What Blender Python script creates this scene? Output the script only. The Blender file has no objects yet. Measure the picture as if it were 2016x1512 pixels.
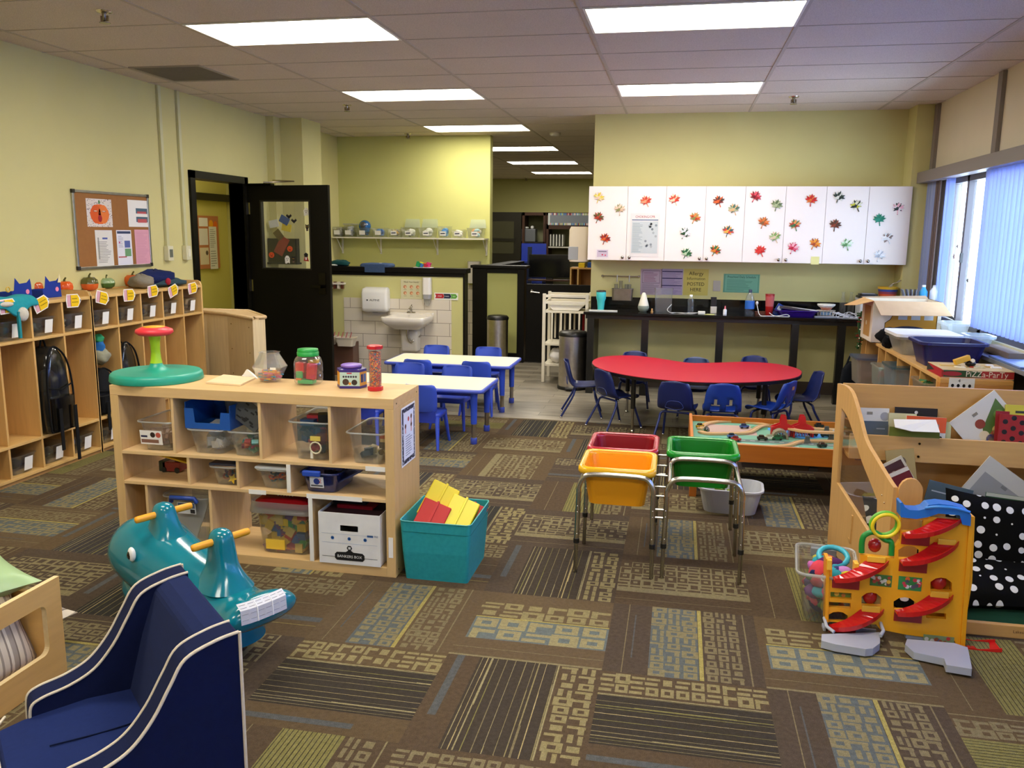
import bpy, bmesh, math, random
from math import sin, cos, pi, radians, sqrt, atan2
from mathutils import Vector, Matrix
SC = bpy.context.scene
COL = SC.collection
rnd = random.Random(7)

# ------------------------------------------------------------ camera
HCAM, ZC = 1.62, 2.851           # camera height and ceiling height in metres
YAW, PITCH, ROLL, FPX = -0.193987, 0.177410, 0.010855, 1650.56
fwd = Vector((sin(YAW)*cos(PITCH), cos(YAW)*cos(PITCH), -sin(PITCH)))
rgt = Vector((cos(YAW), -sin(YAW), 0))
upv = rgt.cross(fwd)
cr = cos(ROLL)*rgt + sin(ROLL)*upv
cu = -sin(ROLL)*rgt + cos(ROLL)*upv
cam_d = bpy.data.cameras.new('camera'); cam = bpy.data.objects.new('camera', cam_d); COL.objects.link(cam)
cam_d.sensor_width = 36; cam_d.lens = FPX/2016*36; cam_d.clip_start = .05; cam_d.clip_end = 200
M = Matrix((cr, cu, -fwd)).transposed().to_4x4(); M.translation = Vector((0, 0, HCAM)); cam.matrix_world = M
SC.camera = cam
# ------------------------------------------------------------ daylight and exposure
w = bpy.data.worlds.new('world'); SC.world = w; w.use_nodes = True
bg = w.node_tree.nodes['Background']; bg.inputs[0].default_value = (.62, .8, 1, 1); bg.inputs[1].default_value = 9
SC.view_settings.view_transform = 'Standard'; SC.view_settings.look = 'None'
SC.view_settings.exposure = 0.84; SC.view_settings.gamma = 1
LAMP_W = 11.0                     # radiance of the ceiling panels
SC.cycles.use_denoising = True; SC.cycles.use_adaptive_sampling = True; SC.cycles.adaptive_threshold = .04
SC.cycles.max_bounces = 6; SC.cycles.diffuse_bounces = 3; SC.cycles.transparent_max_bounces = 16
SC.cycles.transmission_bounces = 4; SC.cycles.glossy_bounces = 2
SC.cycles.sample_clamp_indirect = 6
SC.cycles.caustics_reflective = False; SC.cycles.caustics_refractive = False

# ------------------------------------------------------------ measuring helpers: where a sight line meets a real plane
def ray(x, y): return fwd + (x-1008)/FPX*cr - (y-756)/FPX*cu
EYE = Vector((0, 0, HCAM))
def atz(x, y, z): d = ray(x, y); return EYE + d*((z-HCAM)/d.z)
def aty(x, y, Y): d = ray(x, y); return EYE + d*(Y/d.y)
def atx(x, y, X): d = ray(x, y); return EYE + d*(X/d.x)
def atp(x, y, P, n): d = ray(x, y); n = Vector(n); return EYE + d*((Vector(P)-EYE).dot(n)/d.dot(n))

# ------------------------------------------------------------ colours and materials
def lin(c):
    if isinstance(c, str): c = [int(c[i:i+2], 16)/255 for i in (0, 2, 4)]
    c = list(c)
    return tuple(v/12.92 if v <= .04045 else ((v+.055)/1.055)**2.4 for v in c[:3]) + (1,)
class NT:
    def __init__(s, name):
        s.m = bpy.data.materials.new(name); s.m.use_nodes = True; s.t = s.m.node_tree; s.N = s.t.nodes; s.L = s.t.links
        s.b = s.N['Principled BSDF']; s.out = s.N['Material Output']
    def n(s, k, **kw):
        o = s.N.new('ShaderNode'+k)
        for a, v in kw.items():
            if a.startswith('i'): o.inputs[int(a[1:])].default_value = v
            else: setattr(o, a, v)
        return o
    def l(s, a, b): s.L.new(a, b)
    def attr(s): a = s.n('Attribute'); a.attribute_name = 'Col'; return a.outputs['Color']
    def co(s): return s.n('TexCoord').outputs['Object']
    def mix(s, f, a, b, mode='MIX'):
        o = s.n('Mix', data_type='RGBA', blend_type=mode)
        for i, v in ((0, f), (6, a), (7, b)):
            if hasattr(v, 'links') or hasattr(v, 'is_linked'): s.l(v, o.inputs[i])
            else: o.inputs[i].default_value = v
        return o.outputs[2]
    def noise(s, scale, detail=2, vec=None, sc=None):
        t = s.n('TexNoise'); t.inputs['Scale'].default_value = scale; t.inputs['Detail'].default_value = detail
        v = vec or s.co()
        if sc:
            mp = s.n('Mapping'); mp.inputs['Scale'].default_value = sc; s.l(v, mp.inputs[0]); v = mp.outputs[0]
        s.l(v, t.inputs['Vector']); return t.outputs['Fac']
    def ramp(s, fac, stops):
        r = s.n('ValToRGB'); e = r.color_ramp.elements
        while len(e) < len(stops): e.new(.5)
        for k, (p, c) in enumerate(stops): e[k].position = p; e[k].color = c if len(c) == 4 else lin(c)
        s.l(fac, r.inputs[0]); return r.outputs[0]
    def bump(s, h, dist, strength=.5):
        b = s.n('Bump'); b.inputs['Strength'].default_value = strength; b.inputs['Distance'].default_value = dist
        s.l(h, b.inputs['Height']); s.l(b.outputs[0], s.b.inputs['Normal'])
MAT = {}
def vmat(name, rough=.5, metal=0, noise=0, nscale=30, bump=0, bscale=300, spec=.5, sheen=0, coat=0):
    t = NT(name); c = t.attr()
    if noise:
        f = t.noise(nscale, 3)
        g = t.ramp(f, [(.3, (1-noise, 1-noise, 1-noise, 1)), (.7, (1, 1, 1, 1))])
        c = t.mix(1.0, c, g, 'MULTIPLY')
    t.l(c, t.b.inputs['Base Color'])
    t.b.inputs['Roughness'].default_value = rough; t.b.inputs['Metallic'].default_value = metal
    t.b.inputs['Specular IOR Level'].default_value = spec
    if sheen: t.b.inputs['Sheen Weight'].default_value = sheen; t.b.inputs['Sheen Roughness'].default_value = .5
    if coat: t.b.inputs['Coat Weight'].default_value = coat; t.b.inputs['Coat Roughness'].default_value = .08
    if bump: t.bump(t.noise(bscale, 2), bump)
    MAT[name] = t.m; return t
vmat('matte', .85, noise=.06, spec=.3)
vmat('plastic', .38)
vmat('blackpaint', .42, spec=.18)
vmat('gloss', .16, coat=.3)
vmat('paper', .9, spec=.2)
vmat('print', .6, spec=.3)
vmat('fabric', .95, noise=.12, nscale=60, bump=.002, bscale=900, spec=.12, sheen=.03)
vmat('ceramic', .12, coat=.4)
vmat('metal', .22, metal=1)
vmat('brushed', .3, metal=1, noise=.15, nscale=25)
vmat('paint', .8, noise=.04, nscale=3, bump=.0008, bscale=250, spec=.25)
vmat('cardboard', .85, noise=.1, nscale=12, spec=.2)
def woodmat(name, axis, rough=.42, amt=.07):
    t = NT(name); s = [14, 14, 14]; s[axis] = 1.2
    f = t.noise(3.2, 5, sc=tuple(s)); g = t.ramp(f, [(.3, (1-amt*1.6, 1-amt*1.9, 1-amt*2.2, 1)), (.7, (1, 1, 1, 1))])
    t.l(t.mix(1.0, t.attr(), g, 'MULTIPLY'), t.b.inputs['Base Color'])
    t.b.inputs['Roughness'].default_value = rough; t.b.inputs['Specular IOR Level'].default_value = .4
    MAT[name] = t.m
woodmat('wood_x', 0); woodmat('wood_y', 1); woodmat('wood_z', 2)
def clearmat(name, alpha, rough=.15):
    # clear or frosted sheet: part see-through, part diffuse skin, with a surface gloss
    t = NT(name); t.N.remove(t.b)
    tr = t.n('BsdfTransparent'); df = t.n('BsdfDiffuse'); tl = t.n('BsdfTranslucent'); gl = t.n('BsdfGlossy')
    gl.inputs['Roughness'].default_value = rough
    a = t.attr(); t.l(a, df.inputs[0]); t.l(a, tl.inputs[0])
    tint = t.mix(.9 if alpha < .45 else .45, a, (1, 1, 1, 1)); t.l(tint, tr.inputs[0])
    m0 = t.n('MixShader', i0=.5); t.l(df.outputs[0], m0.inputs[1]); t.l(tl.outputs[0], m0.inputs[2])
    m1 = t.n('MixShader', i0=alpha); t.l(tr.outputs[0], m1.inputs[1]); t.l(m0.outputs[0], m1.inputs[2])
    lw = t.n('LayerWeight'); lw.inputs[0].default_value = .25; pw = t.n('Math', operation='MULTIPLY', i1=.55); t.l(lw.outputs['Facing'], pw.inputs[0])
    pq = t.n('Math', operation='ADD', i1=.03); t.l(pw.outputs[0], pq.inputs[0]); fr = pq
    m2 = t.n('MixShader'); t.l(fr.outputs[0], m2.inputs[0]); t.l(m1.outputs[0], m2.inputs[1]); t.l(gl.outputs[0], m2.inputs[2])
    t.l(m2.outputs[0], t.out.inputs[0]); MAT[name] = t.m
clearmat('clear', .075); clearmat('frosted', .38, .3); clearmat('glass', .03, .03); clearmat('tinted', .5, .12)
clearmat('blind_cloth', .8, .6)
def emit(name, col, s):
    t = NT(name); t.b.inputs['Base Color'].default_value = (.8, .8, .8, 1)
    t.b.inputs['Emission Color'].default_value = col; t.b.inputs['Emission Strength'].default_value = s; MAT[name] = t.m
emit('lamp', (1, .93, .8, 1), LAMP_W)

# ------------------------------------------------------------ mesh builder
I4 = Matrix.Identity(4)
def RZ(a): return Matrix.Rotation(a, 4, 'Z')
def RX(a): return Matrix.Rotation(a, 4, 'X')
def RY(a): return Matrix.Rotation(a, 4, 'Y')
def TR(x, y=0, z=0): return Matrix.Translation(Vector(x) if not isinstance(x, (int, float)) else Vector((x, y, z)))
def frame(o, x, y):
    """matrix whose local x and y axes run along x and y"""
    x = Vector(x).normalized(); y = Vector(y); z = x.cross(y).normalized(); y = z.cross(x)
    m = Matrix((x, y, z)).transposed().to_4x4(); m.translation = Vector(o); return m
def rrect(w, d, r, n=4, cx=0, cy=0):
    out = []; r = min(r, w/2-1e-4, d/2-1e-4)
    for k, (sx, sy) in enumerate(((1, 1), (-1, 1), (-1, -1), (1, -1))):
        for i in range(n+1):
            a = pi/2*k + pi/2*i/n
            out.append((cx+sx*(w/2-r)+r*cos(a), cy+sy*(d/2-r)+r*sin(a)))
    return out
def bez(pts, n=8, closed=False):
    """Catmull-Rom through pts"""
    P = [Vector(p) for p in pts]; out = []; L = len(P)
    for i in range(L if closed else L-1):
        g = (lambda k: P[k % L]) if closed else (lambda k: P[max(0, min(L-1, k))])
        a, b, c, d = g(i-1), g(i), g(i+1), g(i+2)
        for k in range(n):
            t = k/n
            out.append(.5*((2*b)+(c-a)*t+(2*a-5*b+4*c-d)*t*t+(3*b-a-3*c+d)*t**3))
    if not closed: out.append(P[-1])
    return out
TXT = {}
def text_geo(s):
    if s not in TXT:
        c = bpy.data.curves.new('t', 'FONT'); c.body = s; c.align_x = 'CENTER'; c.align_y = 'CENTER'; c.size = 1; c.resolution_u = 2
        o = bpy.data.objects.new('t', c); COL.objects.link(o)
        me = bpy.data.meshes.new_from_object(o.evaluated_get(bpy.context.evaluated_depsgraph_get()))
        TXT[s] = ([v.co.copy() for v in me.vertices], [tuple(p.vertices) for p in me.polygons])
        bpy.data.objects.remove(o); bpy.data.curves.remove(c); bpy.data.meshes.remove(me)
    return TXT[s]
class MB:
    def __init__(s, col='ffffff', T=I4): s.v = []; s.f = []; s.c = []; s.sm = []; s.col = col; s.T = T
    def add(s, vs, fs, col=None, T=None, smooth=False):
        k = len(s.v); M_ = s.T @ T if T is not None else s.T
        s.v += [M_ @ Vector(p) for p in vs]; c = lin(col or s.col)
        flip = M_.to_3x3().determinant() < 0
        for f in fs:
            f = [k+i for i in f]
            s.f.append(f[::-1] if flip else f); s.c.append(c); s.sm.append(smooth)
        return s
    def poly(s, pts, col=None, T=None): return s.add(pts, [tuple(range(len(pts)))], col, T)
    def box(s, c, d, col=None, T=None):
        x, y, z = [q/2 for q in d]; cx, cy, cz = c
        vs = [(cx+a*x, cy+b*y, cz+e*z) for a in (-1, 1) for b in (-1, 1) for e in (-1, 1)]
        return s.add(vs, [(0, 1, 3, 2), (4, 6, 7, 5), (0, 4, 5, 1), (2, 3, 7, 6), (0, 2, 6, 4), (1, 5, 7, 3)], col, T)
    def b2(s, a, b, col=None, T=None):
        return s.box([(p+q)/2 for p, q in zip(a, b)], [abs(q-p) for p, q in zip(a, b)], col, T)
    def loft(s, rings, col=None, caps=(1, 1), closed=True, T=None, smooth=True):
        n = len(rings[0]); vs = [p for r in rings for p in r]; fs = []
        for i in range(len(rings)-1):
            for j in range(n if closed else n-1):
                a = i*n+j; b = i*n+(j+1) % n; fs.append((a, b, b+n, a+n))
        s.add(vs, fs, col, T, smooth)
        if caps[0]: s.add(rings[0], [tuple(range(n))[::-1]], col, T)
        if caps[1]: s.add(rings[-1], [tuple(range(n))], col, T)
        return s
    def cyl(s, p, q, r, r2=None, n=12, col=None, caps=(1, 1), T=None):
        p = Vector(p); q = Vector(q); r2 = r if r2 is None else r2; d = (q-p).normalized()
        a = d.orthogonal().normalized(); b = d.cross(a)
        return s.loft([[c+(a*cos(t)+b*sin(t))*R for t in [2*pi*k/n for k in range(n)]] for c, R in ((p, r), (q, r2))], col, caps, T=T)
    def tube(s, pts, r, n=8, col=None, closed=False, T=None, caps=True):
        P = [Vector(p) for p in pts]; L = len(P); rings = []
        a = None
        for i in range(L):
            d = (P[(i+1) % L if closed else min(L-1, i+1)] - P[(i-1) % L if closed else max(0, i-1)])
            d = d.normalized() if d.length > 1e-9 else Vector((0, 0, 1))
            if a is None: a = d.orthogonal().normalized()
            a = (a - d*a.dot(d)); a = a.normalized() if a.length > 1e-6 else d.orthogonal().normalized()
            b = d.cross(a); R = r[i] if isinstance(r, (list, tuple)) else r
            rings.append([P[i]+(a*cos(t)+b*sin(t))*R for t in [2*pi*k/n for k in range(n)]])
        if closed: rings.append(rings[0])
        return s.loft(rings, col, (0, 0) if closed or not caps else (1, 1), T=T)
    def lathe(s, prof, n=20, col=None, T=None, sx=1, sy=1, caps=(1, 1), smooth=True):
        return s.loft([[(r*cos(2*pi*k/n)*sx, r*sin(2*pi*k/n)*sy, z) for k in range(n)] for r, z in prof], col, caps, T=T, smooth=smooth)
    def prism(s, pts, h, col=None, T=None, h0=0, smooth=False):
        """2D outline (local xy) extruded along local z"""
        return s.loft([[(x, y, h0) for x, y in pts], [(x, y, h0+h) for x, y in pts]], col, T=T, smooth=smooth)
    def sph(s, c, r, n=12, m=8, col=None, T=None):
        if isinstance(r, (int, float)): r = (r, r, r)
        e = .02
        rings = [[(c[0]+r[0]*sin(a)*cos(t), c[1]+r[1]*sin(a)*sin(t), c[2]-r[2]*cos(a)) for t in [2*pi*k/n for k in range(n)]] for a in [e+(pi-2*e)*i/m for i in range(m+1)]]
        return s.loft(rings, col, T=T)
    def tub(s, w, d, h, taper=.8, r=.03, wall=.003, rim=.012, rimh=.01, col=None, T=None, n=3, w0=None, d0=None):
        """open container with rounded corners, wall thickness and an out-turned rim; base at z=0"""
        w0 = w*taper if w0 is None else w0; d0 = d*taper if d0 is None else d0
        R = lambda ww, dd, z, rr=r: [(x, y, z) for x, y in rrect(ww, dd, rr, n)]
        rings = [R(w0, d0, 0), R(w, d, h-rimh), R(w+2*rim, d+2*rim, h-rimh, r+rim), R(w+2*rim, d+2*rim, h, r+rim), R(w-2*wall, d-2*wall, h), R(w0-2*wall, d0-2*wall, wall*1.5)]
        return s.loft(rings, col, T=T, smooth=False)
    def text(s, t, size, T, col='202020', sx=1.0, off=.0008):
        v, f = text_geo(t); return s.add([(p.x*size*sx, p.y*size, off) for p in v], f, col, T)
    def rect(s, x0, y0, x1, y1, col, T=None, z=.0004): return s.add([(x0, y0, z), (x1, y0, z), (x1, y1, z), (x0, y1, z)], [(0, 1, 2, 3)], col, T)
    def lines(s, x0, y0, x1, y1, n, col, T=None, z=.0005, t=.35, seed=1):
        """rows of printed text shown as thin bars"""
        q = random.Random(seed); h = (y1-y0)/n
        for i in range(n): s.rect(x0, y1-h*(i+.5)-h*t/2, x0+(x1-x0)*q.uniform(.6, 1), y1-h*(i+.5)+h*t/2, col, T, z)
    def disc(s, x, y, r, col, T=None, z=.0008, n=14, ry=None): ry = ry or r; return s.add([(x+r*cos(2*pi*k/n), y+ry*sin(2*pi*k/n), z) for k in range(n)], [tuple(range(n))], col, T)
    def build(s, name, mat='plastic', parent=None, bev=0, bseg=2, sub=0, loc=None):
        me = bpy.data.meshes.new(name); o = bpy.data.objects.new(name, me); COL.objects.link(o)
        org = Vector(loc) if loc is not None else None
        vs = s.v if org is None else [p-org for p in s.v]
        me.from_pydata(vs, [], s.f)
        me.polygons.foreach_set('use_smooth', s.sm)
        at = me.color_attributes.new('Col', 'FLOAT_COLOR', 'CORNER'); buf = []
        for f, c in zip(s.f, s.c): buf += list(c)*len(f)
        at.data.foreach_set('color', buf)
        me.materials.append(MAT[mat])
        if org is not None: o.location = org
        if parent is not None: o.parent = parent
        if bev:
            m = o.modifiers.new('b', 'BEVEL'); m.width = bev; m.segments = bseg; m.limit_method = 'ANGLE'; m.angle_limit = radians(40)
            mw = None
        if sub: m = o.modifiers.new('s', 'SUBSURF'); m.levels = sub; m.render_levels = sub
        return o
def tag(o, label, cat, group=None, kind=None):
    o['label'] = label; o['category'] = cat
    if group: o['group'] = group
    if kind: o['kind'] = kind
    return o
def thing(name, label, cat, loc=(0, 0, 0), rz=0, group=None, M_=None):
    o = bpy.data.objects.new(name, None); COL.objects.link(o); o.empty_display_size = .05
    if M_ is not None: o.matrix_world = M_
    else: o.location = Vector(loc); o.rotation_euler = (0, 0, rz)
    return tag(o, label, cat, group)
def struct(mb, name, mat='paint', **k):
    o = mb.build(name, mat, **k); o['kind'] = 'structure'; return o
def dup(root, loc=None, rz=None, label=None, group=None, M_=None):
    kids = [c for c in bpy.data.objects if c.parent is not None]
    by = {}
    for c in kids: by.setdefault(c.parent.name, []).append(c)
    def cp(o, par):
        c = o.copy(); COL.objects.link(c)
        if par is not None: c.parent = par
        for ch in by.get(o.name, []): cp(ch, c)
        return c
    r = cp(root, None)
    if M_ is not None: r.matrix_world = M_
    if loc is not None: r.location = Vector(loc)
    if rz is not None: r.rotation_euler = (0, 0, rz)
    if label: r['label'] = label
    if group: r['group'] = group
    return r
# ============================================================ THE ROOM
GRN = 'd2ca8e'; GRN2 = 'cccb80'; BLK = '0c0b09'; WOODC = 'd9b47c'
XL, XR, YW = -4.5, 2.30, 9.07
# ---- floor: 0.6 m carpet tiles, each cut from one of three woven patterns and quarter-turned
def carpet():
    g = MB(); S = .6; x0, y0 = -.22-S*8, 2.94-S*7
    BR = ['64543f', '5b4c3c', '695944', '564a3f']; DK = ['413b35', '484038', '3b3936', '434040']; TAN = '928760'; TAN2 = '82775a'; LT = '9c926c'; BL = '62696a'; BL2 = '6c7474'; OL = '857f4e'; LT2 = '8a8060'; YL = 'a89b5c'; GRY = '5c5e5e'
    q = random.Random(11)
    def R(T, a, b, c, d, col, z=0): g.add([(a, b, z), (c, b, z), (c, d, z), (a, d, z)], [(0, 1, 2, 3)], col, T)
    def maze(T, a, b, c, d, nx, ny, cols, big=True):
        # woven greek-key block: two-tone cells, hollow squares and short bars
        bgc, fg = cols; R(T, a, b, c, d, bgc, 2e-4); w, h = (c-a)/nx, (d-b)/ny
        for i in range(nx):
            for j in range(ny):
                X, Y = a+i*w, b+j*h; k = q.random()
                if k < .3:
                    R(T, X+w*.08, Y+h*.1, X+w*.92, Y+h*.9, fg, 6e-4); R(T, X+w*.32, Y+h*.34, X+w*.68, Y+h*.66, bgc, 1e-3)
                elif k < .55: R(T, X, Y+h*.12, X+w*.85, Y+h*.4, fg, 6e-4); R(T, X+w*.1, Y+h*.62, X+w, Y+h*.85, fg, 6e-4)
                elif k < .75: R(T, X+w*.1, Y, X+w*.38, Y+h*.9, fg, 6e-4); R(T, X+w*.38, Y+h*.55, X+w*.95, Y+h*.85, fg, 6e-4)
                elif k < .88: R(T, X, Y, X+w, Y+h, fg, 6e-4); R(T, X+w*.3, Y+h*.3, X+w*.7, Y+h*.7, bgc, 1e-3)
                else: R(T, X+w*.2, Y+h*.2, X+w*.8, Y+h*.8, fg, 6e-4)
    nX, nY = 12, 16
    KIND = {(6, 6): 0, (7, 6): 0, (7, 7): 2, (8, 7): 1, (8, 6): 0, (6, 7): 1, (9, 7): 2, (9, 6): 1, (9, 8): 3, (8, 8): 4, (7, 8): 0, (7, 9): 4, (6, 5): 3, (7, 5): 5, (8, 5): 1, (10, 6): 3, (10, 7): 3, (8, 9): 1, (6, 8): 5, (9, 5): 2, (9, 9): 4, (6, 9): 0, (7, 10): 3, (6, 10): 4, (8, 10): 4, (6, 11): 4, (7, 11): 5, (5, 7): 5, (5, 6): 4, (4, 7): 0, (5, 8): 2}
    for i in range(nX):
        for j in range(nY):
            X, Y = x0+i*S, y0+j*S
            if Y+S*.02 > 7.17: continue
            kind = KIND.get((i, j), q.choice((0, 0, 1, 1, 2, 3, 4, 4, 5)))
            T = TR(X+S/2, Y+S/2, 0) @ RZ(-pi/2 if (i+j) % 2 else 0) @ TR(-S/2, -S/2, 0)
            b1 = q.choice(BR)
            R(T, 0, 0, S, S, b1, 0)
            if kind == 0:      # dark field with thin threads, key strip, brown edge
                R(T, 0, .13, S, .44, q.choice(DK), 2e-4)
                ys = [.14, .16, .175, .2, .235, .27, .31, .345, .36, .39, .43]
                for y in ys:
                    t = .0035 if y not in (.175, .36) else .008
                    c = q.choice((TAN, LT, 'b3a273', OL)); x = 0
                    while x < S:
                        e = min(S, x+q.uniform(.1, .35)); R(T, x, y, e, y+t*q.choice((1, .6)), c if q.random() < .85 else TAN2, 5e-4); x = e
                maze(T, 0, .45, S, .59, 11, 2, (b1, TAN)); R(T, 0, .435, S, .441, LT, 6e-4)
                R(T, 0, .04, S*.7, .07, GRY, 3e-4)
            elif kind == 1:    # brown band, blue-grey key block, yellow thread, tan key block
                maze(T, 0, .17, S, .36, 11, 3, (BL, LT2)); maze(T, 0, .385, S, .53, 11, 3, (b1, TAN2))
                R(T, 0, .362, S, .378, YL, 8e-4); R(T, 0, .55, S, .556, TAN2, 8e-4); R(T, 0, .07, S, .074, TAN2, 8e-4); R(T, .1, .1, S*.8, .106, GRY, 8e-4)
            elif kind == 2:    # bold tan and blue squares between brown bands
                maze(T, .03, .15, S, .34, 5, 2, (BL2, LT)); maze(T, .03, .35, S, .5, 6, 2, (b1, TAN)); R(T, .03, .34, S, .350, YL, 8e-4)
                R(T, 0, .07, S, .074, TAN2, 8e-4); R(T, 0, .0, S, .012, LT2, 8e-4)
            elif kind == 3:    # olive ribbed block beside a key strip
                R(T, 0, .2, S, .42, OL, 2e-4); maze(T, 0, .43, S, .54, 10, 2, (b1, TAN2))
                for n in range(13): R(T, 0, .206+n*.0165, S, .2085+n*.0165, DK[0], 8e-4)
                R(T, 0, .09, S, .094, TAN2, 8e-4); R(T, 0, .56, S, .566, LT2, 8e-4)
            elif kind == 4:    # worn tan key block across the tile
                maze(T, .0, .14, S, .5, 11, 5, (LT2, b1)); R(T, 0, .14, S, .19, LT2, 9e-4); R(T, 0, .06, S, .064, TAN2, 8e-4)
            else:              # brown field with a narrow key strip
                maze(T, 0, .4, S, .58, 12, 3, (b1, TAN2)); R(T, 0, .3, S, .304, TAN2, 8e-4); R(T, 0, .14, S, .18, GRY, 5e-4); R(T, 0, .1, S, .103, YL, 8e-4)
    g.v = [Vector((min(p.x, 2.45), min(p.y, 7.17), p.z)) for p in g.v]
    t = NT('carpet'); c = t.attr()
    f = t.noise(420, 2); f2 = t.noise(60, 3)
    g1 = t.ramp(f, [(.3, (.55, .55, .55, 1)), (.7, (1.25, 1.22, 1.15, 1))]); c = t.mix(.85, c, g1, 'MULTIPLY')
    g2 = t.ramp(f2, [(.3, (.82, .82, .82, 1)), (.7, (1.08, 1.08, 1.08, 1))]); c = t.mix(1, c, g2, 'MULTIPLY')
    t.l(c, t.b.inputs['Base Color']); t.b.inputs['Roughness'].default_value = .95; t.b.inputs['Specular IOR Level'].default_value = .1
    t.bump(f, .004, .7); MAT['carpet'] = t.m
    g.b2((-6.5, -2, -.1), (2.45, 7.17, -.004), '5a4d40')
    return struct(g, 'floor', 'carpet')
carpet()
# ---- grey plank floor beyond the carpet
t = NT('planks'); mp = t.n('Mapping'); mp.inputs['Rotation'].default_value = (0, 0, 0); t.l(t.co(), mp.inputs[0])
br = t.n('TexBrick'); br.offset = .37; br.inputs['Scale'].default_value = 1; br.inputs['Brick Width'].default_value = 1.2; br.inputs['Row Height'].default_value = .15
br.inputs['Mortar Size'].default_value = .002; br.inputs['Color1'].default_value = lin('a39b8c'); br.inputs['Color2'].default_value = lin('7b7467'); br.inputs['Mortar'].default_value = lin('3c3831')
t.l(mp.outputs[0], br.inputs['Vector'])
f = t.noise(2.2, 6, sc=(1.1, 16, 1)); c = t.mix(.85, br.outputs[0], t.ramp(f, [(.33, (.45, .44, .42, 1)), (.62, (1.15, 1.13, 1.08, 1))]), 'MULTIPLY')
t.l(c, t.b.inputs['Base Color']); t.b.inputs['Roughness'].default_value = .35; MAT['planks'] = t.m
struct(MB('888888').b2((-6.5, 7.172, -.1), (2.45, 19.5, 0)), 'floor', 'planks')
struct(MB('8d8472').b2((-4.49, 7.155, 0), (2.29, 7.185, .006)), 'trim_1', 'matte', bev=.003)
# ---- ceiling: acoustic tiles with a thin grid
t = NT('acoustic'); f = t.noise(220, 3); f2 = t.noise(1.2, 2)
c = t.mix(1, t.attr(), t.ramp(f, [(.35, (.72, .71, .69, 1)), (.55, (1, 1, 1, 1))]), 'MULTIPLY'); c = t.mix(1, c, t.ramp(f2, [(.3, (.93, .93, .93, 1)), (.7, (1, 1, 1, 1))]), 'MULTIPLY')
t.l(c, t.b.inputs['Base Color']); t.b.inputs['Roughness'].default_value = .95; t.bump(f, .003, .5); MAT['acoustic'] = t.m
LX, LY = -3.03, 4.90              # the lamp grid: panels every 2.44 m
cb = MB('ddd0c4')
lamps = []
for j in range(-2, 6):
    for i in range(-1, 3):
        if j >= 2 and i != 0: continue
        if i == -1 or i == 2: continue
        lamps.append((LX+2.44*i, LY+2.44*j))
lamps = lamps + [(-6.0, 8.2)]  # extra unseen panel off the grid, added to brighten the dark corridor
# ceiling slab strips leaving the openings for the panels
def holes_grid():
    xs = sorted({-6.5, 2.45} | {x for l in lamps for x in (l[0], l[0]+1.2)}); ys = sorted({-2, 19.5} | {y for l in lamps for y in (l[1], l[1]+.59)})
    for a, b in zip(xs, xs[1:]):
        for c_, d in zip(ys, ys[1:]):
            mx, my = (a+b)/2, (c_+d)/2
            if any(l[0] < mx < l[0]+1.2 and l[1] < my < l[1]+.59 for l in lamps): continue
            cb.b2((a, c_, ZC), (b, d, ZC+.08))
holes_grid()
struct(cb, 'ceiling', 'acoustic')
gb = MB('bfb4a6')
gx0 = LX-.01
k = -3
for k in range(-3, 6):
    x = LX-.012+1.22*k
    if XL < x < XR: gb.b2((x-.012, -2, ZC-.004), (x+.012, 19.3, ZC))
for k in range(-11, 25):
    y = LY-.012+.61*k
    gb.b2((XL, y-.006, ZC-.003), (XR, y+.006, ZC))
struct(gb, 'trim_2', 'matte')
# ---- walls
W = MB(GRN)
W.b2((-4.65, -2, 0), (XL, 7.32, ZC)); W.b2((-4.65, 7.32, 2.11), (XL, 8.24, ZC)); W.b2((-4.65, 8.24, 0), (XL, 10.9, ZC))
struct(W, 'wall_left')
W = MB(GRN); W.b2((-4.5, 8.95, 0), (-4.15, 9.45, ZC)); W.b2((-4.5, 8.80, 0), (-4.41, 8.95, ZC)); struct(W, 'wall_pillar')
W = MB(GRN2); W.b2((-4.65, 10.77, 0), (-2.43, 10.92, ZC)); struct(W, 'wall_washroom_back')
W = MB(GRN); W.b2((-.93, YW, 0), (2.45, YW+.15, ZC)); struct(W, 'wall_back')
W = MB(GRN); W.b2((2.12, 8.76, 0), (2.3, YW, ZC)); struct(W, 'wall_corner_column')
W = MB('c2bf80'); W.b2((-6.5, 19.3, 0), (2.45, 19.45, ZC)); W.b2((-6.5, 10.95, 0), (-6.4, 19.3, ZC)); W.b2((2.35, 9.22, 0), (2.45, 19.3, ZC)); W.b2((-6.5, 10.92, 0), (-4.65, 10.98, ZC)); struct(W, 'wall_far_room')
W = MB('d8cfb8'); W.b2((-6.5, -2.1, 0), (2.45, -2, ZC)); struct(W, 'wall_front')
# corridor behind the open door
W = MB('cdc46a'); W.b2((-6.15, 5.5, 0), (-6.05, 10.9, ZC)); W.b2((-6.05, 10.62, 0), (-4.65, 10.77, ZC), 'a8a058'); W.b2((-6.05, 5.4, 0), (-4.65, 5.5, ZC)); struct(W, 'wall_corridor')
struct(MB(BLK).b2((-6.05, 8.9, 2.0), (-5.98, 10.6, 2.09)), 'trim_3', 'plastic')
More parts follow.
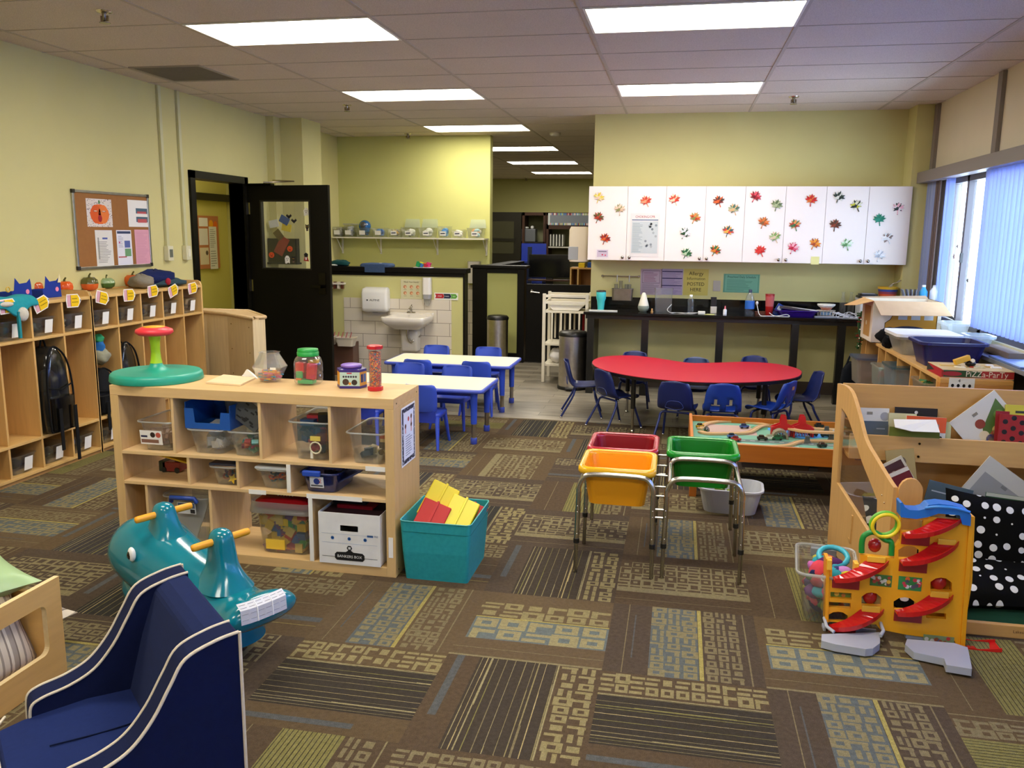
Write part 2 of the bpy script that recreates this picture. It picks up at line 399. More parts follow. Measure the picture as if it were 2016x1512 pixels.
# right wall: sill wall, header panels, window openings
W = MB('cfcaa8'); W.b2((XR, -2, 0), (XR+.15, YW, .88)); W.b2((XR, -2, 2.17), (XR+.15, YW, ZC), 'd9cdb2'); W.b2((XR, 8.32, .88), (XR+.15, YW, 2.17), '8d8580')
for y in (-1.2, 2.2, 5.6): W.b2((XR, y-.04, .88), (XR+.15, y+.04, 2.17), '6a6560')
struct(W, 'wall_right')
W = MB('8a8078')
for y in (8.71, 7.09, 5.47, 3.85, 2.23): W.b2((XR-.03, y-.045, 2.22), (XR, y+.045, ZC-.01)); 
struct(W, 'trim_4', 'matte')
# baseboards
struct(MB('4a3f36').b2((-.90, YW-.012, 0), (2.12, YW, .13)), 'baseboard_back', 'matte')
struct(MB('3a332c').b2((XL, 5.0, 0), (XL+.012, 7.27, .1)), 'baseboard_left', 'matte')
# ---- lamps
for k, (x, y) in enumerate(lamps):
    lab = {(0, 0): 'nearest ceiling light panel on the left, over the toy shelf', (1, 0): 'nearest ceiling light panel on the right, cut by the top of the picture',
           (0, 1): 'second ceiling light panel on the left, before the washroom corner', (1, 1): 'second ceiling light panel on the right, before the leaf cupboards',
           (0, 2): 'ceiling light panel glaring beside the washroom wall', (0, 3): 'first ceiling light panel inside the far room', (0, 4): 'middle ceiling light panel inside the far room', (0, 5): 'farthest ceiling light panel, at the end of the far room'}.get((round((x-LX)/2.44), round((y-LY)/2.44)), 'ceiling light panel behind the camera' if x > -5 else 'added ceiling light panel brightening the corridor behind the door')
    r = thing('ceiling_light', lab, 'ceiling light', (x+.6, y+.295, ZC), group='recessed ceiling light panels')
    f = MB('eeeae0')
    for a, b in (((-.6, -.295), (.6, -.28)), ((-.6, .28), (.6, .295)), ((-.6, -.28), (-.585, .28)), ((.585, -.28), (.6, .28))): f.b2((*a, -.006), (*b, .07))
    f.b2((-.6, -.295, .07), (.6, .295, .08)); f.build('frame', 'matte', r)
    d = MB(); d.add([(x_, y_, .004) for x_, y_ in rrect(1.17, .56, .02)], [tuple(range(20))[::-1]]); d.build('diffuser', 'lamp', r)
# ceiling vent, sprinklers
v = thing('ceiling_vent', 'dark grey square air vent grille in the ceiling by the left wall', 'vent', (-3.93, 6.37, ZC))
q = MB('8c857a')
for k in range(19): q.box((0, -.27+k*.03, -.003), (.56, .022, .004), '7a746a')
q.b2((-.29, -.29, -.002), (.29, .29, 0), '4f4a44'); q.build('grille', 'metal' if 0 else 'matte', v)
f = MB('a89f90')
for a, b in (((-.3, -.3), (.3, -.28)), ((-.3, .28), (.3, .3)), ((-.3, -.28), (-.28, .28)), ((.28, -.28), (.3, .28))): f.b2((*a, -.008), (*b, 0))
f.build('frame', 'matte', v)
sp0 = None
for (px, py), lab in (((205, 22), 'sprinkler head at the top left of the ceiling'), ((683, 206), 'sprinkler head before the washroom corner'), ((1563, 190), 'sprinkler head over the leaf cupboards'), ((803, 263), 'small sprinkler head inside the washroom corner'), ((1036, 350), 'tiny sprinkler head in the far room ceiling')):
    p = atz(px, py, ZC)
    if sp0 is None:
        sp0 = thing('sprinkler_head', lab, 'sprinkler', p, group='ceiling sprinkler heads')
        MB('c9c2b4').lathe([(.045, 0), (.042, -.008), (.02, -.012)], 16).build('escutcheon', 'metal', sp0)
        MB('8f8678').lathe([(.014, -.012), (.012, -.05), (.006, -.055)], 10).box((0, 0, -.04), (.05, .008, .03)).build('nozzle', 'metal', sp0)
        MB('8f8678').lathe([(.03, -.066), (.032, -.063), (.004, -.058)], 12).build('deflector', 'metal', sp0)
    else: dup(sp0, p, label=lab)
p = atz(1093, 262, ZC); tag(MB('d8d2c6', T=TR(p)).lathe([(.07, 0), (.068, -.02), (.05, -.035), (.001, -.036)], 20).build('smoke_detector', 'plastic', loc=p), 'round white smoke detector on the ceiling past the washroom lamp', 'smoke detector')
# ---- door in the left wall
t_ = MB(BLK)
t_.b2((-4.66, 7.24, 0), (-4.475, 7.32, 2.17)); t_.b2((-4.66, 8.24, 0), (-4.475, 8.31, 2.17)); t_.b2((-4.66, 7.24, 2.10), (-4.475, 8.31, 2.17))
struct(t_, 'door_1', 'blackpaint')
ph = Vector((-4.47, 8.27, 0)); pe = atz(645, 364, 2.085); pe.z = 0
dx = (pe-ph); dl = dx.length; dx.normalize()
D = thing('door', 'open black door with a big window pane and halloween stickers', 'door', M_=frame(ph, dx, Vector((0, 0, 1))))
# local x along the leaf, y up, z towards the camera side
Pn = (D.matrix_world.to_3x3() @ Vector((0, 0, 1)))
def onleaf(px, py): p = D.matrix_world.inverted() @ atp(px, py, ph, Pn); return p.x, p.y
wx0, wy1 = onleaf(511, 394); wx1, wy0 = onleaf(614, 532)
lf = MB(BLK); H = 2.085
for a, b in (((0, .01), (wx0, H)), ((wx1, .01), (dl, H)), ((wx0, .01), (wx1, wy0)), ((wx0, wy1), (wx1, H))): lf.b2((*a, -.04), (*b, 0))
lf.build('leaf', 'blackpaint', D)
bd = MB('1d1b17')
for a, b in (((wx0, wy0), (wx0+.015, wy1)), ((wx1-.015, wy0), (wx1, wy1)), ((wx0, wy0), (wx1, wy0+.015)), ((wx0, wy1-.015), (wx1, wy1))): bd.b2((*a, -.045), (*b, .005))
bd.build('window_bead', 'plastic', D)
MB('e8f0e8').b2((wx0, wy0, -.022), (wx1, wy1, -.018)).build('window_pane', 'glass', D)
for hy in (1.85, 1.05, .25):
    MB('c4c2bc').b2((-.012, hy-.06, -.005), (.03, hy+.06, .006)).build('hinge', 'metal', D)
MB('2a2a28').b2((dl-.13, .98, 0), (dl-.05, 1.2, .008)).cyl((dl-.09, 1.06, 0), (dl-.09, 1.06, .05), .015).b2((dl-.2, 1.045, .045), (dl-.08, 1.075, .06)).build('handle', 'metal', D)
c_ = MB('b8ad98'); c_.b2((.0, H-.005, -.05), (.3, H+.02, .02), '2a2824'); c_.build('closer_box', 'metal', D)
ar = MB('b8ad98').tube([(.2, H+.03, -.0), (.45, H+.05, -.18), (.12, H+.07, -.3)], .008); ar.build('closer_arm', 'metal', D)
# stickers on the pane
def sticker(name, px, py, lab, fn):
    x, y = onleaf(px, py); m = MB(T=D.matrix_world @ TR(x, y, -.0165)); fn(m); tag(m.build(name, 'print', loc=D.matrix_world @ Vector((x, y, -.017))), lab, 'sticker', 'halloween stickers on the door pane')
def _bat(m):
    m.prism([(-.035, .01), (-.02, .03), (-.008, .012), (0, .02), (.008, .012), (.02, .03), (.035, .01), (.02, -.002), (0, -.02), (-.02, -.002)], .001, '1d1a24')
def _ghost(m):
    m.prism([(-.025, -.035), (-.03, .02), (-.012, .045), (.012, .045), (.03, .02), (.028, -.035), (.01, -.025), (-.01, -.037)], .001, 'e9e6dc'); [m.disc(a, .015, .005, '20202a', z=.0015, n=8) for a in (-.01, .01)]; m.disc(0, -.002, .005, '20202a', z=.0015, n=8)
def _pump(m):
    m.prism([(.033*cos(a), .03*sin(a)) for a in [k*.45 for k in range(14)]], .001, 'd4572e'); [m.disc(a, .008, .006, '2a1a10', z=.0015, n=3) for a in (-.012, .012)]; m.rect(-.014, -.014, .014, -.007, '2a1a10', z=.0015); m.b2((-.004, .028, 0), (.004, .038, .001), '4b7a2e')
def _vamp(m):
    m.prism([(-.02, 0), (-.024, .03), (0, .045), (.024, .03), (.02, 0)], .001, '1c1c22'); m.disc(0, .012, .017, 'e2c9a6'); m.prism([(-.03, -.04), (-.015, 0), (.015, 0), (.034, -.045)], .001, 'a52a24'); m.rect(-.008, -.03, .008, -.002, 'eeeeee', z=.0015)
def _cat(m):
    m.disc(0, 0, .02, '2b2622'); m.prism([(-.02, .008), (-.018, .032), (-.004, .018)], .001, '2b2622'); m.prism([(.02, .008), (.018, .032), (.004, .018)], .001, '2b2622'); m.disc(-.007, .003, .004, 'e0b040', z=.0015, n=8); m.disc(.007, .003, .004, 'e0b040', z=.0015, n=8); m.rect(-.012, -.04, .012, -.016, '6a5848')
for n_, px, py, lab, fn in (('bat_sticker', 567, 427, 'upper black bat sticker on the door pane', _bat), ('bat_sticker', 577, 436, 'lower black bat sticker on the door pane', _bat), ('ghost_sticker', 601, 418, 'white ghost sticker at the top right of the door pane', _ghost),
    ('cat_sticker', 603, 447, 'dark owl-like sticker on the right of the door pane', _cat), ('pumpkin_sticker', 569, 490, 'round orange smiling pumpkin sticker in the pane', _pump), ('pumpkin_sticker', 533, 502, 'orange pumpkin sticker low on the left of the pane', _pump),
    ('ghost_sticker', 564, 512, 'small smiling ghost sticker at the bottom of the pane', _ghost), ('mummy_sticker', 576, 510, 'small pale mummy sticker beside the bottom ghost', _cat), ('vampire_sticker', 601, 506, 'vampire sticker with red cape at the bottom right of the pane', _vamp)): sticker(n_, px, py, lab, fn)
r = thing('file_rack', 'black wall rack of coloured booklets seen through the door pane', 'rack', (-4.45, 8.74, 1.28)); MB('17140f').b2((-.04, -.02, 0), (.3, .055, .26)).b2((-.04, -.05, -.02), (.32, .055, .0)).build('rack', 'blackpaint', r)
for x, y, z, a, c, nm in ((.13, -.03, .18, .5, '9a3428', 'red_booklet'), (.1, -.035, .30, .9, '6a5a30', 'brown_booklet'), (.2, -.04, .38, .2, 'd8c038', 'yellow_sheet'), (.18, -.045, .46, .5, '3a5a98', 'blue_sheet'), (.05, -.04, .42, -.2, 'd8d8d4', 'white_sheet')): MB(c).box((0, 0, 0), (.11, .008, .2 if c == '9a3428' else .08), T=TR(x, y, z) @ RY(a)).build(nm, 'paper', r)
# conduits with boxes on the left wall
for px, px2, lab, c2 in ((308, 331, 'cream wall conduit with a switch box, nearer the pin board', '6d7468'), (345, 363, 'cream wall conduit with a thermostat box, nearer the door', 'e6e2c8')):
    p = atx(px, 172, XL); b = atx(px2, 483, XL)
    r = thing('wall_conduit', lab, 'conduit', (XL, p.y, 1.35), group='wall conduits')
    MB('c9c69a').b2((0, -.02, .12), (.025, .02, ZC-1.35-.002)).build('channel', 'plastic', r, bev=.003)
    MB('d8d4b4').b2((0, -.04, 0), (.045, .04, .13)).build('box', 'plastic', r, bev=.004)
    MB(c2).b2((.045, -.02, .03), (.05, .022, .1)).build('cover', 'plastic', r)
# ============================================================ LEFT SIDE: cubbies, pin board, toy shelf
BIRCH = 'dfb26a'; EDGE = 'e6cc9a'; CLR = 'dfe4e2'
def cubby(name, lab, ya, n=5):
    r = thing(name, lab, 'cubby shelf', (XL+.005, ya, 0)); d = .385; L = 1.425; st = L/n
    m = MB(BIRCH); m.b2((.001, 0, .0), (.012, L, 1.16)); m.build('back_panel', 'wood_z', r)
    for k in (0, 1):
        y = k*L; m = MB('e0b876'); P = [(0, 0), (d, 0)]+[(d, 1.15), (d-.012, 1.178), (d-.04, 1.19), (0, 1.19)]
        m.prism(P, .02, T=frame((0, y+.01 if k == 0 else y+.01, 0), (1, 0, 0), (0, 0, 1)) @ TR(0, 0, 0 if k == 0 else 0)); m.build('side_panel', 'wood_z', r, bev=.003)
    for z, nm, t in ((.045, 'base_board', .02), (.26, 'bench_board', .02), (.915, 'shelf_board', .018), (1.15, 'top_board', .022)):
        MB('ddb470').b2((.012, .01, z-t), (d-(.0 if z > .3 else 0), L-.01, z)).build(nm, 'wood_y', r, bev=.002)
    MB('b98f58').b2((d-.03, .01, 0), (d-.012, L-.01, .03)).build('toe_board', 'wood_y', r)
    for k in range(1, n): MB('dcb06c').b2((.012, st*k-.008, .045), (d-.004, st*k+.008, 1.13)).build('divider', 'wood_z', r)
    return r
cubby('cubby_shelf', 'birch cubby shelf nearer the camera, holding the blue hats', 3.87)
cubby('cubby_shelf', 'birch cubby shelf nearer the door, holding the heap of clothes', 5.30)
XF = -4.11
# small clear bins with white cards
def kid_bin():
    r = thing('storage_bin', 'x', 'storage bin', (0, 0, 0)); m = MB('c9cccb')
    m.tub(.195, .31, .125, .86, .02, .002, .008, .006, T=RZ(0)); m.build('tub', 'clear', r)
    MB('efeee8').add([(-.035, 0, 0), (.035, 0, 0), (.035, 0, .09), (-.035, 0, .09)], [(0, 1, 2, 3)], T=TR(.02, -.152, .018) @ RX(radians(8))).build('card', 'paper', r)
    MB('2f4fa5').add([(-.026, 0, 0), (.026, 0, .002), (.026, 0, .018), (-.026, 0, .016)], [(0, 1, 2, 3)], T=TR(.02, -.1535, .045) @ RX(radians(8))).build('tape_mark', 'paper', r)
    return r
def heap(mb, w, d, h, n, cols, s, seed, z0=.006, kind='box'):
    q = random.Random(seed)
    for _ in range(n):
        z = z0+s/2+q.random()*max(0, h-s); k = 1-.14*(1-z/.12 if z < .12 else 0)
        x = q.uniform(-1, 1)*(w/2-s*.75)*k; y = q.uniform(-1, 1)*(d/2-s*.75)*k
        T = TR(x, y, z) @ RZ(q.random()*3) @ RX(q.random()*3 if kind != 'flat' else 0)
        c = q.choice(cols)
        if kind == 'ball': mb.sph((0, 0, 0), s/2, 8, 5, c, T)
        elif kind == 'cloth': mb.sph((0, 0, 0), (s*.7, s*.5, s*.3), 9, 6, c, T)
        elif kind == 'ring': mb.tube([(s*.4*cos(a), s*.4*sin(a), 0) for a in [k*pi/5 for k in range(10)]], s*.13, 5, c, True, T)
        else: mb.box((0, 0, 0), (s, s*q.uniform(.5, 1), s*q.uniform(.4, .9)), c, T)
kb = kid_bin(); first = [True]
def place_kid(x, y, z, lab, cols=None, n=6, ry=0, tape=True, seed=1, kind='cloth', M_=None):
    M_ = M_ or TR(x, y, z) @ RZ(pi/2+ry)
    if first[0]: o = kb; first[0] = False; o.matrix_world = M_; o['label'] = lab; o['group'] = 'clear bins in the cubbies'
    else: o = dup(kb, M_=M_, label=lab, group='clear bins in the cubbies')
    if cols:
        m = MB(); heap(m, .16, .26, .1, n, cols, .075, seed, kind=kind); m.build('spare_clothes', 'fabric', o)
cy = lambda base, k: base+.285*(k+.5)
for base, k, z, lab, cols in (
    (3.87, 2, .916, 'clear bin at the left picture edge, top cubby row', ['3a2a30', '51303a', '28242a']), (3.87, 3, .916, 'clear bin under the teal plush, with a blue-marked card', ['5d6a70', '8a9296', '3c4347']), (3.87, 4, .916, 'clear bin with a card at the right end of the near cubby shelf', ['a9aca8', '7b7f7c', 'd0d4d6']),
    (5.30, 0, .916, 'first clear bin from the left in the far cubby shelf, top row', ['30353f', '3c4250']), (5.30, 1, .916, 'second clear bin from the left in the far cubby shelf, dark clothes', ['2c3032', '3a3d3c']), (5.30, 2, .916, 'third clear bin from the left in the far cubby shelf', ['8e928e', '50575d']),
    (5.30, 3, .916, 'fourth clear bin from the left in the far cubby shelf, nearly empty', ['9a9484']), (5.30, 4, .916, 'last clear bin beside the door end, with an orange cloth', ['e0592f', '7d6a66']),
    (3.87, 2, .046, 'clear bin on the cubby floor at the left picture edge', ['3d352e', '2d2a28']), (3.87, 3, .046, 'clear bin on the cubby floor below the big backpack', ['4a4036', '3a342e']), (3.87, 4, .046, 'clear bin of folded clothes and green cloth on the cubby floor', ['6fae58', '3f66a8', 'd8d2cc', 'c9b0ae']),
    (5.30, 0, .046, 'clear bin on the floor of the far cubby shelf, behind the toy shelf', ['8fb0c4', 'b8c4cc'])):
    place_kid(-4.285, cy(base, k), z, lab, cols, seed=int(base*10)+k)
# pencil-shaped name tags on the top edge
def name_tag(px, py, rot, lab):
    p = atx(px, py, XF+.004); T = frame(p, (0, 1, 0), (0, 0, 1)) @ RZ(rot) @ Matrix.Scale(1.28, 4)
    m = MB('f2efe6', T=T); P = [(-.05, -.036), (.035, -.036), (.062, 0), (.035, .036), (-.05, .036), (-.056, 0)]
    m.prism(P, .0015); s = .86
    m.prism([(-.047, -.031), (-.022, -.031), (-.022, .031), (-.047, .031)], .0005, 'd9a6b4', h0=.0016); m.prism([(-.022, -.031), (-.018, -.031), (-.018, .031), (-.022, .031)], .0005, '8a4a2a', h0=.0016)
    m.prism([(-.018, -.031), (.032, -.031), (.045, -.012), (.045, .012), (.032, .031), (-.018, .031)], .0005, 'edc31e', h0=.0016); m.prism([(.053, -.007), (.059, 0), (.053, .007)], .0005, '3a3630', h0=.0016)
    q = random.Random(int(px)); m.T = T
    for yy in (.012, -.006):
        x = -.01
        while x < .03: e = x+q.uniform(.004, .009); m.rect(x, yy-.004, e, yy+.001, '7d6a18', z=.0024); x = e+.003
    tag(m.build('name_tag', 'paper', loc=p), lab, 'name tag', 'pencil-shaped name tags on the cubby edge')
for px, py, rot, lab in ((15, 603, .03, 'leftmost pencil name tag, cut by the picture edge'), (81, 598, .32, 'pencil name tag tilted beside the teal plush'), (144, 592, -.03, 'pencil name tag below the lone orange pumpkin'), (201, 586, -.25, 'pencil name tag at the left end of the far cubby shelf'),
    (254, 581, -.02, 'pencil name tag below the two small gourds'), (301, 573, .08, 'third pencil name tag of the far cubby shelf'), (341, 572, .28, 'tilted pencil name tag, fourth of the far cubby shelf'), (379, 567, .1, 'pencil name tag nearest the door')): name_tag(px, py, rot, lab)
# gourds on top
def pumpkin(p, r, h, col, lab, name='pumpkin', tilt=0, col2=None, group='small pumpkins on the cubbies'):
    m = MB(T=TR(p) @ RX(tilt)); n = 32; rings = []
    prof = [(.12, .1), (.6, .03), (.9, .2), (1, .5), (.92, .78), (.6, .96), (.2, .94), (.05, .88)]
    rings = [[(r*k*(1-.07*abs(cos(4*t)))*cos(t), r*k*(1-.07*abs(cos(4*t)))*sin(t), h*z) for t in [2*pi*i/n for i in range(n)]] for k, z in prof]
    b = MB(col, T=m.T)
    if col2:
        b.loft(rings[:4], col, (1, 0)); b.loft(rings[3:], col2, (0, 1))
    else: b.loft(rings, col)
    o = thing(name, lab, 'pumpkin', p, group=group); b.T = RX(tilt); b.v = [v-Vector(p) for v in b.v]
    b.build('body', 'gloss', o); MB('5a5a2c', T=RX(tilt)).tube([(0, 0, h*.88), (.003, 0, h*1.08), (.014, .004, h*1.25)], [.011, .007, .006], 7).build('stem', 'matte', o)
    return o
for px, py, r, h, c, lab, kw in (
    (67, 580, .052, .08, 'c95a2a', 'orange pumpkin wedged between the two blue hats', {}), (128, 578, .048, .075, 'd9581e', 'lone orange pumpkin right of the blue hats', {}), (177, 572, .052, .085, 'd9622a', 'orange and green gourd over the joint of the cubbies', dict(col2='5c5a2c')),
    (209, 568, .056, .07, '3f6b34', 'green speckled gourd with cream patches', dict(col2='8ea878')), (262, 564, .058, .08, 'd9601e', 'orange pumpkin by the heap of clothes', {})):
    p = atz(px, py, 1.152); p.x = min(p.x, -4.17); pumpkin(p, r*1.28, h*1.25, c, lab, **kw)
# blue paper crowns shaped like cats
for px, lab in ((28, 'blue paper cat hat at the far left of the cubby top'), (88, 'blue paper cat hat right of the orange pumpkin')):
    p = atx(px, 545, -4.30); r = thing('paper_hat', lab, 'hat', (-4.30, p.y, 1.151), group='blue paper cat hats')
    m = MB('223a93'); P = [(-.085, 0), (.09, 0), (.088, .075), (.08, .135), (.055, .11), (.02, .11), (-.03, .135-.03), (-.07, .15), (-.075, .07)]
    P = [(-.09, 0), (.085, 0), (.082, .1), (.075, .14), (.045, .115), (-.02, .11), (-.055, .15), (-.07, .07), (-.09, .06)]
    m.prism(P, .0015, T=frame((.05, 0, 0), (0, 1, 0), (0, 0, 1))); m.loft([[(.05-.0, -.09, z), (.05-.12, -.1, z), (-.1, 0, z), (-.06, .09, z), (.05, .085, z)] for z in (0, .055)], caps=(0, 0), closed=False, smooth=False)
    m.build('crown', 'paper', r); MB('e58aa8').disc(.045, .055, .016, 'e58aa8', T=frame((.052, 0, 0), (0, 1, 0), (0, 0, 1))).build('pink_dot', 'paper', r)
    if px == 88: MB('e6dcb0').prism([(.05, .1), (.08, .1), (.078, .135), (.07, .165), (.06, .13)], .002, T=frame((.056, 0, 0), (0, 1, 0), (0, 0, 1))).build('paper_flower', 'paper', r)
# teal plush lying over the edge
r = thing('plush_cloth', 'teal and cream plush animal draped over the cubby edge', 'plush toy', (-4.18, 4.60, 1.152)); m = MB('2b9aa6')
def drape(m, top, col, thick=.012, n=9): m.loft(top, col)
rings = []
for i in range(11):
    y = -.17+i*.034; w = .05+.035*sin(i*.9)**2; dr = .02+.07*max(0, sin((i-2)*.55))
    rings.append([(-.06, y, .012), (-.01, y, .05+.012*sin(i)), (w*.6, y, .045), (.085, y, .02), (.095, y, -dr), (.083, y, -dr-.01), (.074, y, -.004), (-.05, y, .002)])
m.loft(rings); m.build('cape', 'fabric', r, sub=1)
MB('d8d2c4').sph((.09, .03, -.07), (.02, .045, .045), 12, 8).sph((.075, -.09, 0), (.03, .06, .018), 12, 8).build('lining', 'fabric', r)
MB('d9b24a').tube([(.01+.0*k, .015+.016*cos(k*pi/6), .085+.016*sin(k*pi/6)) for k in range(12)], .004, 6, closed=True).build('ring', 'gloss', r)
MB('2b8f98').b2((.082, .0-.02, -.22), (.1, .0, -.05)).build('ribbon', 'fabric', r, bev=.004)
# heap of clothes
def blob(m, c, r, col, seed, amp=.18, n=20, k=12, flat=.05):
    q = random.Random(seed); ph = [q.uniform(0, 6) for _ in range(6)]
    rings = []
    for i in range(k+1):
        a = .03+(pi-.06)*i/k; ring = []
        for j in range(n):
            t = 2*pi*j/n; f = 1+amp*(sin(3*t+ph[0]+2*a)*.5+sin(5*t+ph[1])*.3*sin(2*a+ph[2])+.35*sin(7*a+2*t+ph[3]))
            ring.append((c[0]+r[0]*f*sin(a)*cos(t), c[1]+r[1]*f*sin(a)*sin(t), max(c[2]-r[2]*f*cos(a), flat)))
        rings.append(ring)
    m.loft(rings, col)
r = thing('clothes_heap', 'heap of navy and patterned clothes on the cubby by the door', 'clothes', (-4.31, 6.33, 1.152))
m = MB(); blob(m, (0, .02, .07), (.13, .22, .07), '1b2658', 3, flat=.006); m.build('navy_garment', 'fabric', r)
m = MB(); blob(m, (.05, .1, .03), (.11, .26, .035), '39505c', 5, flat=.004); m.build('striped_garment', 'fabric', r)
m = MB(); blob(m, (.03, -.2, .05), (.1, .09, .06), '8d8676', 8, flat=.006); m.build('grey_garment', 'fabric', r)
m = MB(); m.sph((.14, .0, .045), (.015, .035, .03), 10, 6); m.build('red_patch', 'fabric', r).data.color_attributes
for c_ in ('a8283a',):
    bpy.data.objects['red_patch'].data.color_attributes['Col'].data.foreach_set('color', list(lin(c_))*len(bpy.data.objects['red_patch'].data.color_attributes['Col'].data))
# backpacks
def backpack(p, lab, w, h, d, clear, rz=0, extra=True, group='backpacks in the cubbies'):
    r = thing('backpack', lab, 'backpack', p, rz, group)
    T = I4
    def shell(w, d, h, z0, x0=0):
        rings = []
        for z, k in ((0, .75), (.04, .95), (.3, 1), (.55, .98), (.75, .88), (.9, .66), (.98, .35), (1, .1)):
            rings.append([(x0+x*1, y, z0+h*z) for x, y in rrect(d*(.6+.4*k), w*k, min(.04, w*k/3), 3)])
        return rings
    m = MB('3c4040' if clear else '1b1c20'); m.loft(shell(w, d, h, 0)); m.build('body', 'tinted' if clear else 'fabric', r)
    m = MB('15161a'); x = d/2+.004
    m.tube(bez([(x, -w*.46, .02), (x, -w*.5, h*.5), (x-.01, -w*.36, h*.85), (x-.03, 0, h*1.0), (x-.01, w*.36, h*.85), (x, w*.5, h*.5), (x, w*.46, .02)], 6), .007, 6)
    m.tube([(x+.002, -w*.46, .015), (x+.002, w*.46, .015)], .007, 6); m.tube([(x, -w*.49, h*.55), (x+.01, 0, h*.5), (x, w*.49, h*.55)], .005, 6); m.build('piping', 'fabric', r)
    m = MB('16171b'); m.loft([[(a+d*.5+.004, b, z) for a, b in rrect(.06, w*.86, .025, 3)] for z in (.02, .05, h*.42)]); m.build('front_pocket', 'tinted' if clear else 'fabric', r)
    m = MB('141519')
    for s in (-1, 1): m.loft([[(x+.045, s*w*.3-.014, z), (x+.05, s*w*.3-.014, z), (x+.05, s*w*.3+.014, z), (x+.045, s*w*.3+.014, z)] for z in (h*.3, .0, -.16-.05*s)], smooth=False)
    m.build('strap', 'fabric', r)
    m = MB('17181c').tube(bez([(-.02, -.03, h*.97), (-.02, 0, h*1.1), (-.02, .03, h*.97)], 5), .006, 6); m.build('top_loop', 'fabric', r)
    q = MB(); q.sph((0, 0, h*.3), (d*.36, w*.4, h*.26), 12, 8, '17181c'); q.sph((0, -.01, h*.58), (d*.4, w*.3, h*.16), 12, 8, '6c6a66'); q.build('contents', 'fabric', r)
    return r
backpack((-4.15, 4.865, .262), 'clear backpack with black trim hanging in the near cubby', .235, .58, .17, True)
b_ = backpack((-4.22, 5.45, .262), 'black backpack with a bright cap on top, beside the far cubby divider', .22, .34, .14, False)
m = MB(); blob(m, (.03, 0, .43), (.07, .07, .06), '9a9a84', 4, flat=0); blob(m, (.03, .0, .5), (.04, .045, .06), '2f6fb4', 6, flat=0); blob(m, (.03, .0, .56), (.035, .04, .035), '3aa06a', 7, flat=0); m.build('bundled_clothes', 'fabric', b_)
backpack((-4.22, 5.74, .262), 'small clear backpack half hidden behind the spinning toy', .22, .5, .13, True)
r = thing('coat', 'black coat edge hanging at the left picture edge before the cubbies', 'coat', (-4.05, 4.20, .02)); m = MB('0f0f12'); blob(m, (0, 0, .2), (.05, .06, .2), '101014', 9, amp=.1, flat=0); m.build('cloth', 'fabric', r)
# ---- pin board
r = thing('pin_board', 'cork pin board with aluminium frame on the left wall', 'notice board', M_=frame((XL+.002, 6.13, 1.613), (0, 1, 0), (0, 0, 1)))
hw, hh = .465, .3
MB('9a6a3c').b2((-hw+.01, -hh+.01, 0), (hw-.01, hh-.01, .008)).build('cork', 'matte', r)
m = MB('c9c8c2')
for a, b in (((-hw, -hh), (hw, -hh+.02)), ((-hw, hh-.02), (hw, hh)), ((-hw, -hh+.02), (-hw+.02, hh-.02)), ((hw-.02, -hh+.02), (hw, hh-.02))): m.b2((*a, 0), (*b, .016))
m.build('frame', 'brushed', r, bev=.002)
for sx in (-1, 1):
    for sy in (-1, 1): MB('26221f').box((sx*(hw-.012), sy*(hh-.012), .009), (.03, .03, .02)).build('corner_cap', 'plastic', r, bev=.002)
BM = r.matrix_world.copy()
def board_xy(px, py): p = BM.inverted() @ atx(px, py, XL+.01); return p.x, p.y
def sheet(name, lab, c0, c1, col, fn, group=None, T=None, xy=board_xy, z=.009, cat='paper', mat='print', thick=.0008):
    (x0, y1), (x1, y0) = xy(*c0), xy(*c1); M0 = (T or BM) @ TR((x0+x1)/2, (y0+y1)/2, z); w, h = abs(x1-x0), abs(y1-y0)
    m = MB(col, T=M0); m.b2((-w/2, -h/2, 0), (w/2, h/2, thick)); m.T = M0 @ TR(0, 0, thick)
    fn(m, w, h); return tag(m.build(name, mat, loc=M0.translation), lab, cat, group)
def fA(m, w, h):
    q = random.Random(3)
    for _ in range(150):
        x, y = q.uniform(-w/2, w/2), q.uniform(-h/2, h/2)
        m.rect(x-.004, y-.002, x+.004, y+.002, q.choice(['5a3c4a', '8a6a70', '3f3038']), T=I4)
    m.disc(0, -.01, w*.38, 'e0682c', ry=h*.36, z=.001); m.disc(-w*.15, -.01, w*.2, 'd85a24', z=.0011, ry=h*.34); m.disc(w*.15, -.01, w*.2, 'e47a38', z=.0011, ry=h*.34)
    m.rect(-.008, h*.33, .01, h*.45, '3f7a3a', z=.0013); m.disc(0, -h*.2, w*.08, 'a01f2c', z=.0014, ry=h*.13); m.disc(0, 0, .006, '8a2f28', z=.0014)
    for s in (-1, 1): m.disc(s*w*.16, h*.06, w*.09, '7a4a3a', z=.0014, ry=h*.03); m.disc(s*w*.16, h*.065, w*.07, 'e8bfa8', z=.0015, ry=h*.02)
sheet('pumpkin_painting', 'painted orange pumpkin face pinned at the top left of the cork board', (168, 390), (222, 447), 'dcd2cc', fA, cat='picture')
def fB(m, w, h):
    m.rect(-w*.12, 0, w*.45, h*.2, '4a6478'); m.rect(-w*.06, .0, w*.4, h*.08, 'b8545a', z=.001); m.rect(-w*.12, -h*.32, w*.45, -h*.12, '4a6478'); m.rect(-w*.06, -h*.34, w*.4, -h*.2, 'c05a5e', z=.001)
sheet('info_booklet', 'white booklet with red and blue panels at the top right of the cork board', (250, 393), (293, 447), 'e9e7e4', fB)
def fC(m, w, h): m.lines(-w*.4, -h*.4, w*.4, h*.2, 14, '8c8c88', seed=4); m.rect(-w*.1, h*.25, w*.2, h*.3, '5a6ab0'); m.rect(-w*.38, -h*.3, -w*.3, h*.3, '9a9a94')
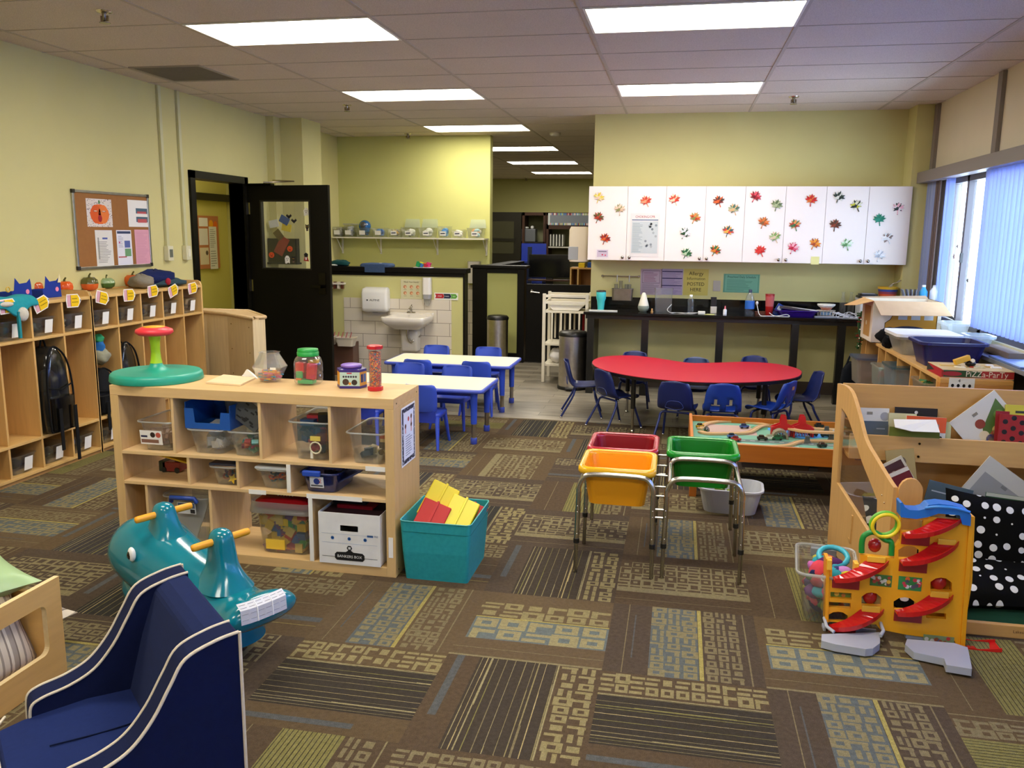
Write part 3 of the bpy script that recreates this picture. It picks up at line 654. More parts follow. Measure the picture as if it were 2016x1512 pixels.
sheet('notice', 'sheet of handwritten notes in a plastic sleeve, bottom left of the cork board', (186, 453), (225, 524), 'dedcd6', fC)
def fD(m, w, h): m.rect(-w*.45, h*.4, w*.45, h*.47, '3a4668'); m.rect(0, .0, w*.38, h*.2, '5a6aa8'); m.rect(0, -h*.25, w*.42, -h*.03, '6fa072'); m.rect(-w*.45, -h*.28, w*.1, -h*.25, 'b03a3c'); m.lines(-w*.4, 0, -w*.05, h*.35, 7, 'a8a8c0'); m.disc(-w*.33, h*.15, .008, 'c0407a')
sheet('flyer', 'colourful flyer in the bottom middle of the cork board', (228, 453), (262, 521), 'e2e2ea', fD)
sheet('pink_notice', 'pink sheet at the bottom right of the cork board', (264, 452), (297, 520), 'dfa3b4', lambda m, w, h: m.lines(-w*.42, -h*.45, w*.42, h*.45, 26, 'cf92a5', seed=2))
# ---- corridor notice board beyond the door
CM = frame((-6.045, 10.1, 1.5), (0, 1, 0), (0, 0, 1)); cxy = lambda px, py: (lambda p: (p.x, p.y))(CM.inverted() @ atx(px, py, -6.04))
def fE(m, w, h):
    m.rect(-w*.5, -h*.5, w*.5, h*.5, 'b9764a'); m.rect(-w*.4, h*.3, 0, h*.46, 'e8e4dc', z=.001); m.rect(-w*.42, -h*.05, -w*.02, h*.26, 'dcd6cc', z=.001); m.rect(-w*.42, -h*.42, -w*.02, -h*.1, 'd8c9a8', z=.001); m.disc(-w*.1, -h*.2, .03, '5a4a3c', z=.0015)
    m.disc(w*.15, h*.35, .05, 'e8a020', z=.001); m.disc(w*.35, h*.33, .05, 'e06a20', z=.001)
sheet('corridor_board', 'orange-edged notice board with papers in the corridor beyond the door', (384, 424), (432, 527), 'cc4f32', fE, T=CM, xy=cxy, cat='notice board', z=0, thick=.02)
sheet('hanging_list', 'long white list hanging on the corridor notice board', (408, 446), (427, 529), 'dcdad0', lambda m, w, h: (m.lines(-w*.4, h*.0, w*.4, h*.45, 10, '9a988e'), m.lines(-w*.4, -h*.45, w*.4, -h*.05, 7, '9a988e', seed=5)), T=CM, xy=cxy, z=.024)
# ---- bow-fronted wooden cabinet at the end of the cubbies
r = thing('play_cabinet', 'pale plywood cabinet with angled sides beside the open door', 'cabinet', (0, 0, 0))
c1, c2, c3 = atz(404, 612, .93), atz(447, 615, .93), atz(497, 624, .93)
P = [(-4.47, 6.78), (c1.x-.0, 6.80), (c2.x, c2.y), (c3.x, c3.y), (c3.x-.06, c3.y+.35), (-4.47, c3.y+.3)]
c2, c3 = atz(447, 615, .905), atz(497, 624, .905)
P = [(-4.47, 6.93), (-4.2, 6.93), (c2.x, c2.y), (c3.x, c3.y), (c3.x+.03, c3.y+.16), (c2.x+.05, c2.y+.3), (-4.47, c2.y+.3)]
r.location = (-4.2, 6.95, 0); off = Vector((-4.2, 6.95, 0))
MB('e6cfa0').prism([(x+4.2, y-6.95) for x, y in P[:]], .875).build('body', 'wood_z', r)
tp = MB('d8b888'); tp.tube([(x+4.2, y-6.95, .89) for x, y in P], .018, 8, closed=True); tp.prism([(x+4.2, y-6.95) for x, y in P], .022, h0=.875); tp.build('rounded_top_edge', 'wood_x', r)
m = MB('a58a5c')
for k in range(4):
    for tt in (.15, .85):
        a = Vector((*P[2], 0)).lerp(Vector((*P[3], 0)), tt)-off; m.sph((a.x, a.y-.003, .15+k*.22), .005, 6, 4)
m.build('screw_head', 'metal', r)
# ============================================================ TOY SHELF
SX0, SX1, SY0, SY1, SZ = -2.722, -1.258, 3.59, 3.975, .868
SH = thing('toy_shelf', 'birch toy shelf divided into cubbies, standing in the middle of the carpet', 'shelf', (SX0, SY0, 0))
SW, SD = SX1-SX0, SY1-SY0
def sl(x): return x-SX0
MB('ddb982').b2((0, 0, SZ-.05), (SW, SD, SZ)).build('top_board', 'wood_x', SH, bev=.002)
MB('d8b47c').b2((.045, 0, 0), (SW-.045, SD, .048)).build('bottom_board', 'wood_x', SH, bev=.002)
for x in (0, SW-.045): MB('d9b57c').b2((x, 0, 0), (x+.045, SD, SZ-.05)).build('side_panel', 'wood_z', SH, bev=.002)
for z in (.54, .385): MB('e0be8a').b2((.045, 0, z-.016), (SW-.045, SD, z)).build('shelf_board', 'wood_x', SH, bev=.001)
for x, z0, z1, c in ((-2.389, .54, SZ-.05, 0), (-1.93, .54, SZ-.05, 0), (-1.575, .54, SZ-.05, 0), (-2.32, .385, .524, 0), (-2.057, .385, .524, 0), (-1.79, .385, .524, 1), (-2.559, .048, .369, 0), (-2.212, .048, .369, 0), (-1.683, .048, .369, 1)):
    MB('e0be8a').b2((sl(x)-.007, .004, z0), (sl(x)+.007, SD, z1)).build('divider', 'wood_z', SH)
    if c: MB('e8e4da').b2((sl(x)-.01, -.001, z0), (sl(x)+.01, .003, z1)).build('white_tape', 'paper', SH)
for x0, x1, z in ((-1.4, -1.303, .532), (-2.0, -1.91, .377), (-1.70, -1.42, .377)): MB('ece8e0').b2((sl(x0), -.0015, z-.012), (sl(x1), 0, z+.01)).build('white_tape', 'paper', SH)
MB('ece8e0').b2((SW-.034, -.0015, .1), (SW-.012, 0, .2)).build('white_tape', 'paper', SH)
for z in (.03, .84): 
    for y in (.04, SD-.04): MB('6a6256').cyl((SW, y, z), (SW+.001, y, z), .004).build('screw', 'metal', SH)
# song sheet taped to the end panel
EM = frame((SX1+.001, SY0+.2, .6), (0, 1, 0), (0, 0, 1)); exy = lambda px, py: (lambda p: (p.x, p.y))(EM.inverted() @ atx(px, py, SX1+.001))
def fS(m, w, h):
    q = random.Random(9); m.rect(-w*.46, -h*.47, w*.46, h*.47, '2d2f48'); 
    for _ in range(60):
        a = q.random(); x, y = (q.uniform(-.45, .45)*w, q.choice((-1, 1))*h*q.uniform(.4, .46)) if a < .4 else (q.choice((-1, 1))*w*q.uniform(.38, .45), q.uniform(-.45, .45)*h)
        m.rect(x-.003, y-.004, x+.002, y+.003, 'c8cad8', z=.0006)
    m.rect(-w*.36, -h*.4, w*.38, h*.4, 'e2e6f4', z=.0008)
    for x, y in ((.2, .28), (-.22, .16), (.2, .14)): m.disc(x*w, y*h, .012, '6a4638', z=.001); m.rect(x*w-.008, y*h-.035, x*w+.008, y*h-.01, 'd8a0a0', z=.001)
    m.disc(0, h*.26, .012, 'c8504a', z=.001); m.lines(-w*.22, -h*.36, w*.28, 0, 9, '7f86a0', z=.001)
sheet('song_sheet', 'rhyme sheet with a speckled border taped to the end of the toy shelf', (789, 805), (817, 900), 'eef0f6', fS, T=EM, xy=exy, z=.001)
# ---- bins on the shelf
def clear_bin(name, lab, x0, x1, y, z, h, cols, n, s, kind='box', d=.3, rimc='e6eae8', tint='dfe4e2', mat='clear', taper=.84, seed=1, group=None, inner=None, fill=.55):
    w = (x1-x0); r = thing(name, lab, 'storage bin', ((x0+x1)/2, y+d/2, z), group=group)
    m = MB(tint); m.tub(w-.02, d-.02, h, taper, .03, .002, .01, .008); m.build('tub', mat, r)
    m = MB(rimc); ww, dd = w-.02, d-.02
    m.tube([(a, b, h-.003) for a, b in rrect(ww+.018, dd+.018, .03, 3)], .0045, 6, closed=True); m.build('rim', 'frosted', r)
    if cols:
        q = MB(); heap(q, w*taper, d*taper*.95, h*fill, n, cols, s, seed, kind=kind); q.build('toys', 'plastic', r)
    return r
z1, z2, z3 = .541, .386, .049
PRI = ['c8322c', '2c5fb0', 'e8b81e', '2f8f4a', '3a3a44', 'd8623a']
b = clear_bin('storage_bin', 'clear bin of brown wooden blocks with a white label, top row left', -2.60, -2.40, 3.60, z1, .15, ['b08a72', 'b8967c', 'a07c66', 'c0a088'], 70, .042, fill=.7, seed=2)
m = MB('ece8e2', T=TR(-.025, -.138, .07) @ RX(pi/2+.1)); m.b2((-.06, -.038, 0), (.06, .034, .0008)); m.text('Baby', .022, m.T @ TR(-.03, .02, .001) @ I4, '2a2622') if 0 else None
m.rect(-.055, -.03, .04, -.012, '8a6250', z=.001); m.rect(-.055, -.002, -.02, .008, '2a2c50', z=.001); m.disc(.01, .012, .014, '3a2c28', z=.001); m.disc(.04, .012, .014, 'c05a48', z=.001)
m.build('label', 'print', b)
bx = thing('card_box', 'small white photo card box behind the block bin, top row left', 'box', (-2.42, 3.78, z1)); MB('e6dccb').b2((-.022, -.05, 0), (.02, .05, .23)).disc(.0, .1, .01, 'c04a3c', T=frame((-.01, -.051, .1), (1, 0, 0), (0, 0, 1))).disc(0, 0, .016, '6a5a5a', T=frame((-.002, -.051, .15), (1, 0, 0), (0, 0, 1))).build('box', 'paper', bx)
clear_bin('storage_bin', 'clear bin of white building blocks under the blue tray', -2.33, -2.13, 3.60, z1, .125, ['f2efe6', 'ebe7da', 'f4f0e8'], 22, .055, seed=4, fill=.6)
clear_bin('storage_bin', 'clear bin of red and green figures right of the white blocks', -2.115, -1.945, 3.60, z1, .125, ['b8323a', '1f6a52', '2a5a6a', '8a2a4a', 'd0603a', '3aa0a0'], 60, .032, seed=5, fill=.62)
# blue open tray across the white block bin
r = thing('letter_tray', 'royal blue plastic tray with a cut-out front, lying on the white block bin', 'tray', (-2.215, 3.755, z1+.127)); m = MB('1450a0')
m.prism([(-.12, 0), (.12, 0), (.12, .085), (.072, .085), (.066, .03), (-.066, .03), (-.072, .1), (-.12, .1)], .004, T=frame((0, -.14, 0), (1, 0, 0), (0, 0, 1)))
m.b2((-.12, -.14, 0), (.12, .12, .004)); m.b2((-.12, -.14, 0), (-.116, .12, .13)); m.b2((.116, -.14, 0), (.12, .12, .12)); m.b2((-.12, .116, 0), (.12, .12, .14)); m.build('tray', 'plastic', r, bev=.002)
MB('d6dadb').b2((-.035, -.1, .005), (.035, 0, .02), T=RZ(.2)).build('paper_slip', 'paper', r)
r = thing('drawer_unit', 'frosted white box with a handle hanging behind the blue tray', 'storage bin', (-2.16, 3.86, z1+.135)); MB('dcdad6').tub(.16, .12, .13, .85, .02).build('tub', 'frosted', r); MB('f2efe6').tube([(-.045, -.068, .1), (-.04, -.075, .115), (.04, -.075, .11), (.048, -.07, .1)], .004, 6).build('handle', 'plastic', r)
r = thing('electronics_kit', 'dark grey slotted board leaning over the bin of figures', 'toy board', M_=TR(-2.03, 3.68, z1+.195) @ RY(.6) @ RX(-.2)); m = MB('55585a'); m.box((0, 0, 0), (.155, .012, .11))
q = random.Random(4)
for _ in range(16): m.box((q.uniform(-.06, .06), -.007, q.uniform(-.045, .045)), (.02, .003, .008), '1d1e22')
m.build('board', 'plastic', r, bev=.001)
b = clear_bin('storage_bin', 'deep clear bin heaped with black and red vehicles, top row', -1.80, -1.583, 3.61, z1, .19, ['9c3440', 'b8404c', '3a3f4a', '2c3038', '7a3038', '28406a'], 60, .05, seed=6, d=.34, fill=.9)
m = MB(); m.box((.03, -.06, .19), (.1, .07, .04), '131318', T=RZ(.4)); m.box((-.03, -.05, .19), (.06, .05, .03), 'b83038', T=RZ(.2)); m.box((-.03, -.09, .175), (.07, .05, .03), '2b4f80')
m.build('loose_toys', 'plastic', b); m = MB(); m.tube([(.03+.028*cos(a), -.158, .065+.028*sin(a)) for a in [k*pi/6 for k in range(12)]], .004, 6, 'd8cfae', closed=True); m.box((.03, -.158, .11), (.05, .006, .022), 'd8bf58'); m.box((.01, -.158, .03), (.012, .006, .035), 'd6d2c6', T=RY(.0)); m.build('ring_toy', 'plastic', b)
b = clear_bin('storage_bin', 'nearly empty clear bin with a toy truck at the right end of the top row', -1.505, -1.31, 3.60, z1, .155, ['3c4248', 'e0c878', '9a8a5a'], 5, .04, seed=7, d=.34, fill=.3)
m = MB(); m.box((.06, 0, .09), (.07, .05, .02), 'e3c98a'); m.box((.06, 0, .065), (.08, .05, .03), '3a4a50'); m.box((.06, -.0, .035), (.1, .05, .012), 'd8c478')
for x in (.03, .09): m.cyl((x, -.03, .03), (x, .03, .03), .014, col='4a4438')
m.box((.04, -.02, .108), (.03, .02, .02), 'c8583c'); m.build('toy_truck', 'plastic', b)
# row 2
r = thing('toy_truck', 'red and green toy truck lying in the left of the middle row', 'toy', (-2.53, 3.80, z2)); m = MB(); m.box((0, 0, .03), (.1, .07, .05), '9c3630'); m.box((-.05, 0, .03), (.04, .07, .055), '2c3f34'); m.box((.04, 0, .065), (.05, .05, .02), '6a3440'); m.build('body', 'plastic', r, bev=.004)
m = MB('22231f')
for x in (-.04, .035):
    m.cyl((x, -.04, .014), (x, -.03, .014), .014, n=12)
m.build('wheel', 'plastic', r)
r = thing('toy_roof', 'yellow and orange folded toy ramp leaning above the red truck', 'toy', M_=TR(-2.47, 3.72, z2+.105) @ RY(.2)); MB('e2b81c').box((0, 0, 0), (.2, .1, .01)).box((.0, .05, .012), (.2, .012, .02), 'c8641c').build('panel', 'plastic', r, bev=.003)
r = clear_bin('storage_bin', 'clear bin with blue lid and a yellow star, middle row', -2.225, -2.065, 3.605, z2, .098, ['2a6a5a', '6a3a58', '3a5a78', 'a04a38'], 26, .035, kind='ring', seed=8, fill=.6)
MB('2b4c8e').b2((-.078, -.14, .1), (.078, .14, .112)).build('lid', 'tinted', r, bev=.004)
m = MB('ecc624'); m.prism([((.026 if k % 2 == 0 else .011)*cos(k*pi/5), (.026 if k % 2 == 0 else .011)*sin(k*pi/5)) for k in range(10)], .006, T=TR(.035, -.115, .032) @ RX(1.4)); m.build('star_toy', 'plastic', r)
r = clear_bin('storage_bin', 'clear bin with white lid full of orange and blue pieces, middle row', -1.975, -1.80, 3.605, z2, .1, ['e0592c', 'd8482c', '3a9ac0', '28486a', 'e87838'], 34, .034, kind='ring', seed=9, fill=.7)
MB('e9ebe8').b2((-.088, -.15, .1), (.088, .14, .114)).build('lid', 'plastic', r, bev=.006)
r = clear_bin('storage_bin', 'translucent blue bin with a clip lid and a white label, middle row right', -1.745, -1.545, 3.60, z2, .1, ['28304a', '4a3048', '30405a'], 18, .04, tint='2743a0', rimc='2b47a8', mat='tinted', seed=10)
m = MB('2a4cb0'); m.box((-.03, -.155, .1), (.09, .02, .028)); m.build('clip_handle', 'plastic', r, bev=.006)
m = MB('e6e6ea', T=TR(-.01, -.141, .055) @ RX(pi/2+.12)); m.b2((-.035, -.028, 0), (.035, .028, .0008)); m.disc(0, .004, .016, '2a3f90', z=.0012); m.text('2', .03, m.T @ TR(.018, .006, .0008) if 0 else TR(.018, .006, .0008), 'c83a3a', off=.001); m.rect(-.03, -.022, .03, -.014, '5a5a60', z=.0012); m.build('label', 'print', r)
r = thing('loose_lid', 'blue tinted lid leaning behind the blue bin', 'lid', M_=TR(-1.53, 3.80, z2+.065) @ RY(-.5) @ RX(.0)); MB('3a55b0').b2((-.1, -.15, -.004), (.1, .15, .004)).build('lid', 'tinted', r, bev=.003)
# row 3
r = clear_bin('storage_bin', 'big clear box with a navy clip handle, bottom row left', -2.50, -2.24, 3.62, z3, .26, [], 0, .1, seed=11, d=.33)
MB('d4d8d6').b2((-.125, -.155, .26), (.125, .155, .275)).build('lid', 'clear', r, bev=.004)
MB('22408e').tube([(-.07, -.17, .235), (-.065, -.18, .26), (.065, -.18, .262), (.07, -.17, .24)], .012, 8).build('clip_handle', 'plastic', r)
m = MB('d8d8d4', T=TR(.01, -.164, .205) @ RX(pi/2+.07)); m.b2((-.05, -.03, 0), (.05, .03, .001)); m.rect(-.046, .0, .046, .027, '5a6a88', z=.0015); m.rect(.02, -.026, .045, -.005, '303030', z=.0015); m.build('label', 'print', r)
r = thing('leaning_board', 'white board leaning in front of the clear box, bottom row', 'board', M_=TR(-2.36, 3.66, .05) @ RX(-.06) @ RZ(.0)); MB('cfcfca').prism([(-.11, .06), (-.02, 0), (.01, .0), (.1, .24), (-.1, .24)], .006, T=frame((0, 0, 0), (1, 0, 0), (0, 0, 1))).build('board', 'plastic', r)
r = thing('toy_block', 'lime green block beside the leaning board, bottom row', 'toy', (-2.24, 3.70, z3)); MB('a8b83a').b2((-.02, -.05, 0), (.015, .05, .08)).build('block', 'plastic', r, bev=.003)
r = thing('block_tub', 'big clear tub of coloured bricks with a red lid, bottom row', 'storage bin', (-1.855, 3.78, z3))
MB('dfe4e2').tub(.29, .3, .235, .87, .04, .002, .012, .012).build('tub', 'clear', r)
m = MB('e6eae8'); m.loft([[(x, y, z) for x, y in rrect(a, b_, .045, 3)] for a, b_, z in ((.318, .328, .235), (.34, .35, .215), (.343, .353, .215), (.33, .33, .27))], caps=(0, 0)); m.build('collar', 'frosted', r)
m = MB('a3121c'); m.loft([[(x, y, z) for x, y in rrect(a, b_, .05, 4)] for a, b_, z in ((.30, .31, .238), (.305, .315, .262), (.25, .26, .285), (.2, .21, .285))], smooth=False); 
for x in (-.03, 0, .03): m.tube([(x-.01, -.1, .288), (x, -.1, .293), (x+.01, -.1, .288)], .003, 5, 'd8cfc8')
m.build('lid', 'gloss', r)
q = random.Random(12); m = MB()
for k in range(95):
    zz = q.uniform(.025, .21); kk = .86+.14*zz/.23
    m.box((0, 0, 0), (.062, .038, .045), q.choice(['b8382e', '2f5f9a', 'd8b03a', '3a8f55', 'd8a83a', 'd8683f', '5f3a6e', 'a83a50', 'd8b860']), T=TR(q.uniform(-.108, .108)*kk, q.choice((-.11, q.uniform(-.11, .11)))*kk, zz) @ RY(q.choice((0, 0, .5, 1.57, -.6))) @ RZ(q.choice((0, 1.57, .3))))
m.box((-.045, -.128, .045), (.1, .02, .05), 'e8c040'); m.box((.0, -.128, .16), (.05, .01, .035), 'e9c420', T=TR(0, 0, 0) @ RY(-.0)); m.build('bricks', 'plastic', r)
# records box
r = thing('records_box', 'white cardboard records box with a hand hole, bottom row right', 'box', (-1.487, 3.585, z3)); bw, bh = .155, .255
m = MB('e4e2de'); m.b2((-bw, 0, 0), (-.045, .003, bh)); m.b2((.045, 0, 0), (bw, .003, bh)); m.b2((-.045, 0, 0), (.045, .003, .165)); m.b2((-.045, 0, .195), (.045, .003, bh))
m.b2((-bw, .003, 0), (-bw+.003, .36, bh)); m.b2((bw-.003, .003, 0), (bw, .36, bh)); m.b2((-bw, .357, 0), (bw, .36, bh)); m.b2((-bw, .003, 0), (bw, .36, .003)); m.build('box', 'cardboard', r)
m = MB(T=frame((0, -.0005, 0), (1, 0, 0), (0, 0, 1)))
for x in (-.085, 0, .08): m.disc(x, .13, .0085, '23589c'); m.disc(x, .13, .003, '101a30', z=.001)
for z in (.15, .105): m.rect(-.14, z, .14, z+.0015, 'a8b4c8')
m.rect(.09, .145, .12, .155, '3a62a0'); m.text('703', .014, TR(.135, .15, 0), '4a5a80'); m.rect(-.14, .035, .14, .037, '26262a')
m.prism([(-.065, .02), (.065, .02), (.075, .03), (.075, .05), (.065, .06), (.02, .062), (0, .075), (-.02, .062), (-.065, .06), (-.075, .05), (-.075, .03)], .0006, '1c1c1f'); m.text('BANKERS BOX', .019, TR(0, .04, .0008), 'e8e8e6'); m.disc(0, .083, .014, '2a2a2d', n=6); m.rect(-.006, .077, .006, .089, 'c8c8c6', z=.0014)
m.build('printing', 'print', r)
MB('3a2026').b2((-.145, .02, .2), (.145, .34, .245)).b2((-.1, .1, .245), (.08, .3, .262), 'a82030').b2((-.13, .12, .25), (.04, .22, .285), '22222a').build('folders_inside', 'paper', r)
# ---- things on top of the shelf
zt = SZ+.001
p = atz(316, 745, zt); r = thing('spinning_seat', 'sit-and-spin toy with teal disc and red wheel on top of the toy shelf', 'ride-on toy', (p.x-.01, 3.80, zt))
D_ = .226; cz = .02
MB('1e9c84').lathe([(D_-.002, .0), (D_, .003), (D_-.004, .03), (D_-.006, .034), (D_-.014, .041), (D_-.022, .043), (D_-.03, .0435), (D_*.5, .045), (.075, .047), (.055, .054), (.035, .068), (.0275, .085)], 48).build('disc', 'plastic', r)
MB('17a38c').lathe([(.17, 0), (.18, .0)], 24).build('base_ring', 'plastic', r)
MB('a9cf1e').lathe([(.03, .083), (.026, .1), (.0225, .14), (.024, .19), (.031, .225)], 20).build('column', 'plastic', r)
MB('e2333f').lathe([(.03, .222), (.075, .226), (.092, .24), (.088, .255), (.06, .266), (.05, .267)], 32).build('wheel', 'plastic', r)
MB('e8a81c').lathe([(.052, .266), (.052, .27), (.001, .272)], 24).build('wheel_cap', 'plastic', r)
r = thing('wooden_board', 'thin pale wooden board on top of the toy shelf', 'board', (0, 0, 0)); P = [atz(*q_, zt+.008) for q_ in ((405, 752), (473, 757), (503, 743), (440, 737))]
m = MB('efd9b0'); m.loft([[(a.x, a.y, z) for a in P[::1]] for z in (zt, zt+.008)], smooth=False); m.build('panel', 'wood_x', r)
r = thing('tissue', 'crumpled white tissue behind the thin board', 'tissue', Vector((-2.16, 3.93, zt))); m = MB('e8e6e0'); m.loft([[(-.05, 0, 0), (.05, 0, 0), (.04, .02, 0), (-.04, .03, 0)], [(-.03, 0, .02), (.03, .0, .012), (.02, .02, .02), (-.02, .02, .025)], [(-.012, 0, .045), (0, 0, .04), (0, .01, .04), (-.01, .01, .045)]], smooth=False); m.build('paper', 'paper', r)
r = thing('paper_sheets', 'stack of loose papers under the spinning toy', 'paper', (-2.5, 3.6, SZ)); m = MB('d8d4c4')
r.location = (-2.46, 3.66, zt-.001); bpy.data.objects.remove(r)
# hexagonal jar
p = atz(527, 752, zt); r = thing('hexagonal_jar', 'hexagonal clear jar with colourful linking pieces', 'jar', (p.x, p.y+.03, zt), rz=.1)
hx = lambda R, z: [(R*cos(k*pi/3+.5), R*sin(k*pi/3+.5), z) for k in range(6)]
MB('e8ecea').loft([hx(.05, 0), hx(.088, .075), hx(.052, .135), hx(.05, .145), hx(.056, .15), hx(.05, .15), hx(.047, .14), hx(.084, .075), hx(.047, .004)], smooth=False).build('body', 'clear', r)
m = MB(); 
q = random.Random(5)
for _ in range(90):
    a, R_, z = q.uniform(0, 6.3), sqrt(q.random()), q.uniform(.012, .052); R_ *= .045+.3*z
    m.box((R_*cos(a), R_*sin(a), z), (.022, .006, .006), q.choice(['e0703a', 'e6b03a', 'd8508a', '3a90b0', 'd83a4a', 'e89838', '8a58a8']), T=I4 if 0 else None)
m.build('pieces', 'plastic', r)
MB('e8e4d8').add([(.0, 0, 0), (.03, 0, 0), (.03, 0, .012), (0, 0, .012)], [(0, 1, 2, 3)], T=TR(.03, -.076, .07)).build('label', 'paper', r)
# green-lidded jar
p = atz(603, 757, zt); r = thing('toy_jar', 'round clear jar with green lid full of red and green shapes', 'jar', (p.x, p.y+.03, zt))
MB('e8ecea').lathe([(.058, 0), (.07, .012), (.071, .05), (.068, .055), (.071, .06), (.071, .105), (.063, .13), (.05, .142), (.047, .145)], 32).build('body', 'clear', r)
MB('1f9a3e').lathe([(.053, .142), (.054, .16), (.05, .162), (.052, .166), (.05, .176), (.001, .178)], 32).build('lid', 'plastic', r)
m = MB(); m.box((-.03, -.02, .085), (.045, .04, .05), 'c42a30'); m.box((.022, -.025, .07), (.045, .03, .08), 'b8242c', T=RY(.1)); m.box((-.03, -.04, .05), (.035, .012, .035), '3aa060'); m.box((.0, -.02, .015), (.08, .05, .02), '3fae6a'); m.box((.02, .02, .11), (.05, .03, .02), 'd8b030'); m.box((-.02, .03, .05), (.06, .03, .07), 'a83040'); m.box((-.035, -.035, .028), (.03, .02, .014), 'd8703a')
m.build('shapes', 'plastic', r, bev=.003)
# purple box
p = atz(684, 764, zt); r = thing('game_box', 'purple-edged hexagonal game box with a lilac lid', 'toy box', (p.x+.005, p.y+.045, zt), rz=.12)
h6 = lambda R, z, k=1: [(R*cos(a)*1.0, R*sin(a)*k, z) for a in (-2.2, -.75, 0.1, .95, 2.3, 3.1)]
MB('3a2a78').loft([h6(.074, 0), h6(.074, .012)], smooth=False).loft([h6(.074, .08), h6(.073, .092), h6(.05, .098)], smooth=False).build('frame', 'plastic', r)
m = MB('d99c34'); m.loft([h6(.0725, .012), h6(.0725, .08)], caps=(0, 0), smooth=False)
a0, a1, a2 = Vector(h6(.073, 0)[0]), Vector(h6(.073, 0)[1]), Vector(h6(.073, 0)[2])
T1 = frame((a0+a1)/2+Vector((0, 0, .046)), a1-a0, (0, 0, 1)); wf = (a1-a0).length/2
m.rect(-wf, -.034, wf, .034, 'b4cfc4', T1); m.rect(-.014, .026, .01, .032, 'b03a50', T1, z=.001); [m.disc(-.03+.012*k, .012, .005, '3a3040', T1) for k in range(6)]; m.disc(-.02, -.014, .016, '4a3a30', T1); m.disc(.022, -.016, .014, '3a3430', T1); m.disc(0, -.022, .007, 'd89030', T1)
T2 = frame((a1+a2)/2+Vector((0, 0, .046)), a2-a1, (0, 0, 1)); wg = (a2-a1).length/2
m.rect(-wg, -.034, wg, .034, 'd9a03a', T2); m.rect(-wg*.7, -.018, -wg*.1, .022, '2f3f6a', T2, z=.001); m.rect(wg*.05, -.018, wg*.75, .022, '5a78a8', T2, z=.001)
m.build('printed_sides', 'print', r)
MB('8a68c0').lathe([(.045, .096), (.05, .1), (.053, .108), (.046, .113), (.001, .114)], 28).build('lid', 'plastic', r)
# bead tube
p = atz(735, 770, zt); r = thing('bead_tube', 'tall clear tube of tiny beads with red caps', 'jar', (p.x, p.y+.03, zt))
oc = lambda R, z: [(R*cos(k*pi/4+.39), R*sin(k*pi/4+.39), z) for k in range(8)]
MB('c21f26').loft([oc(.037, 0), oc(.037, .018), oc(.032, .02)], smooth=False).build('bottom_cap', 'plastic', r)
MB('c21f26').loft([oc(.032, .2), oc(.038, .202), oc(.038, .216), oc(.03, .219)], smooth=False).build('top_cap', 'plastic', r)
t = NT('beads'); v = t.n('TexVoronoi'); v.inputs['Scale'].default_value = 190; t.l(t.co(), v.inputs['Vector'])
sep = t.n('SeparateColor'); t.l(v.outputs['Color'], sep.inputs[0]); c = t.ramp(sep.outputs[0], [(0, 'b8301e'), (.25, 'd8641e'), (.45, '4a3a30'), (.6, 'd89a2a'), (.72, '33606a'), (.85, 'a84a28')])
c.node.color_ramp.interpolation = 'CONSTANT'; t.l(c, t.b.inputs['Base Color']); t.b.inputs['Roughness'].default_value = .3; t.bump(v.outputs['Distance'], .004, .6); MAT['beads'] = t.m
MB().lathe([(.0275, .019), (.0275, .188), (.001, .19)], 20).build('beads', 'beads', r)['kind'] = 'stuff'
MB('e8e8e8').lathe([(.0305, .019), (.0305, .203)], 24, caps=(0, 0)).build('tube', 'clear', r)

# ============================================================ WHALE ROCKER
WD = Vector((.895, -.446, 0)).normalized(); WP = Vector((.446, .895, 0)).normalized()
WMx = frame((-1.85, 2.865, 0), WD, WP)
r = thing('whale_rocker', 'big teal whale rocker with yellow handlebars before the toy shelf', 'ride-on toy', M_=WMx)
m = MB('0a7688'); NB = 24
def wring(s, zb, zt_, hw, e=2.6, sh=0):
    out = []; cz, hz = (zb+zt_)/2, (zt_-zb)/2
    for k in range(NB):
        a = 2*pi*k/NB; ca, sa = cos(a), sin(a)
        y = hw*abs(ca)**(2/e)*(1 if ca > 0 else -1); z = hz*abs(sa)**(2/e)*(1 if sa > 0 else -1)
        f = 1-.22*max(0, z/hz) if sh == 0 else 1
        out.append((s, y*f, cz+z))
    return out
m.loft([wring(*a) for a in ((-.46, .265, .31, .04), (-.455, .23, .36, .1), (-.43, .2, .405, .14), (-.38, .175, .435, .16), (-.3, .15, .44, .166), (-.2, .12, .418, .16), (-.08, .1, .38, .147), (.06, .08, .35, .138), (.18, .08, .325, .132), (.27, .1, .285, .126), (.34, .13, .275, .132), (.4, .16, .298, .152), (.44, .175, .31, .158), (.47, .2, .298, .14), (.485, .225, .27, .07))])
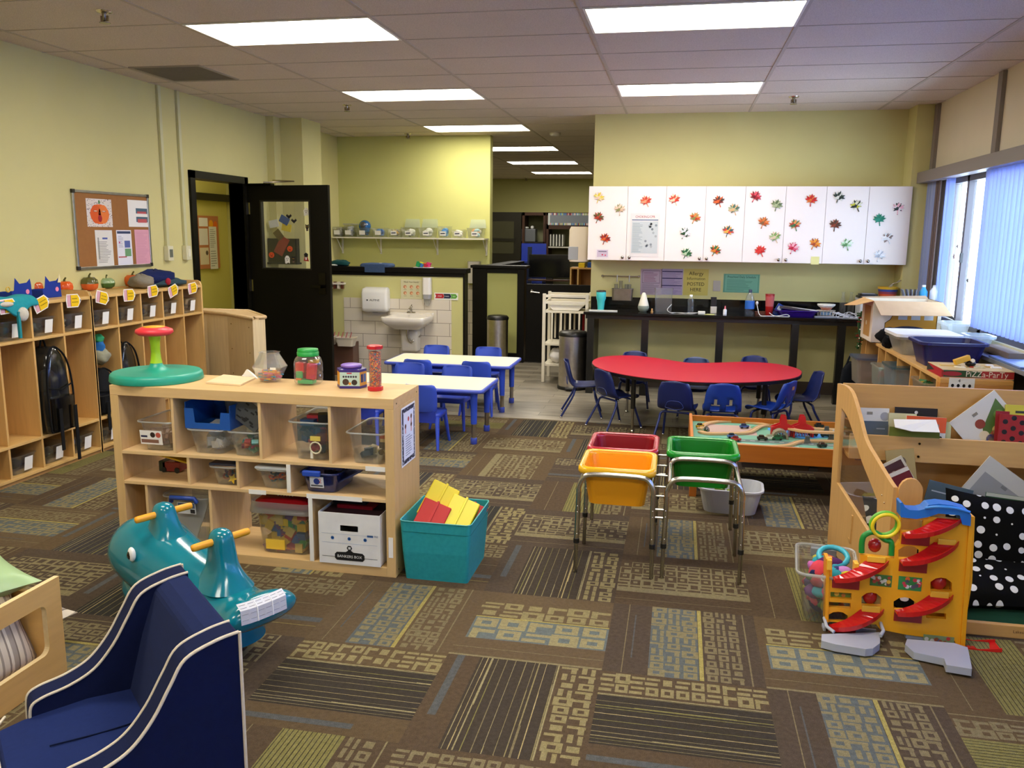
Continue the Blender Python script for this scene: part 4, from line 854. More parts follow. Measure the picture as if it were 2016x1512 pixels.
# jaw and curved rocker underneath
m.loft([wring(*a) for a in ((-.41, .16, .2, .05), (-.4, .1, .24, .1), (-.35, .045, .25, .135), (-.2, .008, .23, .148), (0, 0, .2, .142), (.2, .012, .18, .132), (.3, .035, .165, .115), (.345, .07, .14, .08))])
for hx_ in (-.2, .2):
    z0, z1_, z2_ = (.395, .515, .52) if hx_ < 0 else (.325, .495, .50)
    m.loft([[(hx_+.0+x, y, z) for x, y in rrect(a, b_, min(a, b_)*.45, 5)] for a, b_, z in ((.24, .2, z0-.05), (.185, .14, z0-.01), (.15, .11, z0+.02), (.12, .095, z0+.055), (.1, .088, z1_-.04), (.09, .08, z1_-.014), (.065, .055, z2_-.002), (.02, .015, z2_+.002))])
m.build('body', 'gloss', r, sub=1)
for hx_, hz_ in ((-.2, .478), (.2, .458)):
    MB('e8a01c').lathe([(.004, -.125), (.013, -.121), (.0145, -.112), (.0145, .112), (.013, .121), (.004, .125)], 12, T=TR(hx_, 0, hz_) @ RX(pi/2)).build('handlebar', 'plastic', r)
E_ = MB(T=frame((-.5, -.19, .335), (1, 0, .0), (0, -.25, 1)) ); ET = I4
ew = MB('f2f2ee'); ew.sph((-.195, -.15, .345), (.021, .014, .03), 16, 10); ew.build('eye_white', 'gloss', r)
MB('101012').sph((-.197, -.156, .343), (.013, .0125, .019), 14, 8).build('pupil', 'gloss', r)
st = MB('dcdcde')
G = [(.6, -.12, .27), (.545, -.2, .2)]
rows = []
for i in range(7):
    t_ = i/6; y = -.115+.19*t_
    xx = .484-.014*(abs(y)/.12)**3
    rows.append([(xx-.02, y, .308), (xx+.004, y, .288), (xx+.008, y, .235)])
for a_, b_ in zip(rows, rows[1:]):
    for k in (0, 1): st.add([a_[k], a_[k+1], b_[k+1], b_[k]], [(0, 1, 2, 3)], 'c9c9cc' if k else 'd9d9dc')
for i_ in (2, 4): a_ = rows[i_]; st.tube([(p_[0]+.0008, p_[1], p_[2]) for p_ in a_], .0018, 4, 'f2f2f2')
for i_ in range(6):
    for f_ in (.3, .7):
        for k_ in (0, 1): p_, q_ = Vector(rows[i_][k_]).lerp(Vector(rows[i_][k_+1]), f_), Vector(rows[i_+1][k_]).lerp(Vector(rows[i_+1][k_+1]), f_); st.tube([p_.lerp(q_, .15), p_.lerp(q_, .85)], .0012, 4, 'a4a4aa')
st.build('warning_label', 'paper', r)

# ============================================================ NAVY ARMCHAIR
BL_, BR_ = Vector((-1.46, 2.202, 0)), Vector((-1.09, 1.859, 0)); ew_ = (BR_-BL_).normalized(); ef_ = Vector((-ew_.y, ew_.x, 0))*-1
if ef_.y > 0: ef_ = -ef_
cw = (BR_-BL_).length/2+.02
AM = frame((BL_+BR_)/2, ew_, -ef_)      # local x across, local y backwards, z up
r = thing('armchair', "child's navy armchair with white piping, at the bottom left of the picture", 'armchair', M_=AM)
prof = bez([(0, .60), (-.06, .592), (-.135, .565), (-.175, .505), (-.22, .43), (-.275, .37), (-.34, .34), (-.41, .325), (-.44, .305), (-.445, .25)], 5)
tp_ = [(p.x, p.y) for p in prof]
for s in (-1, 1):
    m = MB('0f1940'); x0, x1 = (s*cw, s*(cw-.075)); poly = tp_+[(-.445, .05), (-.0, .05)]
    m.loft([[(x, y, z) for y, z in poly] for x in sorted((x0, x1))], smooth=False); m.build('side_panel', 'fabric', r, bev=.006)
    m = MB('dccfb8')
    m.tube([(s*cw, y, z) for y, z in tp_]+[(s*cw, -.445, .06)], .0045, 7); m.tube([(s*cw, 0.002, .6), (s*cw, .002, .05)], .0045, 7); m.tube([(s*(cw-.075), y, z) for y, z in tp_], .0042, 7)
    m.build('piping', 'fabric', r)
m = MB('16234f'); iw = cw-.075
m.loft([[(x, y, z) for x in (-iw,) for y, z in P_]+[(x, y, z) for x in (iw,) for y, z in P_[::-1]] for P_ in ([(-.2, .25), (-.155, .25)], ) ], caps=(0, 0)) if 0 else None
Bp = [(-.001, .595), (-.06, .591), (-.095, .572), (-.14, .44), (-.185, .27), (-.185, .06), (-.001, .06)]
m.loft([[(x, y, z) for y, z in Bp] for x in (-iw, iw)], smooth=False); m.build('backrest', 'fabric', r, bev=.012)
m = MB('1a2a60'); Sp = [(-.16, .1), (-.16, .275), (-.3, .285), (-.46, .275), (-.52, .262), (-.54, .24), (-.54, .1)]
m.loft([[(x, y, z-(.01 if abs(x) < .02 and 0 else 0)) for y, z in Sp] for x in (-iw, iw)], smooth=False)
m.build('seat_cushion', 'fabric', r, bev=.014)
MB('0e1838').tube(bez([(0, -.2, .281), (.01, -.3, .2865), (-.01, -.42, .282)], 6), .0022, 5).build('seat_crease', 'fabric', r)
MB('dccfb8').tube([(-iw-.07, -.50, .262), (-iw+.0, -.535, .265), (iw, -.535, .265), (iw+.07, -.50, .262)], .0042, 7).tube([(-iw, -.541, .25), (-iw, -.541, .1)], .004, 6).build('seat_piping', 'fabric', r)
MB('101a3c').b2((-cw+.01, -.52, .045), (cw-.01, -.01, .1)).build('base', 'fabric', r)
for sx in (-1, 1):
    for y in (-.46, -.05): MB('2a1a10').cyl((sx*(cw-.06), y, 0), (sx*(cw-.06), y, .05), .018, .024).build('foot', 'plastic', r)

# ============================================================ PLYWOOD BENCH WITH CUSHIONS
XB = -2.17
c_tr = atx(116, 1134, XB); zt2 = c_tr.z
r = thing('plywood_bench', 'low plywood bench with a window cut in its end, at the left picture edge', 'bench', (XB, 0, 0))
hTR = atx(90, 1196, XB); hBR = atx(92, 1290, XB)
y1 = c_tr.y; y0 = y1-1.0; hy1 = y1-.075; hz0, hz1 = max(.07, hBR.z-.0), zt2-.075
# end panel with a rounded window, as a ring of quads
out = []; inn = []
ce = ((y0+y1)/2, zt2/2)
ow, oh = (y1-y0), zt2
inner = rrect(ow-.15, hz1-.11, .03, 6, (y0+y1)/2, (hz1+.11)/2)
outer = []
for (a, b_) in inner:
    dx_, dz_ = a-(y0+y1)/2, b_-(hz1+.11)/2
    k = min((ow/2)/max(1e-6, abs(dx_)), (oh/2)/max(1e-6, abs(dz_)));
    outer.append((a, b_))
outer = []
n4 = len(inner)//4
cor = [(y1, zt2), (y0, zt2), (y0, 0), (y1, 0)]
for k in range(4):
    c = cor[k]; seg = inner[k*n4:(k+1)*n4]
    for i, (a, b_) in enumerate(seg):
        if i == 0 or i == n4-1:
            outer.append((a, c[1]) if ((k % 2 == 0) == (i == n4-1)) else (c[0], b_))
        else: outer.append(c)
m = MB('dcb06c')
N_ = len(inner)
for xx, fl in ((0, 1), (-.02, 0)):
    vs = [(xx, y, z) for y, z in outer]+[(xx, y, z) for y, z in inner]
    fs = [(i, (i+1) % N_, N_+(i+1) % N_, N_+i) for i in range(N_)]
    m.add(vs, [f if fl else f[::-1] for f in fs])
for L_ in (outer, inner):
    vs = [(0, y, z) for y, z in L_]+[(-.02, y, z) for y, z in L_]; m.add(vs, [(i, N_+i, N_+(i+1) % N_, (i+1) % N_) for i in range(N_)], 'e8cf9c')
m.build('end_panel', 'wood_y', r)
MB('d8ac68').b2((-.9, y1-.06, .0), (-.02, y1-.04, .33)).build('back_panel', 'wood_x', r)
MB('cfa25e').b2((-.9, y0+.1, .045), (-.02, y1-.06, .065)).build('seat_board', 'wood_x', r)
def cushion(name, lab, M_, w, d, h, mat, col, group=None, corner=.0):
    o = thing(name, lab, 'cushion', M_=M_, group=group); m = MB(col); n = 14; V = []
    for sgn in (1, -1):
        for i in range(n+1):
            for j in range(n+1):
                u, v = i/n*2-1, j/n*2-1; t_ = max(0, (1-abs(u)**2.6)*(1-abs(v)**2.6))**.5
                pin = 1-.06*(1-abs(u*v))*1.0; k = 1-.07*(abs(u)**2*(1-v*v)+0) ; k2 = 1-.07*(abs(v)**2*(1-u*u))
                V.append((u*w/2*k, v*d/2*k2, sgn*h/2*t_))
    F_ = []
    for s_ in (0, 1):
        for i in range(n):
            for j in range(n):
                a = s_*(n+1)**2+i*(n+1)+j; f = (a, a+n+1, a+n+2, a+1); F_.append(f if s_ == 0 else f[::-1])
    m.add(V, F_, smooth=True); m.build('cover', mat, o); return o
t = NT('striped'); co = t.co(); sx = t.n('SeparateXYZ'); t.l(co, sx.inputs[0]); mth = t.n('Math', operation='MULTIPLY', i1=9.0); t.l(sx.outputs[0], mth.inputs[0]); fr = t.n('Math', operation='FRACT'); t.l(mth.outputs[0], fr.inputs[0])
c = t.ramp(fr.outputs[0], [(0, 'cfc3b2'), (.22, '8a7e74'), (.3, 'd9cfc0'), (.42, 'a0958a'), (.62, '7d7269'), (.68, 'd5cab9'), (.9, '9a8f84')]); c.node.color_ramp.interpolation = 'CONSTANT'
t.l(c, t.b.inputs['Base Color']); t.b.inputs['Roughness'].default_value = .95; MAT['striped'] = t.m
cushion('striped_cushion', 'grey and cream striped cushion inside the plywood bench', TR(XB-.125, y1-.455, .23) @ RZ(pi/2) @ RX(1.25), .84, .36, .13, 'striped', 'ffffff')
cushion('striped_cushion', 'striped cushion corner poking out behind the plywood bench', TR(XB-.35, y1+.12, .12) @ RZ(-.15), .44, .26, .1, 'striped', 'ffffff')
cushion('green_pillow', 'pale green satin pillow on top of the plywood bench', TR(XB-.31, y1-.2, .385) @ RZ(1.15) @ RX(.1), .52, .36, .12, 'plastic', '9bb884')
# ============================================================ MIDDLE: tables, chairs, water stands, train table
BLU = '3a56c4'; NAVY = '1a2660'
# white activity tables
def white_table(cx, cy, lab):
    r = thing('activity_table', lab, 'table', (cx, cy, 0), group='white activity tables'); w, d, h = 1.2, .6, .44
    MB('e9e4c8').prism(rrect(w-.03, d-.03, .035, 5), .018, h0=h-.018).build('tabletop', 'plastic', r)
    m = MB('4a5cc0'); m.loft([[(x, y, z) for x, y in rrect(a, b, .04, 5)] for a, b, z in ((w-.05, d-.05, h-.032), (w, d, h-.028), (w+.006, d+.006, h-.014), (w-.004, d-.004, h-.001), (w-.03, d-.03, h-.001))], caps=(1, 0)); m.build('rim', 'plastic', r)
    MB('22348a').b2((-w/2+.08, -d/2+.06, h-.06), (w/2-.08, d/2-.06, h-.032)).build('apron', 'plastic', r)
    for sx in (-1, 1):
        for sy in (-1, 1):
            x, y = sx*(w/2-.085), sy*(d/2-.075)
            l = MB('2f4fc0').lathe([(.032, h-.032), (.028, h-.06), (.024, .16)], 14, T=TR(x, y)).build('leg', 'plastic', r)
            MB('b8b0a0').lathe([(.0185, .165), (.0185, .045)], 14, T=TR(x, y)).build('chrome_tube', 'brushed', l)
            MB('3f51b8').lathe([(.024, .05), (.026, .045), (.026, .004), (.023, 0)], 14, T=TR(x, y)).build('foot_cup', 'plastic', l)
    return r
white_table(-2.06, 7.62, 'white rectangular activity table by the sink, the farther of the two')
white_table(-2.03, 6.415, 'white rectangular activity table on the carpet edge, the nearer of the two')
# moulded one-piece chairs
def molded():
    r = thing('molded_chair', 'x', 'chair'); w = .135
    m = MB(BLU)
    rings = []
    for z, y, ww in ((.285, -.125, .125), (.31, -.135, .13), (.36, -.145, .134), (.42, -.155, .135), (.47, -.163, .132), (.492, -.168, .12), (.498, -.169, .1)):
        n = 8; f = [(-ww+2*ww*i/n, y-.018+.03*((-1+2*i/n)**2)) for i in range(n+1)]; rings.append([(x, a+.006, z) for x, a in f]+[(x, a-.006, z) for x, a in f[::-1]])
    m.loft(rings); m.build('backrest', 'plastic', r)
    m = MB('3048b4'); m.loft([[(x, y+.01, z) for x, y in rrect(a, b, .04, 4)] for a, b, z in ((.27, .25, .225), (.285, .27, .235), (.285, .275, .262), (.26, .25, .268), (.2, .19, .262))]); m.build('seat', 'plastic', r)
    m = MB('2438a0'); m.loft([[(x, y-.125, z) for x, y in rrect(.24, .02, .008, 2)] for z in (.2, .29)]); m.build('rear_skirt', 'plastic', r)
    for sx in (-1, 1):
        for y0, y1 in ((.1, .15), (-.1, -.175)):
            m = MB('3450c8'); m.loft([[(sx*(x_)+x, yy+y, z) for x, y in rrect(a, b, .008, 2)] for x_, yy, z, a, b in ((.125, y0, .245, .03, .05), (.135, y0*.6+y1*.4, .15, .026, .036), (.15, y1, .0, .02, .024))]); m.build('leg', 'plastic', r)
    return r
mc = molded(); mfirst = [1]
for x, y, rz, lab in ((-1.88, 6.10, 0, 'blue moulded chair at the near side of the nearer white table, right seat'), (-2.37, 6.10, .05, 'blue moulded chair at the nearer white table, behind the toy shelf'),
    (-2.27, 6.78, pi+.03, 'blue moulded chair facing us across the nearer white table, left seat'), (-1.84, 6.74, pi-.04, 'blue moulded chair facing us across the nearer white table, right seat'),
    (-2.27, 7.32, -.06, 'blue moulded chair with its back to us at the farther white table, left seat'), (-1.74, 7.34, .0, 'blue moulded chair with its back to us at the farther white table, right seat'),
    (-2.38, 7.98, pi, 'blue moulded chair behind the farther white table, below the sink'), (-1.84, 7.98, pi, 'blue moulded chair behind the farther white table, by the steel bin')):
    if mfirst[0]: mc.location = (x, y, 0); mc.rotation_euler = (0, 0, rz); mc['label'] = lab; mc['group'] = 'blue moulded chairs at the white tables'; mfirst[0] = 0
    else: dup(mc, (x, y, 0), rz, lab, 'blue moulded chairs at the white tables')
# red kidney table
r = thing('kidney_table', 'red kidney-shaped table with black edge and black legs', 'table', (.17, 7.3, 0))
K = bez([(-.735, 7.45), (-.68, 7.82), (-.43, 7.99), (-.16, 7.87), (.12, 7.66), (.38, 7.74), (.65, 7.86), (.93, 7.78), (1.065, 7.47), (.96, 7.05), (.62, 6.76), (.17, 6.64), (-.28, 6.76), (-.6, 7.06)], 6, closed=True)
k2 = [(p.x-.17, p.y-7.3) for p in K]; sc_ = lambda f: [(x*f, y*f) for x, y in k2]
MB('c41e38').prism(sc_(.995), .004, h0=.486).build('tabletop', 'plastic', r)
MB('15120f').prism(k2, .026, h0=.46).build('edge_band', 'plastic', r)
MB('1b1916').prism(sc_(.72), .03, h0=.43).build('apron', 'plastic', r)
for x, y in ((-.328, 6.89), (.72, 6.92), (-.42, 7.68), (.74, 7.62)):
    T = TR(x-.17, y-7.3); l = MB('191712').lathe([(.02, .46), (.02, .2)], 12, T=T).build('leg', 'plastic', r)
    MB('b5b0a4').lathe([(.012, .21), (.012, .02)], 10, T=T).build('steel_tube', 'brushed', l); MB('cfccc4').lathe([(.012, .02), (.02, .012), (.02, .004), (.012, 0)], 12, T=T).build('glide', 'metal', l)
# shell chairs
def shell_chair(holes=False, col=NAVY, leg='1a2a68', name='shell_chair'):
    r = thing(name, 'x', 'chair')
    path = bez([(-.185, .515), (-.168, .44), (-.148, .36), (-.13, .31), (-.09, .275), (-.03, .268), (.05, .272), (.12, .275), (.155, .262), (.165, .245)], 3)
    wid = bez([(0, .095), (0, .128), (0, .138), (0, .142), (0, .145), (0, .145), (0, .14), (0, .13), (0, .115), (0, .1)], 3)
    n = 12; V = []; L = len(path)
    for i, (p, w_) in enumerate(zip(path, wid)):
        v = i/(L-1)
        for j in range(n+1):
            u = j/n*2-1; cup = .03*u**4 if v < .45 else -.0; 
            V.append((u*w_.y*(1 if v > .06 else (1-.0*u*u)), p.x+cup, p.y+(.02*u**4 if v > .45 else (-.018*u*u if v < .03 else 0))))
    F_ = []
    for i in range(L-1):
        for j in range(n):
            if holes and 5 <= i <= 10 and j in (2, 3, 4, 7, 8, 9) and not (i <= 6 and j in (2, 4, 7, 9)): continue
            a = i*(n+1)+j; F_.append((a, a+1, a+n+2, a+n+1))
    m = MB(col); m.add(V, F_, smooth=True); o = m.build('shell', 'plastic', r); s_ = o.modifiers.new('s', 'SOLIDIFY'); s_.thickness = .008; s_.offset = 0
    if not holes:
        m = MB('2a3c80'); m.tube(bez([(-.07, -.153, .30), (-.05, -.158, .345), (0, -.162, .355), (.05, -.158, .345), (.07, -.153, .30), (0, -.148, .285), (-.07, -.153, .30)], 4), .003, 5); m.build('grip_moulding', 'plastic', r)
    for sy, ft in ((-1, -.2), (1, .16)):
        yb = -.075 if sy < 0 else .085
        m = MB(leg); m.tube([(-.10, yb, .25), (.10, yb, .25)], .009, 8); m.build('cross_tube', 'plastic', r)
        for sx in (-1, 1):
            m = MB(leg); m.tube(bez([(sx*.09, yb, .25), (sx*.118, yb+.01*sy, .238), (sx*.128, yb+(ft-yb)*.25, .18), (sx*.15, ft, .015)], 4), .0095, 8); l = m.build('leg', 'plastic', r)
            MB('d8d4cc').lathe([(.006, .016), (.011, .012), (.012, .005), (.008, 0)], 10, T=TR(sx*.151, ft, 0)).build('glide', 'metal', l)
    return r
sc0 = shell_chair(); sc1 = shell_chair(True, '1d3f9c')
G = 'navy shell chairs around the red table'
S0 = [(-.80, 7.46, -1.45, 'navy shell chair at the left end of the red table, nearest the steel bin'), (-.48, 7.05, -.85, 'navy shell chair turned sideways at the near left of the red table'), (.04, 6.66, -.22, 'navy shell chair with its back to us at the middle of the red table'),
      (-.385, 7.97, pi, 'blue-backed chair behind the red table, far left'), (.73, 7.95, pi, 'blue-backed chair behind the red table, far right'), (1.03, 7.27, 1.75, 'navy shell chair at the right end of the red table, its back to the right')]
for k, (x, y, rz, lab) in enumerate(S0):
    if k == 0: sc0.location = (x, y, 0); sc0.rotation_euler = (0, 0, rz); sc0['label'] = lab; sc0['group'] = G
    else: dup(sc0, (x, y, 0), rz, lab, G)
d_ = shell_chair(False, '2a3f6c'); d_.location = (.19, 7.70, 0); d_.rotation_euler = (0, 0, pi); tag(d_, 'slate blue chair behind the inward curve of the red table', 'chair', G)
sc1.location = (.37, 6.66, 0); sc1.rotation_euler = (0, 0, .04); tag(sc1, 'bright navy chair whose back has two arched holes, right of the middle', 'chair', G)
h_ = dup(sc1, (.76, 6.84, 0), 1.0, 'navy chair with an orange sticker on its back, turned to the left', G)
MB('c88a5c').add([(-.02, -.1815, .44), (.02, -.1815, .44), (.02, -.186, .47), (-.02, -.186, .47)], [(0, 1, 2, 3)]).build('sticker', 'paper', h_)
# stools / black bar under the table are its apron; ---- sensory tubs on chromed stands
def stand(x0, x1, y0, ym, y1, lab):
    r = thing('tub_stand', lab, 'stand', ((x0+x1)/2, (y0+y1)/2, 0), group='chromed stands for play tubs'); ox, oy = (x0+x1)/2, (y0+y1)/2; hx = (x1-x0)/2; zt = .498
    for y in (y0, ym, y1):
        yy = y-oy; full = bez([(-hx, yy, zt-.09), (-hx, yy, zt-.06), (-hx+.02, yy, zt-.018), (-hx+.07, yy, zt), (hx-.07, yy, zt), (hx-.02, yy, zt-.018), (hx, yy, zt-.06), (hx, yy, zt-.09)], 3)
        MB('c9c7c0').tube(full, .0125, 10).build('top_rail', 'metal', r)
        for sx in (-1, 1):
            l = MB('b9b7b0').tube([(sx*hx, yy, zt-.09), (sx*(hx+.006), yy, .16)], .0125, 10).build('leg', 'metal', r)
            MB('a9a7a0').tube([(sx*(hx+.006), yy, .17), (sx*(hx+.008), yy, .0)], .010, 10).build('leg_insert', 'metal', l)
            MB('141412').tube([(sx*(hx+.006), yy, .152), (sx*(hx+.006), yy, .175)], .0145, 10).build('clamp', 'plastic', l)
            m = MB('e8e6e0')
            for z in (.2, .31, .34): m.sph((sx*(hx+.003), yy-.0125, z), .0035, 6, 4)
            m.build('rivet', 'metal', l)
    for sx in (-1, 1):
        MB('c9c7c0').tube([(sx*(hx-.01), y0-oy, zt-.03), (sx*(hx-.01), ym-oy, zt-.03), (sx*(hx-.01), y1-oy, zt-.03)], .011, 10).build('side_rail', 'metal', r)
    return r
s1 = stand(-.425, -.075, 3.85, 4.237, 4.63, 'left chromed stand carrying the yellow and red tubs')
s2 = stand(-.01, .335, 3.87, 4.237, 4.63, 'right chromed stand, empty in front, green tub behind')
m = MB('b9b7b0')
rg = thing('rung_link', 'row of chromed rungs joining the two tub stands', 'rungs', (-.04, 4.2, 0), group=None)
for k, (y, z) in enumerate(((3.87, .30), (3.87, .34), (4.21, .30), (4.21, .35), (4.62, .30), (4.62, .35), (4.21, .41), (4.62, .41))): MB('b9b7b0').cyl((-.035, y-4.2, z), (.028, y-4.2, z), .006, n=8).build('rung', 'metal', rg)
def play_tub(x, y, z, col, rim, lab):
    r = thing('play_tub', lab, 'tub', (x, y, z), group='coloured play tubs on the stands'); w, d, h = .325, .325, .19
    MB(col).tub(w, d, h, .84, .04, .004, .0, .004, n=4, w0=.27, d0=.27).build('bowl', 'plastic', r)
    m = MB(rim); rr = rrect(w+.012, d+.012, .045, 5); m.loft([[(x_, y_, z_) for x_, y_ in rrect(w+a, d+a, .045, 5)] for a, z_ in ((-.004, h-.03), (.04, h-.032), (.048, h-.02), (.045, h-.004), (.03, h+.004), (.002, h+.002), (-.012, h-.008), (-.010, h-.03))], caps=(0, 0)); m.build('rim', 'gloss', r); return r
play_tub(-.25, 4.043, .335, 'f0a010', 'efb61a', 'yellow plastic tub on the left stand')
play_tub(-.25, 4.434, .335, '8e0f1c', 'b52a38', 'dark red plastic tub behind the yellow one')
play_tub(.162, 4.434, .335, '077a18', '14952a', 'green plastic tub at the back of the right stand')
# ---- train table
TX0, TX1, TY0, TY1, TZ = .115, 1.36, 5.20, 6.0, .355
r = thing('train_table', 'low orange-brown train table with a printed play top', 'table', ((TX0+TX1)/2, (TY0+TY1)/2, 0)); hx, hy = (TX1-TX0)/2, (TY1-TY0)/2
m = MB('b8691c')
MB('b8691c').b2((-hx, -hy, TZ-.11), (hx, -hy+.02, TZ)).build('front_rail', 'wood_x', r, bev=.002); MB('b8691c').b2((-hx, hy-.02, TZ-.11), (hx, hy, TZ+.005)).build('back_rail', 'wood_x', r, bev=.002)
for sx in (-1, 1): MB('c8782a').b2((sx*hx-(.02 if sx > 0 else 0), -hy+.02, TZ-.11), (sx*hx+(.02 if sx < 0 else 0), hy-.02, TZ+.02)).build('end_rail', 'wood_y', r, bev=.002)
for sx in (-1, 1):
    for sy in (-1, 1): MB('b06420').box((sx*(hx-.03), sy*(hy-.03), (TZ-.11)/2), (.045, .045, TZ-.11)).build('leg', 'wood_z', r, bev=.002)
m = MB('6fa58a'); m.b2((-hx+.02, -hy+.02, TZ-.05), (hx-.02, hy-.02, TZ-.035)); T = TR(0, 0, TZ-.035)
def pr_(pts, col, z): m.add([(x, y, z) for x, y in pts], [tuple(range(len(pts)))], col, T)
q = random.Random(2)
m.rect(-.5, .02, -.18, .3, 'b89a8c', T, z=.0004); m.rect(-.55, -.32, .05, -.2, '93bca8', T, z=.0004); pr_([(-.14, .28), (.2, .3), (.32, .1), (.1, .0), (-.02, .1)], '3f8fd0', .0005); pr_([(-.6, -.36), (-.45, -.36), (-.42, -.2), (-.6, -.15)], 'e0c8a0', .0006)
m.rect(-.5, -.17, .35, -.1, '5f7068', T, z=.0007); [m.rect(-.48+.06*k, -.138, -.45+.06*k, -.132, 'e8e4d4', T, z=.0009) for k in range(14)]; pr_([(.3, -.36), (.58, -.36), (.58, -.05), (.35, -.08)], 'c8aaa0', .0005); m.disc(-.45, -.14, .07, '4fa08a', T, z=.001); m.disc(-.15, .26, .06, '4f8f62', T, z=.001); m.rect(.4, .15, .58, .34, '5a8fd8', T, z=.0005)
m.build('printed_top', 'print', r)
MB('2a1a10').b2((-.3, -hy+.03, TZ-.15), (.5, hy-.1, TZ-.112)).build('storage_drawer', 'wood_x', r); MB('1a1a1a').box((.12, -hy+.02, TZ-.135), (.05, .02, .02)).build('drawer_pull', 'plastic', r)
zt = TZ-.033; tx, ty = (TX0+TX1)/2, (TY0+TY1)/2
def track(name, lab, pts, zz=0, w=.04):
    P = bez([(a, b, 0) for a, b in pts], 8); m = MB('d2ac78'); rings = []
    for i, p in enumerate(P):
        d = (P[min(i+1, len(P)-1)]-P[max(0, i-1)]).normalized(); nrm = Vector((-d.y, d.x, 0))
        z0 = zz(i/(len(P)-1)) if callable(zz) else zz
        rings.append([p+nrm*a+Vector((0, 0, z0+b)) for a, b in ((-w/2, 0), (w/2, 0), (w/2, .012), (w*.36, .012), (w*.36, .009), (w*.22, .009), (w*.22, .012), (-w*.22, .012), (-w*.22, .009), (-w*.36, .009), (-w*.36, .012), (-w/2, .012))])
    m.loft(rings, smooth=False); o = m.build(name, 'wood_x'); o.location = (tx, ty, zt); return tag(o, lab, 'toy track', 'wooden train tracks')
def on_t(px, py, z=zt+.01): p = atz(px, py, z); return (p.x-tx, p.y-ty)
track('wooden_track', 'long wooden track along the back of the train table', [on_t(*p) for p in ((1378, 843), (1395, 832), (1440, 828), (1490, 832), (1530, 840))])
track('wooden_track', 'looping wooden track in the middle of the train table', [on_t(*p) for p in ((1378, 848), (1395, 852), (1440, 852), (1475, 850), (1500, 838), (1535, 837))])
track('wooden_track', 'raised wooden track passing the red bridges to the right', [on_t(*p) for p in ((1528, 848), (1550, 856), (1585, 863), (1650, 866), (1760, 872))], zz=lambda t: .05)
track('wooden_track', 'wooden track along the front edge of the train table', [on_t(*p) for p in ((1436, 872), (1500, 878), (1550, 876), (1580, 868), (1640, 868), (1740, 874))])
track('wooden_track', 'wooden track at the back right of the train table', [on_t(*p) for p in ((1590, 842), (1650, 846), (1720, 852))])
def bridge(px, lab):
    p = atz(px, 858, zt); r = thing('toy_bridge', lab, 'toy bridge', p, group='red toy suspension bridges'); w = .075
    m = MB('b3191f'); m.b2((-w, -.03, .045), (w, .03, .06)); 
    for s in (-1, 1):
        m.b2((s*w-.012*(s > 0), -.03, 0), (s*w+.012*(s < 0), .03, .045)); 
    m.build('deck', 'plastic', r)
    for y in (-.028, .024):
        m = MB('c01c22'); T = frame((0, y, 0), (1, 0, 0), (0, 0, 1))
        m.prism([(-w, .06), (-.02, .085), (-.022, .10), (-.014, .14), (.014, .14), (.022, .10), (.02, .085), (w, .06), (w, .052), (-w, .052)], .004, T=T)
        for k in range(9): m.box((-w+.018*k+.004, y, .03), (.004, .005, .05))
        m.build('tower_side', 'plastic', r)
    return r
bridge(1540, 'left red toy suspension bridge on the train table'); bridge(1577, 'right red toy suspension bridge on the train table')
def car(px, py, cols, lab, name='toy_car', s=1, rz=0, dz=0):
    p = atz(px, py, zt); r = thing(name, lab, 'toy car', p+Vector((0, 0, dz)), rz, group='toy vehicles on the train table')
    m = MB(cols[0]); m.loft([[(x, y, z) for x, y in rrect(a*s, .026*s, .006, 2)] for a, z in ((.06, .006*s), (.066, .012*s), (.062, .02*s))]); m.loft([[(x-.004*s, y, z) for x, y in rrect(a*s, .022*s, .005, 2)] for a, z in ((.04, .02*s), (.028, .032*s))], cols[1]); m.build('body', 'gloss', r)
    w_ = MB('161616')
    for a in (-.02, .02): w_.cyl((a*s, -.014*s, .007*s), (a*s, .014*s, .007*s), .007*s, n=10)
    w_.build('axle_wheels', 'plastic', r)
for px, py, c, lab, rz in ((1441, 862, ('5a7fb8', '1c2a3c'), 'small blue toy car on the printed road', .3), (1449, 868, ('b02a28', '6a2020'), 'flat red toy car beside the blue one', -.4), (1500, 866, ('2c2018', '18120e'), 'dark brown toy car in the middle of the train table', 0), (1515, 865, ('d8dcc4', '9aa890'), 'cream toy car next to the dark brown one', .1),
    (1530, 866, ('1f6a3c', '184a2c'), 'green toy wagon by the tunnel entrance', 0), (1465, 843, ('3f5f9c', '22304c'), 'blue toy engine by the painted pond', .3), (1378, 842, ('c8a01c', '16160f'), 'yellow and black toy car at the left end of the track', .8), (1391, 850, ('1f3f24', '15151a'), 'dark green toy locomotive at the left end', 1.3),
    (1612, 841, ('26282e', '15161a'), 'black toy train car at the back of the table', .2), (1600, 858, ('2a2c30', '8a8c90'), 'black toy train car behind the raised track', 0), (1625, 860, ('1c1c20', '9a9a96'), 'black and white toy wagon behind the raised track', .1), (1645, 856, ('202226', 'c0c0bc'), 'grey toy wagon nearest the book stand', 0), (1618, 880, ('242428', '4a3a34'), 'black toy crane lying at the front of the table', .5)): car(px, py, c, lab, rz=rz)
p = atz(1535, 862, zt); r = thing('toy_tunnel', 'grey-brown arched toy tunnel under the raised track', 'toy tunnel', p)
m = MB('8a8068'); ar = [(-.05, 0)]+[(-.05*cos(a), .05*sin(a)+.01) for a in [k*pi/8 for k in range(9)]]+[(.05, 0), (.036, 0)]+[(.036*cos(a), .036*sin(a)+.008) for a in [k*pi/8 for k in range(9)]]+[(-.036, 0)]
m.prism(ar, .07, T=frame((0, .03, 0), (1, 0, 0), (0, 0, 1))); m.build('arch', 'matte', r)
